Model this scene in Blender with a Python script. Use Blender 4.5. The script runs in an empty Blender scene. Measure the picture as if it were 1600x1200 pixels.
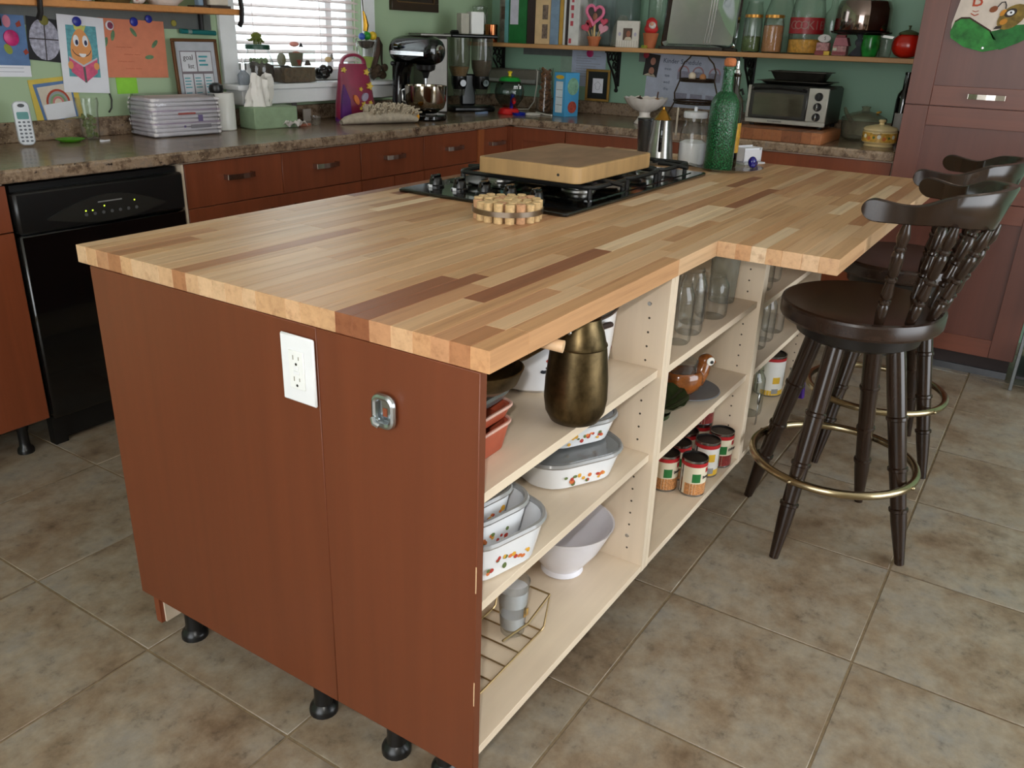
import bpy, bmesh, math, random
from mathutils import Matrix, Vector, Euler
random.seed(7)
PI = math.pi
SC = bpy.context.scene
COL = SC.collection

# ------------------------------------------------------------------ camera, world, lights, exposure
CAM_LOC = Vector((-0.91916, -0.61754, 1.32213))
cd = bpy.data.cameras.new('camera'); cam = bpy.data.objects.new('camera', cd); COL.objects.link(cam)
cam.location = CAM_LOC
cam.rotation_euler = (1.17967687, -0.0319169, -0.995472)
cd.sensor_width = 36.0; cd.lens = 1316.895 / 1600 * 36.0; cd.clip_start = 0.02
SC.camera = cam
w = bpy.data.worlds.new('daylight'); SC.world = w; w.use_nodes = True
bg = w.node_tree.nodes['Background']; bg.inputs[0].default_value = (0.93, 0.97, 1.0, 1); bg.inputs[1].default_value = 4.0


def light(name, kind, loc, rot, energy, color=(1, 1, 1), size=0.1, size_y=None):
    l = bpy.data.lights.new(name, kind); o = bpy.data.objects.new(name, l); COL.objects.link(o)
    o.location = loc; o.rotation_euler = rot; l.energy = energy; l.color = color
    if kind == 'AREA':
        l.shape = 'RECTANGLE'; l.size = size; l.size_y = size_y or size
    else:
        l.shadow_soft_size = size
    return o


# the camera's own flash, just above and left of the lens
flash = light('camera_flash', 'POINT', CAM_LOC + Vector((-0.03, 0.035, 0.06)), (0, 0, 0), 31, (1.0, 0.97, 0.92), 0.018)
# daylight through the patio doors behind and right of the camera, and through the side opening of the room
patio = light('patio_daylight', 'AREA', (1.3, -3.5, 1.2), (PI / 2, 0, 0), 34, (0.86, 0.93, 1.0), 2.6, 2.0)
side = light('dining_daylight', 'AREA', (-3.1, -0.2, 1.4), (0, -PI / 2, 0), 11, (0.95, 0.97, 1.0), 1.6, 2.2)
SC.view_settings.view_transform = 'Standard'; SC.view_settings.look = 'None'
SC.cycles.transparent_max_bounces = 40
SC.view_settings.exposure = 0.0; SC.view_settings.gamma = 1.0; SC.view_settings.use_curve_mapping = False


# ------------------------------------------------------------------ materials
def lin(c):
    def f(v):
        v /= 255.0
        return v / 12.92 if v <= 0.04045 else ((v + 0.055) / 1.055) ** 2.4
    return (f(c[0]), f(c[1]), f(c[2]), 1.0)


MATS = {}


class NT:
    def __init__(s, name):
        s.m = bpy.data.materials.new(name); s.m.use_nodes = True; s.t = s.m.node_tree; s.n = s.t.nodes; s.l = s.t.links
        s.b = s.n['Principled BSDF']; s.out = s.n['Material Output']

    def node(s, typ, **kw):
        x = s.n.new(typ)
        for k, v in kw.items():
            if k.startswith('i_'):
                key = k[2:]
                x.inputs[int(key) if key.isdigit() else key].default_value = v
            else:
                setattr(x, k, v)
        return x

    def link(s, a, ai, b, bi):
        s.l.new(a.outputs[ai], b.inputs[bi])

    def pos(s, scale=(1, 1, 1), rnd=True):
        g = s.node('ShaderNodeNewGeometry'); mp = s.node('ShaderNodeMapping'); mp.inputs['Scale'].default_value = scale
        if rnd:
            oi = s.node('ShaderNodeObjectInfo'); mu = s.node('ShaderNodeMath', operation='MULTIPLY'); mu.inputs[1].default_value = 37.0
            s.link(oi, 'Random', mu, 0); ad = s.node('ShaderNodeVectorMath', operation='ADD')
            s.link(g, 'Position', ad, 0); s.link(mu, 0, ad, 1); s.link(ad, 0, mp, 'Vector')
        else:
            s.link(g, 'Position', mp, 'Vector')
        return mp

    def noise(s, mp, scale, detail=4, rough=0.6):
        x = s.node('ShaderNodeTexNoise'); x.inputs['Scale'].default_value = scale; x.inputs['Detail'].default_value = detail
        x.inputs['Roughness'].default_value = rough
        s.link(mp, 'Vector', x, 'Vector'); return x

    def ramp(s, src, out, stops):
        r = s.node('ShaderNodeValToRGB'); e = r.color_ramp.elements
        while len(e) < len(stops): e.new(0.5)
        for el, (p, c) in zip(e, stops):
            el.position = p; el.color = c
        s.link(src, out, r, 'Fac'); return r

    def mix(s, fac, a, b, blend='MIX'):
        x = s.node('ShaderNodeMix', data_type='RGBA', blend_type=blend)
        for v, i in ((fac, 0), (a, 6), (b, 7)):
            if isinstance(v, tuple) and hasattr(v[0], 'outputs'): s.l.new(v[0].outputs[v[1]], x.inputs[i])
            else: x.inputs[i].default_value = v
        return (x, 2)

    def bump(s, src, out, strength, dist=0.002):
        b = s.node('ShaderNodeBump'); b.inputs['Strength'].default_value = strength; b.inputs['Distance'].default_value = dist
        s.link(src, out, b, 'Height'); s.link(b, 0, s.b, 'Normal')


def M(name, c, rough=0.5, metal=0.0, var=0.10, vs=(18, 18, 18), bump=0.0, spec=0.5, emit=0.0, coat=0.0, trans=0.0, alpha=1.0, sheen=0.0):
    """plain procedural material: colour c (sRGB 0-255) with gentle noise variation"""
    if name in MATS: return MATS[name]
    t = NT(name); a = lin(c)
    mp = t.pos(vs); nz = t.noise(mp, 1.0)
    lo = tuple(max(0, v * (1 - var)) for v in a[:3]) + (1,); hi = tuple(min(1, v * (1 + var)) for v in a[:3]) + (1,)
    r = t.ramp(nz, 'Fac', [(0.3, lo), (0.7, hi)])
    t.link(r, 0, t.b, 'Base Color')
    t.b.inputs['Roughness'].default_value = rough; t.b.inputs['Metallic'].default_value = metal
    t.b.inputs['Specular IOR Level'].default_value = spec; t.b.inputs['Coat Weight'].default_value = coat
    t.b.inputs['Transmission Weight'].default_value = trans; t.b.inputs['Alpha'].default_value = alpha
    t.b.inputs['Sheen Weight'].default_value = sheen
    if emit:
        t.b.inputs['Emission Color'].default_value = a; t.b.inputs['Emission Strength'].default_value = emit
    if bump: t.bump(nz, 'Fac', bump)
    MATS[name] = t.m
    return t.m


def glass(name, tint=(250, 251, 250), rough=0.03, clear=0.985, body=None):
    """thin-walled glass: mostly see-through, darker and more mirror-like towards its edges, faintly uneven surface"""
    if name in MATS: return MATS[name]
    t = NT(name); tr = t.node('ShaderNodeBsdfTransparent'); tc = lin(tint)
    lw = t.node('ShaderNodeLayerWeight'); lw.inputs['Blend'].default_value = 0.5
    r = t.ramp(lw, 'Facing', [(0.35, tuple(v * clear for v in tc[:3]) + (1,)), (0.95, tuple(v * clear * 0.62 for v in tc[:3]) + (1,))])
    t.link(r, 0, tr, 'Color')
    gl = t.node('ShaderNodeBsdfGlossy'); gl.inputs['Roughness'].default_value = rough
    mp = t.pos((70, 70, 45)); nz = t.noise(mp, 1.0, 2)
    bp = t.node('ShaderNodeBump'); bp.inputs['Strength'].default_value = 0.25; bp.inputs['Distance'].default_value = 0.004
    t.link(nz, 'Fac', bp, 'Height'); t.link(bp, 0, gl, 'Normal')
    pw = t.node('ShaderNodeMath', operation='POWER'); t.link(lw, 'Facing', pw, 0); pw.inputs[1].default_value = 3.0
    fr = t.node('ShaderNodeMath', operation='MULTIPLY_ADD'); t.link(pw, 0, fr, 0); fr.inputs[1].default_value = 0.6; fr.inputs[2].default_value = 0.05
    mx = t.node('ShaderNodeMixShader'); t.link(fr, 0, mx, 'Fac'); t.link(tr, 0, mx, 1); t.link(gl, 0, mx, 2)
    last = mx
    if body:
        df = t.node('ShaderNodeBsdfDiffuse'); df.inputs['Color'].default_value = lin(body[0])
        m2 = t.node('ShaderNodeMixShader'); m2.inputs['Fac'].default_value = body[1]
        t.link(mx, 0, m2, 1); t.link(df, 0, m2, 2); last = m2
    t.link(last, 0, t.out, 'Surface'); MATS[name] = t.m
    return t.m


def mat_stave():
    t = NT('butcher_block'); oi = t.node('ShaderNodeObjectInfo')
    mp = t.pos((1.8, 60, 60)); nz = t.noise(mp, 1.0, 6, 0.72)
    g = t.ramp(nz, 'Fac', [(0.22, (0.66, 0.60, 0.55, 1)), (0.48, (0.97, 0.96, 0.95, 1)), (0.75, (1.12, 1.12, 1.12, 1))])
    m1 = t.mix(1.0, (oi, 'Color'), (g, 0), 'MULTIPLY')
    mp2 = t.pos((1.6, 38, 38)); n2 = t.noise(mp2, 1.0, 3)
    k = t.ramp(n2, 'Fac', [(0.57, (0, 0, 0, 1)), (0.72, (0.75, 0.75, 0.75, 1))])
    dk = t.mix(1.0, m1, (0.62, 0.50, 0.45, 1), 'MULTIPLY')
    m2 = t.mix((k, 0), m1, dk)
    t.l.new(m2[0].outputs[2], t.b.inputs['Base Color'])
    t.b.inputs['Roughness'].default_value = 0.42; t.bump(nz, 'Fac', 0.08, 0.001)
    return t.m


def mat_veneer(name, c, var=0.16, rough=0.38, scale=(28, 28, 1.3), bump=0.04):
    t = NT(name); a = lin(c); mp = t.pos(scale, rnd=True); nz = t.noise(mp, 1.0, 5, 0.6)
    r = t.ramp(nz, 'Fac', [(0.25, tuple(v * (1 - var) for v in a[:3]) + (1,)), (0.75, tuple(v * (1 + var) for v in a[:3]) + (1,))])
    mp2 = t.pos((3.5, 3.5, 0.25)); n2 = t.noise(mp2, 1.0, 1)
    r2 = t.ramp(n2, 'Fac', [(0.35, (0.90, 0.88, 0.87, 1)), (0.65, (1.07, 1.07, 1.07, 1))])
    m = t.mix(1.0, (r, 0), (r2, 0), 'MULTIPLY'); t.l.new(m[0].outputs[2], t.b.inputs['Base Color'])
    t.b.inputs['Roughness'].default_value = rough; t.bump(nz, 'Fac', bump, 0.001)
    return t.m


def mat_tile():
    t = NT('floor_tile_stone'); mp = t.pos((1, 1, 1)); n1 = t.noise(mp, 5.0, 6, 0.68); n2 = t.noise(mp, 26.0, 5, 0.7); n3 = t.noise(mp, 11.0, 3, 0.6)
    a = t.ramp(n1, 'Fac', [(0.30, lin((112, 93, 74))), (0.43, lin((140, 123, 103))), (0.56, lin((153, 142, 126))), (0.74, lin((140, 137, 132)))])
    b = t.ramp(n2, 'Fac', [(0.27, (0.46, 0.45, 0.45, 1)), (0.42, (0.88, 0.87, 0.86, 1)), (0.7, (1.14, 1.13, 1.10, 1))])
    m = t.mix(1.0, (a, 0), (b, 0), 'MULTIPLY')
    d = t.ramp(n3, 'Fac', [(0.62, (0, 0, 0, 1)), (0.78, (0.6, 0.6, 0.6, 1))])
    m2 = t.mix((d, 0), m, lin((112, 98, 82))); t.l.new(m2[0].outputs[2], t.b.inputs['Base Color'])
    t.b.inputs['Roughness'].default_value = 0.36; t.bump(n1, 'Fac', 0.25, 0.004)
    return t.m


def mat_granite():
    t = NT('granite_laminate'); mp = t.pos((1, 1, 1), rnd=False); n1 = t.noise(mp, 22.0, 6, 0.72); n2 = t.noise(mp, 75.0, 4, 0.6); n3 = t.noise(mp, 120.0, 2, 0.5)
    a = t.ramp(n1, 'Fac', [(0.32, lin((64, 50, 42))), (0.44, lin((112, 92, 74))), (0.55, lin((150, 128, 106))), (0.70, lin((124, 112, 104)))])
    k = t.ramp(n2, 'Fac', [(0.30, (1, 1, 1, 1)), (0.38, (0, 0, 0, 1))])
    m = t.mix((k, 0), (a, 0), lin((44, 36, 34)))
    k2 = t.ramp(n3, 'Fac', [(0.62, (0, 0, 0, 1)), (0.72, (0.7, 0.7, 0.7, 1))])
    m2 = t.mix((k2, 0), m, lin((176, 152, 126))); t.l.new(m2[0].outputs[2], t.b.inputs['Base Color'])
    t.b.inputs['Roughness'].default_value = 0.24; t.b.inputs['Coat Weight'].default_value = 0.15
    return t.m


def mat_wall(name, c):
    t = NT(name); mp = t.pos((1, 1, 1), rnd=False); n = t.noise(mp, 140.0, 3); n2 = t.noise(mp, 1.3, 2); a = lin(c)
    r = t.ramp(n2, 'Fac', [(0.3, tuple(v * 0.95 for v in a[:3]) + (1,)), (0.7, tuple(v * 1.05 for v in a[:3]) + (1,))])
    t.link(r, 0, t.b, 'Base Color'); t.b.inputs['Roughness'].default_value = 0.62; t.bump(n, 'Fac', 0.12, 0.001)
    return t.m


STAVE = mat_stave(); TILE = mat_tile(); GRANITE = mat_granite()
BROWN = mat_veneer('brown_veneer', (122, 62, 36)); REDBROWN_H = mat_veneer('red_brown_veneer_rail', (110, 61, 45), 0.16, 0.38, (28, 1.3, 28)); REDBROWN_L = mat_veneer('red_brown_veneer_panel', (93, 52, 41)); REDBROWN = mat_veneer('red_brown_veneer', (100, 56, 43)); ENDBROWN = mat_veneer('end_panel_veneer', (106, 54, 30), 0.10)
MAPLE = mat_veneer('maple_laminate', (222, 205, 182), 0.05, 0.45, (40, 40, 2.0), 0.02)
MAPLE_H = mat_veneer('maple_laminate_shelf', (222, 205, 182), 0.05, 0.45, (2.0, 40, 40), 0.02)
PINE = mat_veneer('shelf_board_wood', (186, 138, 88), 0.12, 0.5, (2, 2, 60), 0.03)
BOARDWOOD = mat_veneer('chopping_board_wood', (184, 148, 100), 0.18, 0.5, (26, 26, 3), 0.03)
DARKWOOD = mat_veneer('dark_stained_wood', (40, 27, 19), 0.4, 0.2, (30, 30, 2.5), 0.03)
SEATWOOD = mat_veneer('dark_stained_seat_wood', (44, 29, 22), 0.4, 0.26, (2.5, 26, 26), 0.03)
WALLG = mat_wall('green_wall_paint', (164, 186, 152)); WALLT = mat_wall('green_teal_wall_paint', (138, 174, 150)); CEIL = mat_wall('ceiling_paint', (226, 224, 216)); CREAM = mat_wall('cream_wall_paint', (206, 202, 186))
GROUT = M('grout', (142, 124, 98), 0.9, var=0.2, vs=(60, 60, 60)); WHITEP = M('white_paint', (232, 234, 236), 0.45, var=0.03)
BLACKP = M('black_plastic', (16, 16, 17), 0.32); BLACKG = M('black_gloss', (8, 8, 9), 0.10, coat=0.4); IRON = M('black_cast_iron', (20, 20, 21), 0.5, vs=(90, 90, 90), bump=0.3)
WROUGHT = M('wrought_iron', (24, 20, 20), 0.5, 0.3); CHROME = M('chrome', (205, 205, 208), 0.14, 1.0, 0.05); STEEL = M('brushed_steel', (168, 166, 162), 0.28, 1.0, 0.08, (6, 6, 160))
BRASS = M('antique_brass_tube', (176, 160, 128), 0.22, 1.0, 0.1); TARNISH = M('tarnished_brass', (92, 78, 54), 0.38, 1.0, 0.62, (26, 26, 20), bump=0.12)
GLASS = glass('clear_glass', body=((236, 238, 236), 0.018)); CORK = M('cork', (208, 176, 128), 0.85, var=0.22, vs=(120, 120, 120), bump=0.2); ENAMEL = M('white_enamel', (236, 238, 242), 0.12, var=0.02, coat=0.3)
CERAM = M('white_ceramic', (224, 224, 232), 0.2, var=0.03); PAPER = M('white_paper', (226, 228, 236), 0.8, var=0.03); GREYC = M('smoked_glass_lid', (150, 150, 150), 0.1, var=0.1)


# ------------------------------------------------------------------ mesh builder
class B:
    def __init__(s, mtx=None):
        s.bm = bmesh.new(); s.m = mtx or Matrix.Identity(4)

    def v(s, p): return s.bm.verts.new(s.m @ Vector(p))

    def face(s, vs):
        try: return s.bm.faces.new(vs)
        except ValueError: return None

    def box(s, x0, x1, y0, y1, z0, z1, bev=0.0):
        vs = [s.v(p) for p in ((x0, y0, z0), (x1, y0, z0), (x1, y1, z0), (x0, y1, z0), (x0, y0, z1), (x1, y0, z1), (x1, y1, z1), (x0, y1, z1))]
        fs = [s.face([vs[i] for i in f]) for f in ((3, 2, 1, 0), (4, 5, 6, 7), (0, 1, 5, 4), (1, 2, 6, 5), (2, 3, 7, 6), (3, 0, 4, 7))]
        if bev:
            es = list({e for f in fs for e in f.edges})
            bmesh.ops.bevel(s.bm, geom=es, offset=bev, segments=1, affect='EDGES', profile=0.5)
        return s

    def lathe(s, prof, seg=24, c=(0, 0, 0), mtx=None, a0=0.0, a1=2 * PI):
        """revolve (r, z) pairs about the z axis through c"""
        mt = mtx or Matrix.Identity(4); full = abs(a1 - a0 - 2 * PI) < 1e-6; n = seg if full else seg + 1; rings = []
        for r, z in prof:
            if r < 1e-6:
                rings.append([s.v(mt @ Vector((c[0], c[1], c[2] + z)))])
            else:
                rings.append([s.v(mt @ Vector((c[0] + r * math.cos(a0 + (a1 - a0) * i / seg), c[1] + r * math.sin(a0 + (a1 - a0) * i / seg), c[2] + z))) for i in range(n)])
        for A, C in zip(rings, rings[1:]):
            for i in range(seg):
                j = (i + 1) % n
                if len(A) == 1 and len(C) == 1: continue
                if len(A) == 1: s.face([A[0], C[j], C[i]])
                elif len(C) == 1: s.face([A[i], A[j], C[0]])
                else: s.face([A[i], A[j], C[j], C[i]])
        return s

    def cyl(s, c, r, h, seg=20, r2=None, mtx=None):
        r2 = r if r2 is None else r2
        return s.lathe([(0, 0), (r, 0), (r2, h), (0, h)], seg, c, mtx)

    def rod(s, p, q, r, seg=8, r2=None):
        """capped cylinder from p to q"""
        p = Vector(p); q = Vector(q); d = q - p
        mt = Matrix.Translation(p) @ d.to_track_quat('Z', 'Y').to_matrix().to_4x4()
        return s.cyl((0, 0, 0), r, d.length, seg, r2, mt)

    def turned(s, p, q, prof, seg=14):
        """lathe a (t, r) profile along the line p -> q"""
        p = Vector(p); q = Vector(q); d = q - p; L = d.length
        mt = Matrix.Translation(p) @ d.to_track_quat('Z', 'Y').to_matrix().to_4x4()
        pr = [(0, prof[0][0] * L)] + [(r, t * L) for t, r in prof] + [(0, prof[-1][0] * L)]
        return s.lathe(pr, seg, mtx=mt)

    def tube(s, pts, r, seg=8, closed=False, flat=1.0):
        pts = [Vector(p) for p in pts]; n = len(pts); rings = []; up = None
        for i in range(n):
            a = pts[(i - 1) % n] if (closed or i > 0) else pts[i]; b = pts[(i + 1) % n] if (closed or i < n - 1) else pts[i]
            t = (b - a).normalized()
            if up is None: up = Vector((0, 0, 1)) if abs(t.z) < 0.9 else Vector((1, 0, 0))
            x = t.cross(up)
            if x.length < 1e-4: x = t.orthogonal()
            x.normalize(); y = x.cross(t); up = y
            rr = r[i] if isinstance(r, (list, tuple)) else r
            rings.append([s.v(pts[i] + x * math.cos(2 * PI * k / seg) * rr + y * math.sin(2 * PI * k / seg) * rr * flat) for k in range(seg)])
        m = n if closed else n - 1
        for i in range(m):
            A = rings[i]; C = rings[(i + 1) % n]
            for k in range(seg): s.face([A[k], A[(k + 1) % seg], C[(k + 1) % seg], C[k]])
        if not closed:
            s.face(list(reversed(rings[0]))); s.face(rings[-1])
        return s

    def prism(s, poly, d0, d1, plane='xz'):
        """extrude a 2-D outline between depths d0 and d1"""
        f = {'xz': lambda a, b, d: (a, d, b), 'xy': lambda a, b, d: (a, b, d), 'yz': lambda a, b, d: (d, a, b)}[plane]
        A = [s.v(f(a, b, d0)) for a, b in poly]; C = [s.v(f(a, b, d1)) for a, b in poly]
        s.face(A); s.face(list(reversed(C)))
        for i in range(len(poly)):
            j = (i + 1) % len(poly); s.face([A[i], C[i], C[j], A[j]])
        return s

    def sph(s, c, r, seg=14, rings=9):
        r = r if isinstance(r, (tuple, list)) else (r, r, r)
        prof = [(math.sin(PI * i / rings), -math.cos(PI * i / rings)) for i in range(rings + 1)]; prof[0] = (0, -1); prof[-1] = (0, 1)
        mt = Matrix.Translation(Vector(c)) @ Matrix.Diagonal((r[0], r[1], r[2], 1))
        return s.lathe(prof, seg, mtx=mt)

    def grid(s, fn, nu, nv, closeu=False):
        """surface fn(u, v) for u, v in 0..1"""
        P = [[s.v(fn(i / (nu if closeu else nu), j / nv)) for j in range(nv + 1)] for i in range(nu if closeu else nu + 1)]
        for i in range(nu):
            for j in range(nv):
                k = (i + 1) % len(P); s.face([P[i][j], P[k][j], P[k][j + 1], P[i][j + 1]])
        return s

    def obj(s, name, m, parent=None, sharp=38, bev=0.0, flat=False):
        bm = s.bm
        bmesh.ops.recalc_face_normals(bm, faces=bm.faces[:])
        if not flat:
            for f in bm.faces: f.smooth = True
            for e in bm.edges:
                e.smooth = len(e.link_faces) == 2 and e.calc_face_angle(0) < math.radians(sharp)
        me = bpy.data.meshes.new(name); bm.to_mesh(me); bm.free(); me.materials.append(m)
        o = bpy.data.objects.new(name, me); COL.objects.link(o)
        if parent: o.parent = parent
        if bev:
            b = o.modifiers.new('bevel', 'BEVEL'); b.width = bev; b.segments = 2; b.limit_method = 'ANGLE'; b.angle_limit = math.radians(40)
        return o


def tag(o, label, cat, group=None):
    o['label'] = label; o['category'] = cat
    if group: o['group'] = group
    return o


def thing(name, label, cat, loc=(0, 0, 0), rz=0.0, group=None):
    o = bpy.data.objects.new(name, None); COL.objects.link(o); o.empty_display_size = 0.05
    o.location = loc; o.rotation_euler = (0, 0, rz)
    return tag(o, label, cat, group)


def struct(o):
    o['kind'] = 'structure'; return o


def copy_thing(root, loc, rz=None, label=None):
    r = root.copy(); COL.objects.link(r); r.location = loc
    if rz is not None: r.rotation_euler = (0, 0, rz)
    if label: r['label'] = label
    for ch in list(root.children):
        c = ch.copy(); COL.objects.link(c); c.parent = r
        for g in list(ch.children):
            d = g.copy(); COL.objects.link(d); d.parent = c
    return r


def text(s, size, m, parent, loc, rot=(PI / 2, 0, 0), name='lettering', align='CENTER', ext=0.0004, bold=0.0):
    cu = bpy.data.curves.new('t', 'FONT'); cu.body = s; cu.size = size; cu.align_x = align; cu.align_y = 'CENTER'; cu.extrude = ext; cu.offset = bold; cu.resolution_u = 2
    o = bpy.data.objects.new('t', cu); COL.objects.link(o)
    bpy.context.view_layer.update()
    me = bpy.data.meshes.new_from_object(o); bpy.data.objects.remove(o); bpy.data.curves.remove(cu)
    me.materials.clear(); me.materials.append(m); me.name = name
    q = bpy.data.objects.new(name, me); COL.objects.link(q); q.parent = parent; q.location = loc; q.rotation_euler = rot
    return q


def arc(cx, cy, r, a0, a1, n=10, ry=None):
    ry = ry or r
    return [(cx + r * math.cos(a0 + (a1 - a0) * i / n), cy + ry * math.sin(a0 + (a1 - a0) * i / n)) for i in range(n + 1)]


def ell(cx, cy, rx, ry, n=16, rot=0.0):
    out = []
    for i in range(n):
        a = 2 * PI * i / n; x = rx * math.cos(a); y = ry * math.sin(a)
        out.append((cx + x * math.cos(rot) - y * math.sin(rot), cy + x * math.sin(rot) + y * math.cos(rot)))
    return out


def rrect(x0, x1, y0, y1, r, n=4):
    return arc(x1 - r, y0 + r, r, -PI / 2, 0, n) + arc(x1 - r, y1 - r, r, 0, PI / 2, n) + arc(x0 + r, y1 - r, r, PI / 2, PI, n) + arc(x0 + r, y0 + r, r, PI, 1.5 * PI, n)


def flat(parent, name, poly, m, lvl, th=0.0006):
    """a flat printed or cut shape lying on the front (-y side) of a sheet in its x-z plane"""
    return B().prism(poly, -lvl - th, -lvl, 'xz').obj(name, m, parent, flat=True)
# ================================================================== THE ROOM
WX, WY, CZ = 3.77, 2.575, 2.44      # right wall, window wall, ceiling height
fl = struct(B().box(-3.4, 3.9, -3.7, 2.7, -0.05, -0.0035).obj('floor', GROUT))
TS, TX, TY = 0.4509, 0.4018, -0.0129
tile_me = None
for i in range(-5, 8):
    for j in range(-4, 7):
        x = TX + i * TS; y = TY + j * TS
        if x > WX or y > WY: continue
        if tile_me is None:
            q = B().box(0.003, TS - 0.003, 0.003, TS - 0.003, -0.0035, 0.0, 0.0012).obj('tile', TILE, fl); tile_me = q.data
        else:
            q = bpy.data.objects.new('tile', tile_me); COL.objects.link(q); q.parent = fl
        q.location = (x, y, 0)
WX0, WX1, WZ0, WZ1 = 1.765, 2.585, 1.09, 2.12   # window opening
b = B()
b.box(-3.4, WX0, WY, WY + 0.14, 0, CZ); b.box(WX1, WX + 0.14, WY, WY + 0.14, 0, CZ); b.box(WX0, WX1, WY, WY + 0.14, 0, WZ0); b.box(WX0, WX1, WY, WY + 0.14, WZ1, CZ)
struct(b.obj('wall_back', WALLG))
struct(B().box(WX, WX + 0.14, -3.7, WY, 0, CZ).obj('wall_right', WALLT))
b = B(); b.box(-3.4, -0.1, -3.74, -3.6, 0, CZ); b.box(2.7, WX, -3.74, -3.6, 0, CZ); b.box(-0.1, 2.7, -3.74, -3.6, 2.2, CZ)
struct(b.obj('wall_front', CREAM))
b = B(); b.box(-3.4, -3.26, 1.0, WY, 0, CZ); b.box(-3.4, -3.26, -3.6, -1.4, 0, CZ)
struct(b.obj('wall_left', CREAM))
struct(B().box(-3.4, WX + 0.14, -3.74, WY + 0.14, CZ, CZ + 0.1).obj('ceiling', CEIL))

# window
wn = B()
cw = 0.085
for x0, x1 in ((WX0 - cw, WX0), (WX1, WX1 + cw)): wn.box(x0, x1, WY - 0.022, WY - 0.0005, WZ0, WZ1 + cw, 0.004)
wn.box(WX0, WX1, WY - 0.022, WY - 0.0005, WZ1, WZ1 + cw, 0.004)
win = struct(wn.obj('window_1', WHITEP))
b = B()
b.box(WX0, WX0 + 0.045, WY + 0.06, WY + 0.11, WZ0, WZ1); b.box(WX1 - 0.045, WX1, WY + 0.06, WY + 0.11, WZ0, WZ1); b.box(WX0, WX1, WY + 0.06, WY + 0.11, WZ0, WZ0 + 0.045); b.box(WX0, WX1, WY + 0.06, WY + 0.11, WZ1 - 0.045, WZ1)
b.box(2.40, 2.44, WY + 0.065, WY + 0.105, WZ0, WZ1)
b.obj('sash', WHITEP, win)
B().box(WX0 + 0.04, WX1 - 0.04, WY + 0.083, WY + 0.087, WZ0 + 0.04, WZ1 - 0.04).obj('pane', glass('window_glass', (245, 250, 250), 0.01, 0.97), win)
b = B(); b.box(WX0 - 0.10, WX1 + 0.16, WY - 0.125, WY + 0.06, WZ0 - 0.022, WZ0, 0.004); b.box(WX0 - 0.07, WX1 + 0.13, WY - 0.11, WY - 0.0005, WZ0 - 0.085, WZ0 - 0.022, 0.004)
struct(b.obj('sill', WHITEP, win))
# blind
SLATM = M('blind_slat', (222, 206, 204), 0.5, var=0.04)
bl = thing('window_blind', 'white horizontal slat blind hanging in the bright kitchen window', 'blind', (0, 0, 0))
B().box(WX0 + 0.006, WX1 - 0.006, WY + 0.005, WY + 0.05, WZ1 - 0.05, WZ1 - 0.001).obj('headrail', WHITEP, bl)
sme = None
for k in range(24):
    z = 1.145 + k * 0.0385
    if z > WZ1 - 0.06: break
    if sme is None:
        mt = Matrix.Rotation(math.radians(17), 4, 'X')
        o = B(mt).box(WX0 + 0.008, WX1 - 0.008, -0.019, 0.019, -0.0018, 0.0018).obj('slat', SLATM, bl); sme = o.data
    else:
        o = bpy.data.objects.new('slat', sme); COL.objects.link(o); o.parent = bl
    o.location = (0, WY + 0.028, z)
for x in (WX0 + 0.12, 2.30, 2.545): B().rod((x, WY + 0.0075, 1.12), (x, WY + 0.0075, WZ1 - 0.05), 0.0016, 5).obj('ladder_cord', SLATM, bl)
B().rod((2.585, WY - 0.03, 1.27), (2.555, WY - 0.028, 1.62), 0.003, 6).obj('tilt_wand', M('dark_wand', (60, 52, 40), 0.4), bl)

# ================================================================== ISLAND
H, T, WD = 0.914, 0.0353, 0.9936
wt = thing('butcher_block_worktop', 'pale butcher block worktop with a stepped overhang covering the island', 'worktop', (0, 0, 0))
pal = [((206, 166, 126), 6), ((210, 174, 136), 4), ((200, 158, 116), 6), ((224, 196, 162), 1.8), ((192, 146, 104), 3), ((170, 118, 80), 1.3), ((140, 86, 56), 1.0), ((184, 136, 98), 1.5)]
def stave_col():
    r = random.random() * sum(p[1] for p in pal)
    for c, p in pal:
        r -= p
        if r <= 0: break
    k = random.uniform(0.95, 1.05)
    l = lin(c); return (l[0] * k, l[1] * k, l[2] * k, 1)
cut = (0.915, 1.835, 0.402, 0.915)        # cut-out under the hob is covered by the hob plate
y = -0.265; row = 0
ws = []
while y < WD - 0.012:
    wdt = random.choice((0.034, 0.037, 0.040, 0.043))
    if y < 0 < y + wdt + 0.012: wdt = -y
    if WD - (y + wdt) < 0.024: wdt = WD - y
    ws.append((y, y + wdt)); y += wdt
for y0, y1 in ws:
    x = 0.905 if y1 <= 1e-6 else 0.0
    xe = 2.3197
    first = True
    while x < xe - 1e-4:
        L = random.uniform(0.22, 0.62) if not first else random.uniform(0.08, 0.55)
        first = False
        if xe - (x + L) < 0.14: L = xe - x
        o = B().box(x, x + L, y0, y1, H - T, H, 0.0007).obj('stave', STAVE, wt, flat=True); o.color = stave_col() if (x > 0 or abs(y0) > 1e-6) else lin((196, 148, 104)); x += L

ep = thing('island_end_panel', 'brown wood veneer end panel of the island, facing the camera', 'panel', (0, 0, 0))
B().box(-0.002, 0.016, 0.014, 0.3372, 0.108, H - T - 0.0005, 0.001).obj('panel', ENDBROWN, ep)
B().box(-0.0026, 0.016, 0.3374, 0.952, 0.108, H - T - 0.0005, 0.001).obj('panel', ENDBROWN, ep)
for yy, zz in ((0.0145, 0.50), (0.0145, 0.27)): B().box(-0.0024, -0.0018, yy - 0.0006, yy + 0.001, zz, zz + 0.05).obj('chip', M('bare_chipboard', (214, 180, 140), 0.8), ep)

HOLE = M('peg_hole', (70, 60, 48), 0.8)


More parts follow.
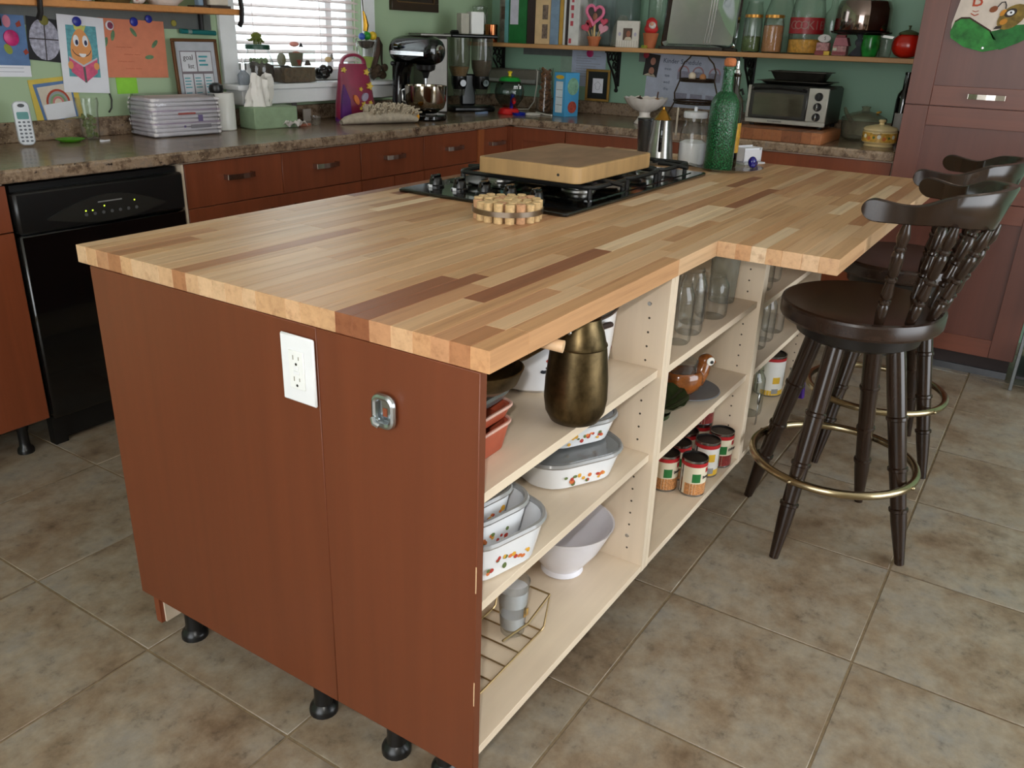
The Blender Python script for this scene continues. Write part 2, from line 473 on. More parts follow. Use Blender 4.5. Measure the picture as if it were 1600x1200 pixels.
def shelf_unit(name, label, x0, x1, zs, cat='cabinet', left=True):
    t = thing(name, label, cat, (0, 0, 0), group='open shelf cabinets under the island worktop')
    y0, y1 = 0.014, 0.392
    zb, zt = 0.145, H - T - 0.0015
    if left: B().box(x0, x0 + 0.0185, y0, y1, zb, zt, 0.0006).obj('side_panel', MAPLE, t)
    else: x0 -= 0.018
    B().box(x1 - 0.0185, x1, y0, y1, zb, zt, 0.0006).obj('side_panel', MAPLE, t)
    B().box(x0 + 0.0185, x1 - 0.0185, y0 + 0.001, y1, zb, zb + 0.018, 0.0006).obj('bottom_board', MAPLE_H, t)
    B().box(x0 + 0.0185, x1 - 0.0185, y1 - 0.006, y1, zb + 0.018, zt - 0.019).obj('back_panel', MAPLE, t)
    B().box(x0 + 0.0185, x1 - 0.0185, y0 + 0.06, y1, zt - 0.018, zt).obj('top_board', MAPLE_H, t)
    for z in zs: B().box(x0 + 0.019, x1 - 0.019, y0 + 0.010, y1 - 0.007, z - 0.018, z, 0.0006).obj('shelf', MAPLE_H, t)
    h = B()
    for k in range(20):
        z = zb + 0.055 + k * 0.032
        if z > zt - 0.04: break
        for yy in (y0 + 0.042, y1 - 0.06):
            h.lathe([(0, 0), (0.0026, 0), (0.0026, 0.0004), (0, 0.0004)], 8, mtx=Matrix.Translation((x1 - 0.0185, yy, z)) @ Matrix.Rotation(-PI / 2, 4, 'Y'))
    o = h.obj('peg_holes', HOLE, t); o['kind'] = 'stuff'
    for z in (zb + 0.087, zt - 0.07):
        B().lathe([(0, 0), (0.0048, 0), (0.0042, 0.0012), (0, 0.0016)], 12, mtx=Matrix.Translation((x1 - 0.0185, y0 + 0.045, z)) @ Matrix.Rotation(-PI / 2, 4, 'Y')).obj('connecting_bolt', STEEL, t)
    return t


def foot(x, y, parent, h=0.108, r=0.028):
    return B().lathe([(0, 0), (r, 0), (r, 0.010), (r * 0.93, 0.016), (r * 0.66, 0.024), (r * 0.62, 0.04), (r * 0.62, h * 0.7), (r * 0.9, h - 0.01), (r * 0.9, h), (0, h)], 18, (x, y, 0)).obj('foot', BLACKP, parent)


u1 = shelf_unit('shelf_cabinet', 'open maple shelf cabinet with cookware, next to the brown end panel', 0.0165, 0.7095, (0.665, 0.46), left=False)
u2 = shelf_unit('shelf_cabinet', 'open maple shelf cabinet with jars and food cans, middle of the three', 0.7105, 1.3955, (0.656, 0.436))
u3 = shelf_unit('shelf_cabinet', 'open maple shelf cabinet behind the bar stools, farthest of the three', 1.3965, 2.082, (0.634, 0.428))
for u, xs in ((u1, (0.065, 0.66)), (u2, (0.76, 1.34)), (u3, (1.45, 2.03))):
    for x in xs:
        for yy in ((0.16, 0.35) if x > 0.1 else (0.125,)): foot(x, yy, u, 0.145)
foot(0.05, 0.235, u1, 0.145, 0.03)
bc = thing('island_base_cabinet', 'base cabinet on black feet behind the island end panel', 'cabinet', (0, 0, 0))
B().box(0.0165, 2.08, 0.395, 0.945, 0.13, H - T - 0.0015).obj('carcass', MAPLE, bc)
B().box(0.0165, 2.08, 0.9455, 0.9625, 0.13, H - T - 0.003).obj('front', BROWN, bc)
for x in (0.046, 0.7, 1.4, 2.03):
    for yy in (0.43, 0.845): foot(x, yy, bc, 0.130, 0.03)
B().box(0.03, 2.07, 0.925, 0.94, 0.012, 0.13).obj('toe_kick', MAPLE_H, bc)
B().box(0.020, 0.03, 0.930, 0.948, 0.012, 0.13).obj('toe_kick_end', BROWN, bc)
# outlet and bottle opener on the end panel
ou = thing('wall_outlet', 'white electrical outlet with a screwless plate on the brown end panel', 'outlet', (-0.0045, 0.3765, 0.7985), -PI / 2)
B().box(-0.0385, 0.0385, -0.006, 0, -0.060, 0.060, 0.0025).obj('plate', WHITEP, ou)
B().box(-0.0175, 0.0175, -0.0085, -0.006, -0.034, 0.034, 0.001).obj('receptacle', M('outlet_white', (236, 238, 236), 0.3, var=0.02), ou)
for z in (-0.019, 0.019):
    q = B()
    q.box(-0.0075, -0.0055, -0.0088, -0.0083, z - 0.001, z + 0.007); q.box(0.005, 0.007, -0.0088, -0.0083, z, z + 0.006)
    q.obj('slots', M('outlet_slot', (150, 146, 132), 0.6), ou)
    B().lathe([(0, 0), (0.0024, 0), (0.0024, 0.0005), (0, 0.0005)], 10, mtx=Matrix.Translation((0, -0.0088, z - 0.008)) @ Matrix.Rotation(PI / 2, 4, 'X')).obj('ground_hole', M('dark_hole', (40, 38, 34), 0.7), ou)
for z in (-0.004, 0.004): B().box(-0.006, 0.006, -0.010, -0.0085, z - 0.0028, z + 0.0028, 0.0004).obj('test_button', WHITEP, ou)
op = thing('bottle_opener', 'small chrome bottle opener screwed to the brown end panel', 'opener', (-0.0024, 0.191, 0.772), -PI / 2)
ZN = M('cast_zinc', (190, 196, 200), 0.22, 1.0, 0.06)
b = B(); b.tube([(x, -0.008, z) for x, z in rrect(-0.017, 0.019, -0.022, 0.026, 0.012, 5)], 0.0058, 8, True); b.obj('frame', ZN, op)
B().prism(rrect(-0.017, 0.019, -0.020, 0.026, 0.010), -0.0045, -0.0003).obj('back_plate', ZN, op)
B().tube([(-0.017, -0.014, -0.012), (-0.010, -0.019, -0.018), (-0.002, -0.017, -0.021)], 0.0045, 8).obj('lip', ZN, op)
B().box(-0.003, 0.005, -0.0055, -0.0045, -0.008, 0.006).obj('screw_slot', BROWN, op)

# ------------------------------------------------------------------ hob on the worktop
hb = thing('gas_hob', 'black glass gas hob with cast iron grates set in the worktop', 'hob', (0, 0, H))
hx0, hx1, hy0, hy1 = 0.899, 1.846, 0.386, 0.925
B().prism(rrect(hx0, hx1, hy0, hy1, 0.012), 0.0004, 0.010, 'xy').obj('glass_plate', BLACKG, hb, bev=0.003)
B().prism(rrect(1.085, hx1 - 0.035, hy0 + 0.035, hy1 - 0.03, 0.02), 0.010, 0.0125, 'xy').obj('burner_tray', BLACKG, hb)
for k in range(5):
    ky = 0.865 - k * 0.083
    kn = B().lathe([(0, 0), (0.024, 0), (0.024, 0.004), (0.019, 0.007), (0.017, 0.022), (0.015, 0.025), (0, 0.026)], 20, (0.975 + 0.02, ky, 0.010)).obj('knob', BLACKP, hb)
    B().box(0.995 - 0.019, 0.995 + 0.019, ky - 0.006, ky + 0.006, 0.026, 0.044, 0.003).obj('grip', BLACKG, kn)
    if k < 2: B().box(0.970, 0.9715, ky - 0.006, ky + 0.006, 0.0105, 0.018).obj('marker', M('white_marker', (230, 230, 235), 0.4), kn)
gx = [1.105, 1.335, 1.565, 1.80]
for a in range(3):
    x0, x1 = gx[a] + 0.004, gx[a + 1] - 0.004; g = B(); y0, y1 = hy0 + 0.045, hy1 - 0.055; r = 0.0065
    g.tube([(x, yy, 0.040) for x, yy in rrect(x0, x1, y0, y1, 0.03)], r, 6, True)
    for cy in ((y0 + y1) / 2 - 0.13, (y0 + y1) / 2 + 0.13) if a != 1 else ((y0 + y1) / 2,):
        cx = (x0 + x1) / 2
        for dx, dy in ((1, 0), (-1, 0), (0, 1), (0, -1)):
            e = (x1 - cx if dx > 0 else x0 - cx) if dx else 0
            f = dy * 0.13
            g.tube([(cx + e, cy + f, 0.040), (cx + (e * 0.55), cy + f * 0.55, 0.046), (cx + dx * 0.028, cy + dy * 0.028, 0.046)], r, 6)
    g.rod((x0, (y0 + y1) / 2, 0.040), (x1, (y0 + y1) / 2, 0.040), r, 6)
    for x in (x0 + 0.01, x1 - 0.01):
        for yy in (y0 + 0.01, y1 - 0.01): g.rod((x, yy, 0.0125), (x, yy, 0.040), 0.007, 6)
    g.obj('grate', IRON, hb)
for cx, cy, r in ((1.21, 0.525, 0.036), (1.21, 0.785, 0.030), (1.4425, 0.655, 0.05), (1.68, 0.525, 0.030), (1.68, 0.785, 0.036)):
    u = B().lathe([(0, 0), (r * 1.35, 0), (r * 1.3, 0.006), (r, 0.008), (r, 0.014), (0, 0.014)], 24, (cx, cy, 0.0125)).obj('burner', STEEL, hb)
    B().lathe([(0, 0), (r * 0.9, 0), (r * 0.9, 0.004), (r * 0.7, 0.007), (0, 0.008)], 24, (cx, cy, 0.0265)).obj('burner_cap', IRON, u)
# thick chopping board lying on the grates
cb = thing('chopping_board', 'thick pale wooden chopping board lying on the gas hob', 'chopping board', (1.298, 0.611, H + 0.0525), 0.0)
B().prism(rrect(-0.232, 0.232, -0.162, 0.165, 0.022), 0, 0.043, 'xy').obj('board', BOARDWOOD, cb, bev=0.003)
B().prism(rrect(-0.222, 0.222, -0.152, 0.155, 0.018), 0.043, 0.0434, 'xy').obj('worn_face', mat_veneer('worn_board_top', (142, 110, 84), 0.40, 0.6, (5, 11, 11)), cb)
B().lathe([(0, 0), (0.004, 0), (0.004, 0.0005), (0, 0.0005)], 10, mtx=Matrix.Translation((-0.2322, -0.10, 0.020)) @ Matrix.Rotation(-PI / 2, 4, 'Y')).obj('dowel_hole', M('dark_hole', (40, 38, 34)), cb)

# trivet made of wine corks
tv = thing('cork_trivet', 'round trivet of upright wine corks held by a metal band', 'trivet', (0.800, 0.495, H + 0.0005))
corks = []; rr = 0.0112
for ring, n in ((0, 1), (1, 6), (2, 12), (3, 17)):
    for k in range(n):
        R_ = ring * 0.0243; a = 2 * PI * k / n + ring * 0.4; corks.append((R_ * math.cos(a), R_ * math.sin(a)))
cme = None
corkm2 = M('stained_cork', (196, 150, 112), 0.85, var=0.2, vs=(120, 120, 120), bump=0.2)
for k, (x, yy) in enumerate(corks):
    hgt = random.uniform(0.044, 0.047)
    B().lathe([(0, 0), (rr, 0.0), (rr, hgt - 0.001), (rr - 0.001, hgt), (0, hgt)], 12, (x, yy, 0)).obj('cork', corkm2 if k % 5 == 2 else CORK, tv)
B().lathe([(0.0845, 0.0165), (0.0868, 0.0165), (0.0868, 0.0285), (0.0845, 0.0285)], 48).obj('metal_band', M('band_metal', (150, 138, 124), 0.3, 1.0, 0.1), tv)

# ================================================================== BASE CABINETS AND COUNTERS
CY = 1.977; CX = 3.10; FY = 2.0; FX = 3.12
ct = B()
ct.prism([(-1.2, CY), (CX, CY), (CX, 0.018), (WX - 0.001, 0.018), (WX - 0.001, WY - 0.001), (-1.2, WY - 0.001)], H - 0.04, H, 'xy')
lam = ct.obj('laminate_counter', GRANITE, bev=0.008); tag(lam, 'brown speckled laminate counter with backsplash along the window wall and the right wall', 'counter')
b = B(); b.box(-1.2, WX - 0.024, WY - 0.022, WY - 0.001, H, 0.984, 0.003); b.box(WX - 0.023, WX - 0.001, 0.018, WY - 0.001, H, 0.984, 0.003)
b.obj('backsplash', GRANITE, lam)
HANDLE = M('handle_nickel', (176, 168, 158), 0.2, 1.0, 0.05)


def handle(parent, x, z, yf, w=0.125, name='handle'):
    """flat bow handle, front at -y of yf"""
    hh = 0.0095
    b = B(); pts = [(-w / 2, 0), (-w / 2, -0.024), (-w / 4, -0.030), (0, -0.032), (w / 4, -0.030), (w / 2, -0.024), (w / 2, 0)]
    for (ax, ay), (bx, by) in zip(pts, pts[1:]):
        dx, dy = bx - ax, by - ay; L = math.hypot(dx, dy); nx, ny = -dy / L * 0.002, dx / L * 0.002
        b.prism([(x + ax - nx, yf + ay - ny), (x + bx - nx, yf + by - ny), (x + bx + nx, yf + by + ny), (x + ax + nx, yf + ay + ny)], z - hh, z + hh, 'xy')
    return b.obj(name, HANDLE, parent)


def front(parent, name, x0, x1, z0, z1, yf, m=None, panel=False, hnd=None, th=0.018):
    m = m or BROWN; g = 0.0015
    o = B().box(x0 + g, x1 - g, yf, yf + th, z0 + g, z1 - g, 0.0012).obj(name, m, parent)
    if panel:
        s = 0.065; q = B()
        q.box(x0 + g, x0 + s, yf - 0.007, yf, z0 + g, z1 - g); q.box(x1 - s, x1 - g, yf - 0.007, yf, z0 + g, z1 - g); q.box(x0 + s, x1 - s, yf - 0.007, yf, z0 + g, z0 + s); q.box(x0 + s, x1 - s, yf - 0.007, yf, z1 - s, z1 - g)
        q.obj('door_frame', m, o)
    if hnd: handle(o, hnd[0], hnd[1], yf - (0.007 if panel else 0))
    return o


def carcass(t, x0, x1, yf, depth=0.52, z0=0.11, z1=H - 0.0415):
    B().box(x0 + 0.0005, x1 - 0.0005, yf + 0.0185, yf + depth, z0, z1).obj('carcass', MAPLE, t)


ZT, ZD = 0.868, 0.708
a = thing('drawer_cabinet', 'brown cabinet at the left edge of the photo, left of the dishwasher', 'cabinet')
carcass(a, -0.2, 0.392, FY); front(a, 'drawer', -0.2, 0.392, ZD + 0.02, ZT, FY); front(a, 'door', -0.2, 0.392, 0.112, ZD + 0.02, FY)
for x in (0.0, 0.322): foot(x, FY + 0.055, a, 0.11, 0.026)
a = thing('drawer_cabinet', 'wide brown drawer cabinet right of the black dishwasher', 'cabinet')
carcass(a, 1.008, 1.923, FY)
front(a, 'drawer', 1.012, 1.467, ZD, ZT, FY, hnd=(1.245, 0.806)); front(a, 'drawer', 1.467, 1.923, ZD, ZT, FY, hnd=(1.70, 0.800))
front(a, 'drawer', 1.012, 1.923, 0.41, ZD, FY, hnd=(1.46, 0.655)); front(a, 'drawer', 1.012, 1.923, 0.112, 0.41, FY, hnd=(1.46, 0.355))
B().box(0.9985, 1.008, FY - 0.002, FY + 0.5, 0.112, ZT).obj('filler_strip', MAPLE, a)
for x in (1.05, 1.88): foot(x, FY + 0.055, a, 0.11, 0.026)
a = thing('drawer_cabinet', 'brown cabinet with one drawer above framed doors, below the bag and mixer', 'cabinet')
carcass(a, 1.924, 2.366, FY); front(a, 'drawer', 1.924, 2.366, ZD, ZT, FY, hnd=(2.14, 0.795)); front(a, 'door', 1.924, 2.145, 0.112, ZD, FY + 0.004, None, True); front(a, 'door', 2.145, 2.366, 0.112, ZD, FY + 0.004, None, True)
for x in (1.96, 2.33): foot(x, FY + 0.055, a, 0.11, 0.026)
a = thing('drawer_cabinet', 'brown cabinet with one drawer next to the corner filler panel', 'cabinet')
carcass(a, 2.367, 2.815, FY); front(a, 'drawer', 2.367, 2.815, ZD, ZT, FY, hnd=(2.60, 0.795)); front(a, 'door', 2.367, 2.815, 0.112, ZD, FY + 0.004, None, True)
for x in (2.40, 2.78): foot(x, FY + 0.055, a, 0.11, 0.026)
a = thing('corner_cabinet', 'brown corner cabinet with a small handled drawer at the inner corner', 'cabinet')
B().box(2.8165, 3.099, FY + 0.0195, WY - 0.03, 0.11, H - 0.0415).obj('carcass', MAPLE, a)
B().box(2.8165, 2.868, FY - 0.006, FY + 0.018, 0.112, ZT).obj('filler_panel', mat_veneer('light_brown_veneer', (142, 78, 42)), a)
front(a, 'drawer', 2.869, 3.10, ZD, ZT, FY, hnd=(2.985, 0.79)); front(a, 'door', 2.869, 3.10, 0.112, ZD, FY + 0.004, None, True)
foot(2.9, FY + 0.055, a, 0.11, 0.026)


def right_frame(t):                                              # local x runs along world -y, front faces world -x
    t.rotation_euler = (0, 0, -PI / 2); return t


a = right_frame(thing('corner_cabinet', 'brown framed corner door on the right run, without a drawer', 'cabinet', (FX, FY, 0)))
B().box(0.02, 0.352, 0.0185, 0.60, 0.11, H - 0.0415).obj('carcass', MAPLE, a); front(a, 'door', 0.0215, 0.352, 0.112, ZT, 0.004, None, True); B().box(-0.0185, 0.0212, -0.0195, 0.0005, 0.112, ZT).obj('corner_post', BROWN, a)
for x0, x1, lab in ((0.353, 1.15, 'wide brown drawer cabinet under the blue box and fruit bowl'), (1.151, 1.978, 'wide brown drawer cabinet under the toaster oven, against the tall cabinet')):
    a = right_frame(thing('drawer_cabinet', lab, 'cabinet', (FX, FY, 0)))
    carcass(a, x0, x1, 0.0, 0.60); front(a, 'drawer', x0, x1, ZD - 0.03, ZT, 0.0, hnd=((x0 + x1) / 2, 0.775)); front(a, 'drawer', x0, x1, 0.40, ZD - 0.03, 0.0, hnd=((x0 + x1) / 2, 0.6)); front(a, 'drawer', x0, x1, 0.112, 0.40, 0.0, hnd=((x0 + x1) / 2, 0.3))
    for x in (x0 + 0.05, x1 - 0.05): foot(x, 0.06, a, 0.11, 0.026)

# dishwasher
dw = thing('dishwasher', 'black dishwasher with a curved control panel under the speckled counter', 'dishwasher', (0.699, FY - 0.012, 0))
B().box(-0.29, 0.29, 0.03, 0.55, 0.10, 0.862).obj('tub', BLACKP, dw)
B().box(-0.2985, 0.2945, 0, 0.03, 0.105, 0.715, 0.006).obj('door', BLACKG, dw)
B().box(-0.2985, 0.2945, -0.004, 0.03, 0.717, 0.845, 0.008).obj('control_panel', M('dishwasher_panel', (20, 20, 20), 0.3), dw)
lens = [(-0.21 + 0.42 * k / 16, 0.752 - 0.030 * math.sin(PI * k / 16)) for k in range(17)] + [(0.21 - 0.42 * k / 16, 0.756 + 0.052 * math.sin(PI * k / 16)) for k in range(17)]
lz = B().prism(lens, -0.010, -0.004).obj('control_lens', M('control_lens', (34, 33, 30), 0.35), dw)
for k in range(7):
    B().lathe([(0, 0), (0.0055, 0), (0.0055, 0.0008), (0, 0.0008)], 10, mtx=Matrix.Translation((-0.085 + 0.03 * k, -0.010, 0.752)) @ Matrix.Rotation(PI / 2, 4, 'X')).obj('button', M('grey_button', (84, 84, 86), 0.4), lz)
LED = M('status_light', (190, 220, 60), 0.4, emit=2.0)
for x, z in ((-0.085, 0.764), (-0.062, 0.763), (-0.02, 0.772), (0.09, 0.777)): B().box(x - 0.002, x + 0.002, -0.0112, -0.010, z - 0.002, z + 0.002).obj('status_light', LED, lz)
B().box(-0.04, 0.045, -0.0106, -0.010, 0.784, 0.788).obj('badge', M('grey_badge', (130, 130, 130), 0.4), lz)
B().box(-0.29, 0.29, 0.045, 0.065, 0.012, 0.10).obj('toe_panel', BLACKP, dw)
for x in (-0.27, 0.27): B().box(x - 0.022, x + 0.022, 0.035, 0.07, 0, 0.10).obj('leg', BLACKP, dw)

# tall cabinet
pn = right_frame(thing('tall_cabinet', 'tall red brown framed cabinet at the right edge, with a chrome bow handle', 'cabinet', (3.09, 0.016, 0)))
# local x from 0 (left) to 0.632 (right); y from 0 (front) back to the wall
B().box(0.001, 0.632, 0.020, WX - 3.09 - 0.002, 0.10, 2.2).obj('carcass', REDBROWN, pn)
B().box(0.012, 0.62, 0.07, 0.085, 0.0, 0.10).obj('toe_kick', M('dark_toe_kick', (52, 40, 40), 0.6), pn)
B().box(0.012, 0.62, 0.058, 0.069, 0.0, 0.03).obj('toe_trim', M('grey_metal_trim', (104, 106, 110), 0.35, 0.8), pn)


def tall_door(z0, z1, hz=None, hx=0.30):
    o = B().box(0.002, 0.630, 0.010, 0.0195, z0 + 0.0015, z1 - 0.0015).obj('door', REDBROWN_L, pn); s = 0.095
    for xa, xb in ((0.002, s), (0.630 - s, 0.630)): B().box(xa, xb, 0, 0.010, z0 + 0.0015, z1 - 0.0015, 0.001).obj('stile', REDBROWN, o)
    for za, zb in ((z0 + 0.0015, z0 + s * 0.82), (z1 - s * 0.82, z1 - 0.0015)): B().box(s + 0.0008, 0.630 - s - 0.0008, 0.0004, 0.010, za, zb, 0.001).obj('rail', REDBROWN_H, o)
    if hz: handle(o, hx, hz, 0.0, 0.13)
tall_door(0.10, 0.75); tall_door(0.75, 1.115); tall_door(1.115, 2.2, 1.158)
foot(0.05, 0.14, pn, 0.10, 0.026); foot(0.58, 0.14, pn, 0.10, 0.026)
# ================================================================== BAR STOOLS
def make_stool(name, label, loc, rz_legs, rz_seat):
    t = thing(name, label, 'stool', loc, 0.0, 'swivel bar stools under the worktop overhang')
    RL = 0.245
    for k in range(4):
        a = rz_legs + k * PI / 2
        bx, by = RL * math.cos(a), RL * math.sin(a); tx, ty = 0.105 * math.cos(a), 0.105 * math.sin(a)
        pr = [(0, 0.0125), (0.01, 0.013), (0.20, 0.0215), (0.245, 0.022), (0.25, 0.0255), (0.262, 0.0255), (0.267, 0.021), (0.38, 0.022), (0.43, 0.023), (0.435, 0.0265), (0.447, 0.0265), (0.452, 0.0225), (0.62, 0.024), (0.655, 0.0245), (0.66, 0.028), (0.672, 0.028), (0.677, 0.0245), (0.90, 0.025), (1, 0.024)]
        B().turned((bx, by, 0), (tx, ty, 0.622), pr, 16).obj('leg', DARKWOOD, t)
    zr = 0.235; fr = (0.622 - zr) / 0.622; ra = 0.105 + (RL - 0.105) * fr
    ro = ra + 0.030
    ring = B().tube([(ro * math.cos(2 * PI * k / 56), ro * math.sin(2 * PI * k / 56), zr) for k in range(56)], 0.0115, 10, True).obj('foot_ring', BRASS, t)
    for k in range(4):
        a = rz_legs + k * PI / 2
        B().sph((math.cos(a) * (ro + 0.011), math.sin(a) * (ro + 0.011), zr), 0.006, 10, 6).obj('screw', BRASS, ring)
    S = Matrix.Rotation(rz_seat, 4, 'Z')
    B(S).lathe([(0, 0.600), (0.135, 0.600), (0.158, 0.612), (0.162, 0.640), (0.150, 0.652), (0, 0.652)], 36).obj('swivel_drum', M('black_drum', (22, 19, 18), 0.3), t)
    # round dished seat, slightly flatter at the front
    def seat_r(a): return 0.216 + 0.010 * math.cos(2 * a)
    b = B(S); prof = [(0.0, 0.653), (0.90, 0.653), (0.975, 0.656), (0.995, 0.663), (1.0, 0.692), (0.99, 0.698), (0.955, 0.701), (0.85, 0.697), (0.6, 0.690), (0.25, 0.687), (0.0, 0.687)]
    rings = []
    for f, z in prof:
        if f == 0: rings.append([b.v((0, 0, z))]); continue
        rings.append([b.v((f * seat_r(2 * PI * k / 48) * math.cos(2 * PI * k / 48), f * seat_r(2 * PI * k / 48) * math.sin(2 * PI * k / 48), z)) for k in range(48)])
    for A, C in zip(rings, rings[1:]):
        for i in range(48):
            j = (i + 1) % 48
            if len(A) == 1: b.face([A[0], C[j], C[i]])
            elif len(C) == 1: b.face([A[i], A[j], C[0]])
            else: b.face([A[i], A[j], C[j], C[i]])
    b.obj('seat', SEATWOOD, t, sharp=22)
    # horseshoe rail: front (towards the island) is +y, the back is -y
    def rail(u):                        # u -1 .. 1 : tip to tip
        a = -PI / 2 + u * math.radians(90)
        x = 0.234 * math.cos(a); y = 0.246 * math.sin(a) - 0.022
        if abs(u) > 0.8:
            k = (abs(u) - 0.8) / 0.2; x *= 1.0 + 0.04 * k
        return x, y
    b = B(S); n = 80; secs = []
    for i in range(n + 1):
        u = math.sin(PI / 2 * (-1 + 2 * i / n)); au = abs(u); x, y = rail(u); e = 1e-3; x2, y2 = rail(min(1, u + e)); x1, y1 = rail(max(-1, u - e)); tx, ty = x2 - x1, y2 - y1; L = math.hypot(tx, ty); nx, ny = ty / L, -tx / L
        hump = max(0.0, min(1.0, (0.72 - au) / 0.26)); hump = hump * hump * (3 - 2 * hump)
        top = 0.998 + 0.028 * hump + 0.011 * max(0.0, 1 - au / 0.5) + 0.014 * max(0, (au - 0.78) / 0.22); bot = 0.955 - 0.024 * max(0.0, 1 - au / 0.55)
        cap = 1.0
        if au > 0.91: cap = math.sqrt(max(0.0, 1 - ((au - 0.91) / 0.09) ** 2)) if au < 1 else 0.06
        mid = (top + bot) / 2; hh = (top - bot) / 2 * max(cap, 0.03); th = 0.0115 * (0.75 + 0.25 * cap)
        lean = 0.015
        ring_ = []
        for sx, sz in ((1, -0.9), (1, 0.9), (0.7, 1), (-0.7, 1), (-1, 0.9), (-1, -0.9), (-0.7, -1), (0.7, -1)):
            off = sx * th + (sz * hh / 0.05) * lean * hump
            ring_.append(b.v((x + nx * off, y + ny * off, mid + sz * hh)))
        secs.append(ring_)
    for A, C in zip(secs, secs[1:]):
        for k in range(8): b.face([A[k], A[(k + 1) % 8], C[(k + 1) % 8], C[k]])
    b.face(secs[0]); b.face(list(reversed(secs[-1])))
    b.obj('back_rail', DARKWOOD, t, sharp=50)
    pr = [(0, 0.013), (0.12, 0.0165), (0.20, 0.015), (0.215, 0.012), (0.23, 0.017), (0.25, 0.017), (0.265, 0.011), (0.285, 0.0165), (0.32, 0.017), (0.44, 0.012), (0.455, 0.017), (0.475, 0.017), (0.49, 0.011), (0.52, 0.0155), (0.68, 0.0175), (0.72, 0.015), (0.735, 0.0115), (0.75, 0.0165), (0.77, 0.0165), (0.785, 0.012), (0.86, 0.018), (0.93, 0.014), (1, 0.009)]
    pr = [(a_, r_ * 0.86) for a_, r_ in pr]
    for u in (-0.74, -0.45, -0.15, 0.15, 0.45, 0.74):
        x, y = rail(u); a = math.atan2(y, x); q = 0.180
        p0 = S @ Vector((q * math.cos(a), q * math.sin(a), 0.693)); p1 = S @ Vector((x, y, 0.958 - 0.024 * max(0.0, 1 - abs(u) / 0.55)))
        B().turned(p0, p1, pr, 12).obj('spindle', DARKWOOD, t)
    return t


make_stool('bar_stool', 'dark turned wood bar stool nearer the camera, with a brass foot ring', (1.412, -0.245, 0), math.radians(75), math.radians(-6))
make_stool('bar_stool', 'dark turned wood bar stool nearer the tall cabinet, half hidden behind the other', (2.055, -0.235, 0), math.radians(62), math.radians(-2))

# ================================================================== THINGS IN THE ISLAND SHELVES
FLC = [M('fruit_red', (170, 52, 40), 0.5), M('fruit_yellow', (214, 160, 50), 0.5), M('leaf_green', (92, 110, 56), 0.5), M('fruit_orange', (206, 112, 52), 0.5), M('dull_purple', (96, 60, 80), 0.5)]


def fruit_band(parent, cx, cy, r, z0, z1, a0, a1, n=16, seed=1):
    rnd = random.Random(seed)
    for mi, mt in enumerate(FLC[:4]):
        b = B(); 
        for k in range(n // 4 + 1):
            a = a0 + (a1 - a0) * rnd.random(); z = z0 + (z1 - z0) * rnd.random() * (0.4 + 0.6 * math.sin(PI * (a - a0) / (a1 - a0))); s = rnd.uniform(0.003, 0.0055)
            b.lathe([(0, 0.0006), (s * 0.8, 0.0005), (s, 0)], 8, mtx=Matrix.Translation((cx + r * math.cos(a), cy + r * math.sin(a), z)) @ Matrix.Rotation(a, 4, 'Z') @ Matrix.Rotation(PI / 2, 4, 'Y') @ Matrix.Diagonal((1, rnd.uniform(0.6, 1.4), 1, 1)))
        b.obj('fruit_pattern', mt, parent)


def sq_dish(b, s0, s1, h, th=0.005, r=0.035):
    """open rounded-square dish: base half-size s0, rim half-size s1"""
    def ring(s, z, rr): return [b.v((x, y, z)) for x, y in rrect(-s, s, -s, s, rr, 6)]
    R_ = [ring(s0 * 0.9, 0.0, r * 0.8), ring(s0, 0.004, r), ring(s1, h, r * 1.2), ring(s1 - th, h, r * 1.1), ring(s0 - th, 0.008, r * 0.85)]
    n = len(R_[0])
    for A, C in zip(R_, R_[1:]):
        for i in range(n): b.face([A[i], A[(i + 1) % n], C[(i + 1) % n], C[i]])
    b.face(list(reversed(R_[0]))); b.face(R_[-1])
    return b


def rim_ring(s, z, r, tr=0.004): return [(x, y, z) for x, y in rrect(-s, s, -s, s, r, 6)]


# --- top shelf of the first unit
z1 = 0.6655
ep_ = thing('enamel_pot', 'oval white enamel pot with fruit and vegetable pattern behind the brass kettle', 'pot', (0.530, 0.200, z1), -0.2)
pm = Matrix.Diagonal((1.27, 0.9, 1, 1))
B(pm).lathe([(0, 0), (0.100, 0), (0.112, 0.010), (0.118, 0.06), (0.124, 0.142), (0.1265, 0.144), (0.1215, 0.143), (0.115, 0.06), (0.108, 0.012), (0, 0.006)], 40).obj('body', ENAMEL, ep_)
B(pm).tube([(0.1245 * math.cos(2 * PI * k / 48), 0.1245 * math.sin(2 * PI * k / 48), 0.144) for k in range(48)], 0.003, 6, True).obj('rim', M('dark_rim', (52, 36, 34), 0.3), ep_)
def on_oval(a, z, d=0.0008):
    r = 0.112 + 0.012 * z / 0.142 + d
    return Vector((1.27 * r * math.cos(a), 0.9 * r * math.sin(a), z)), math.atan2(math.sin(a) / 0.9, math.cos(a) / 1.27)
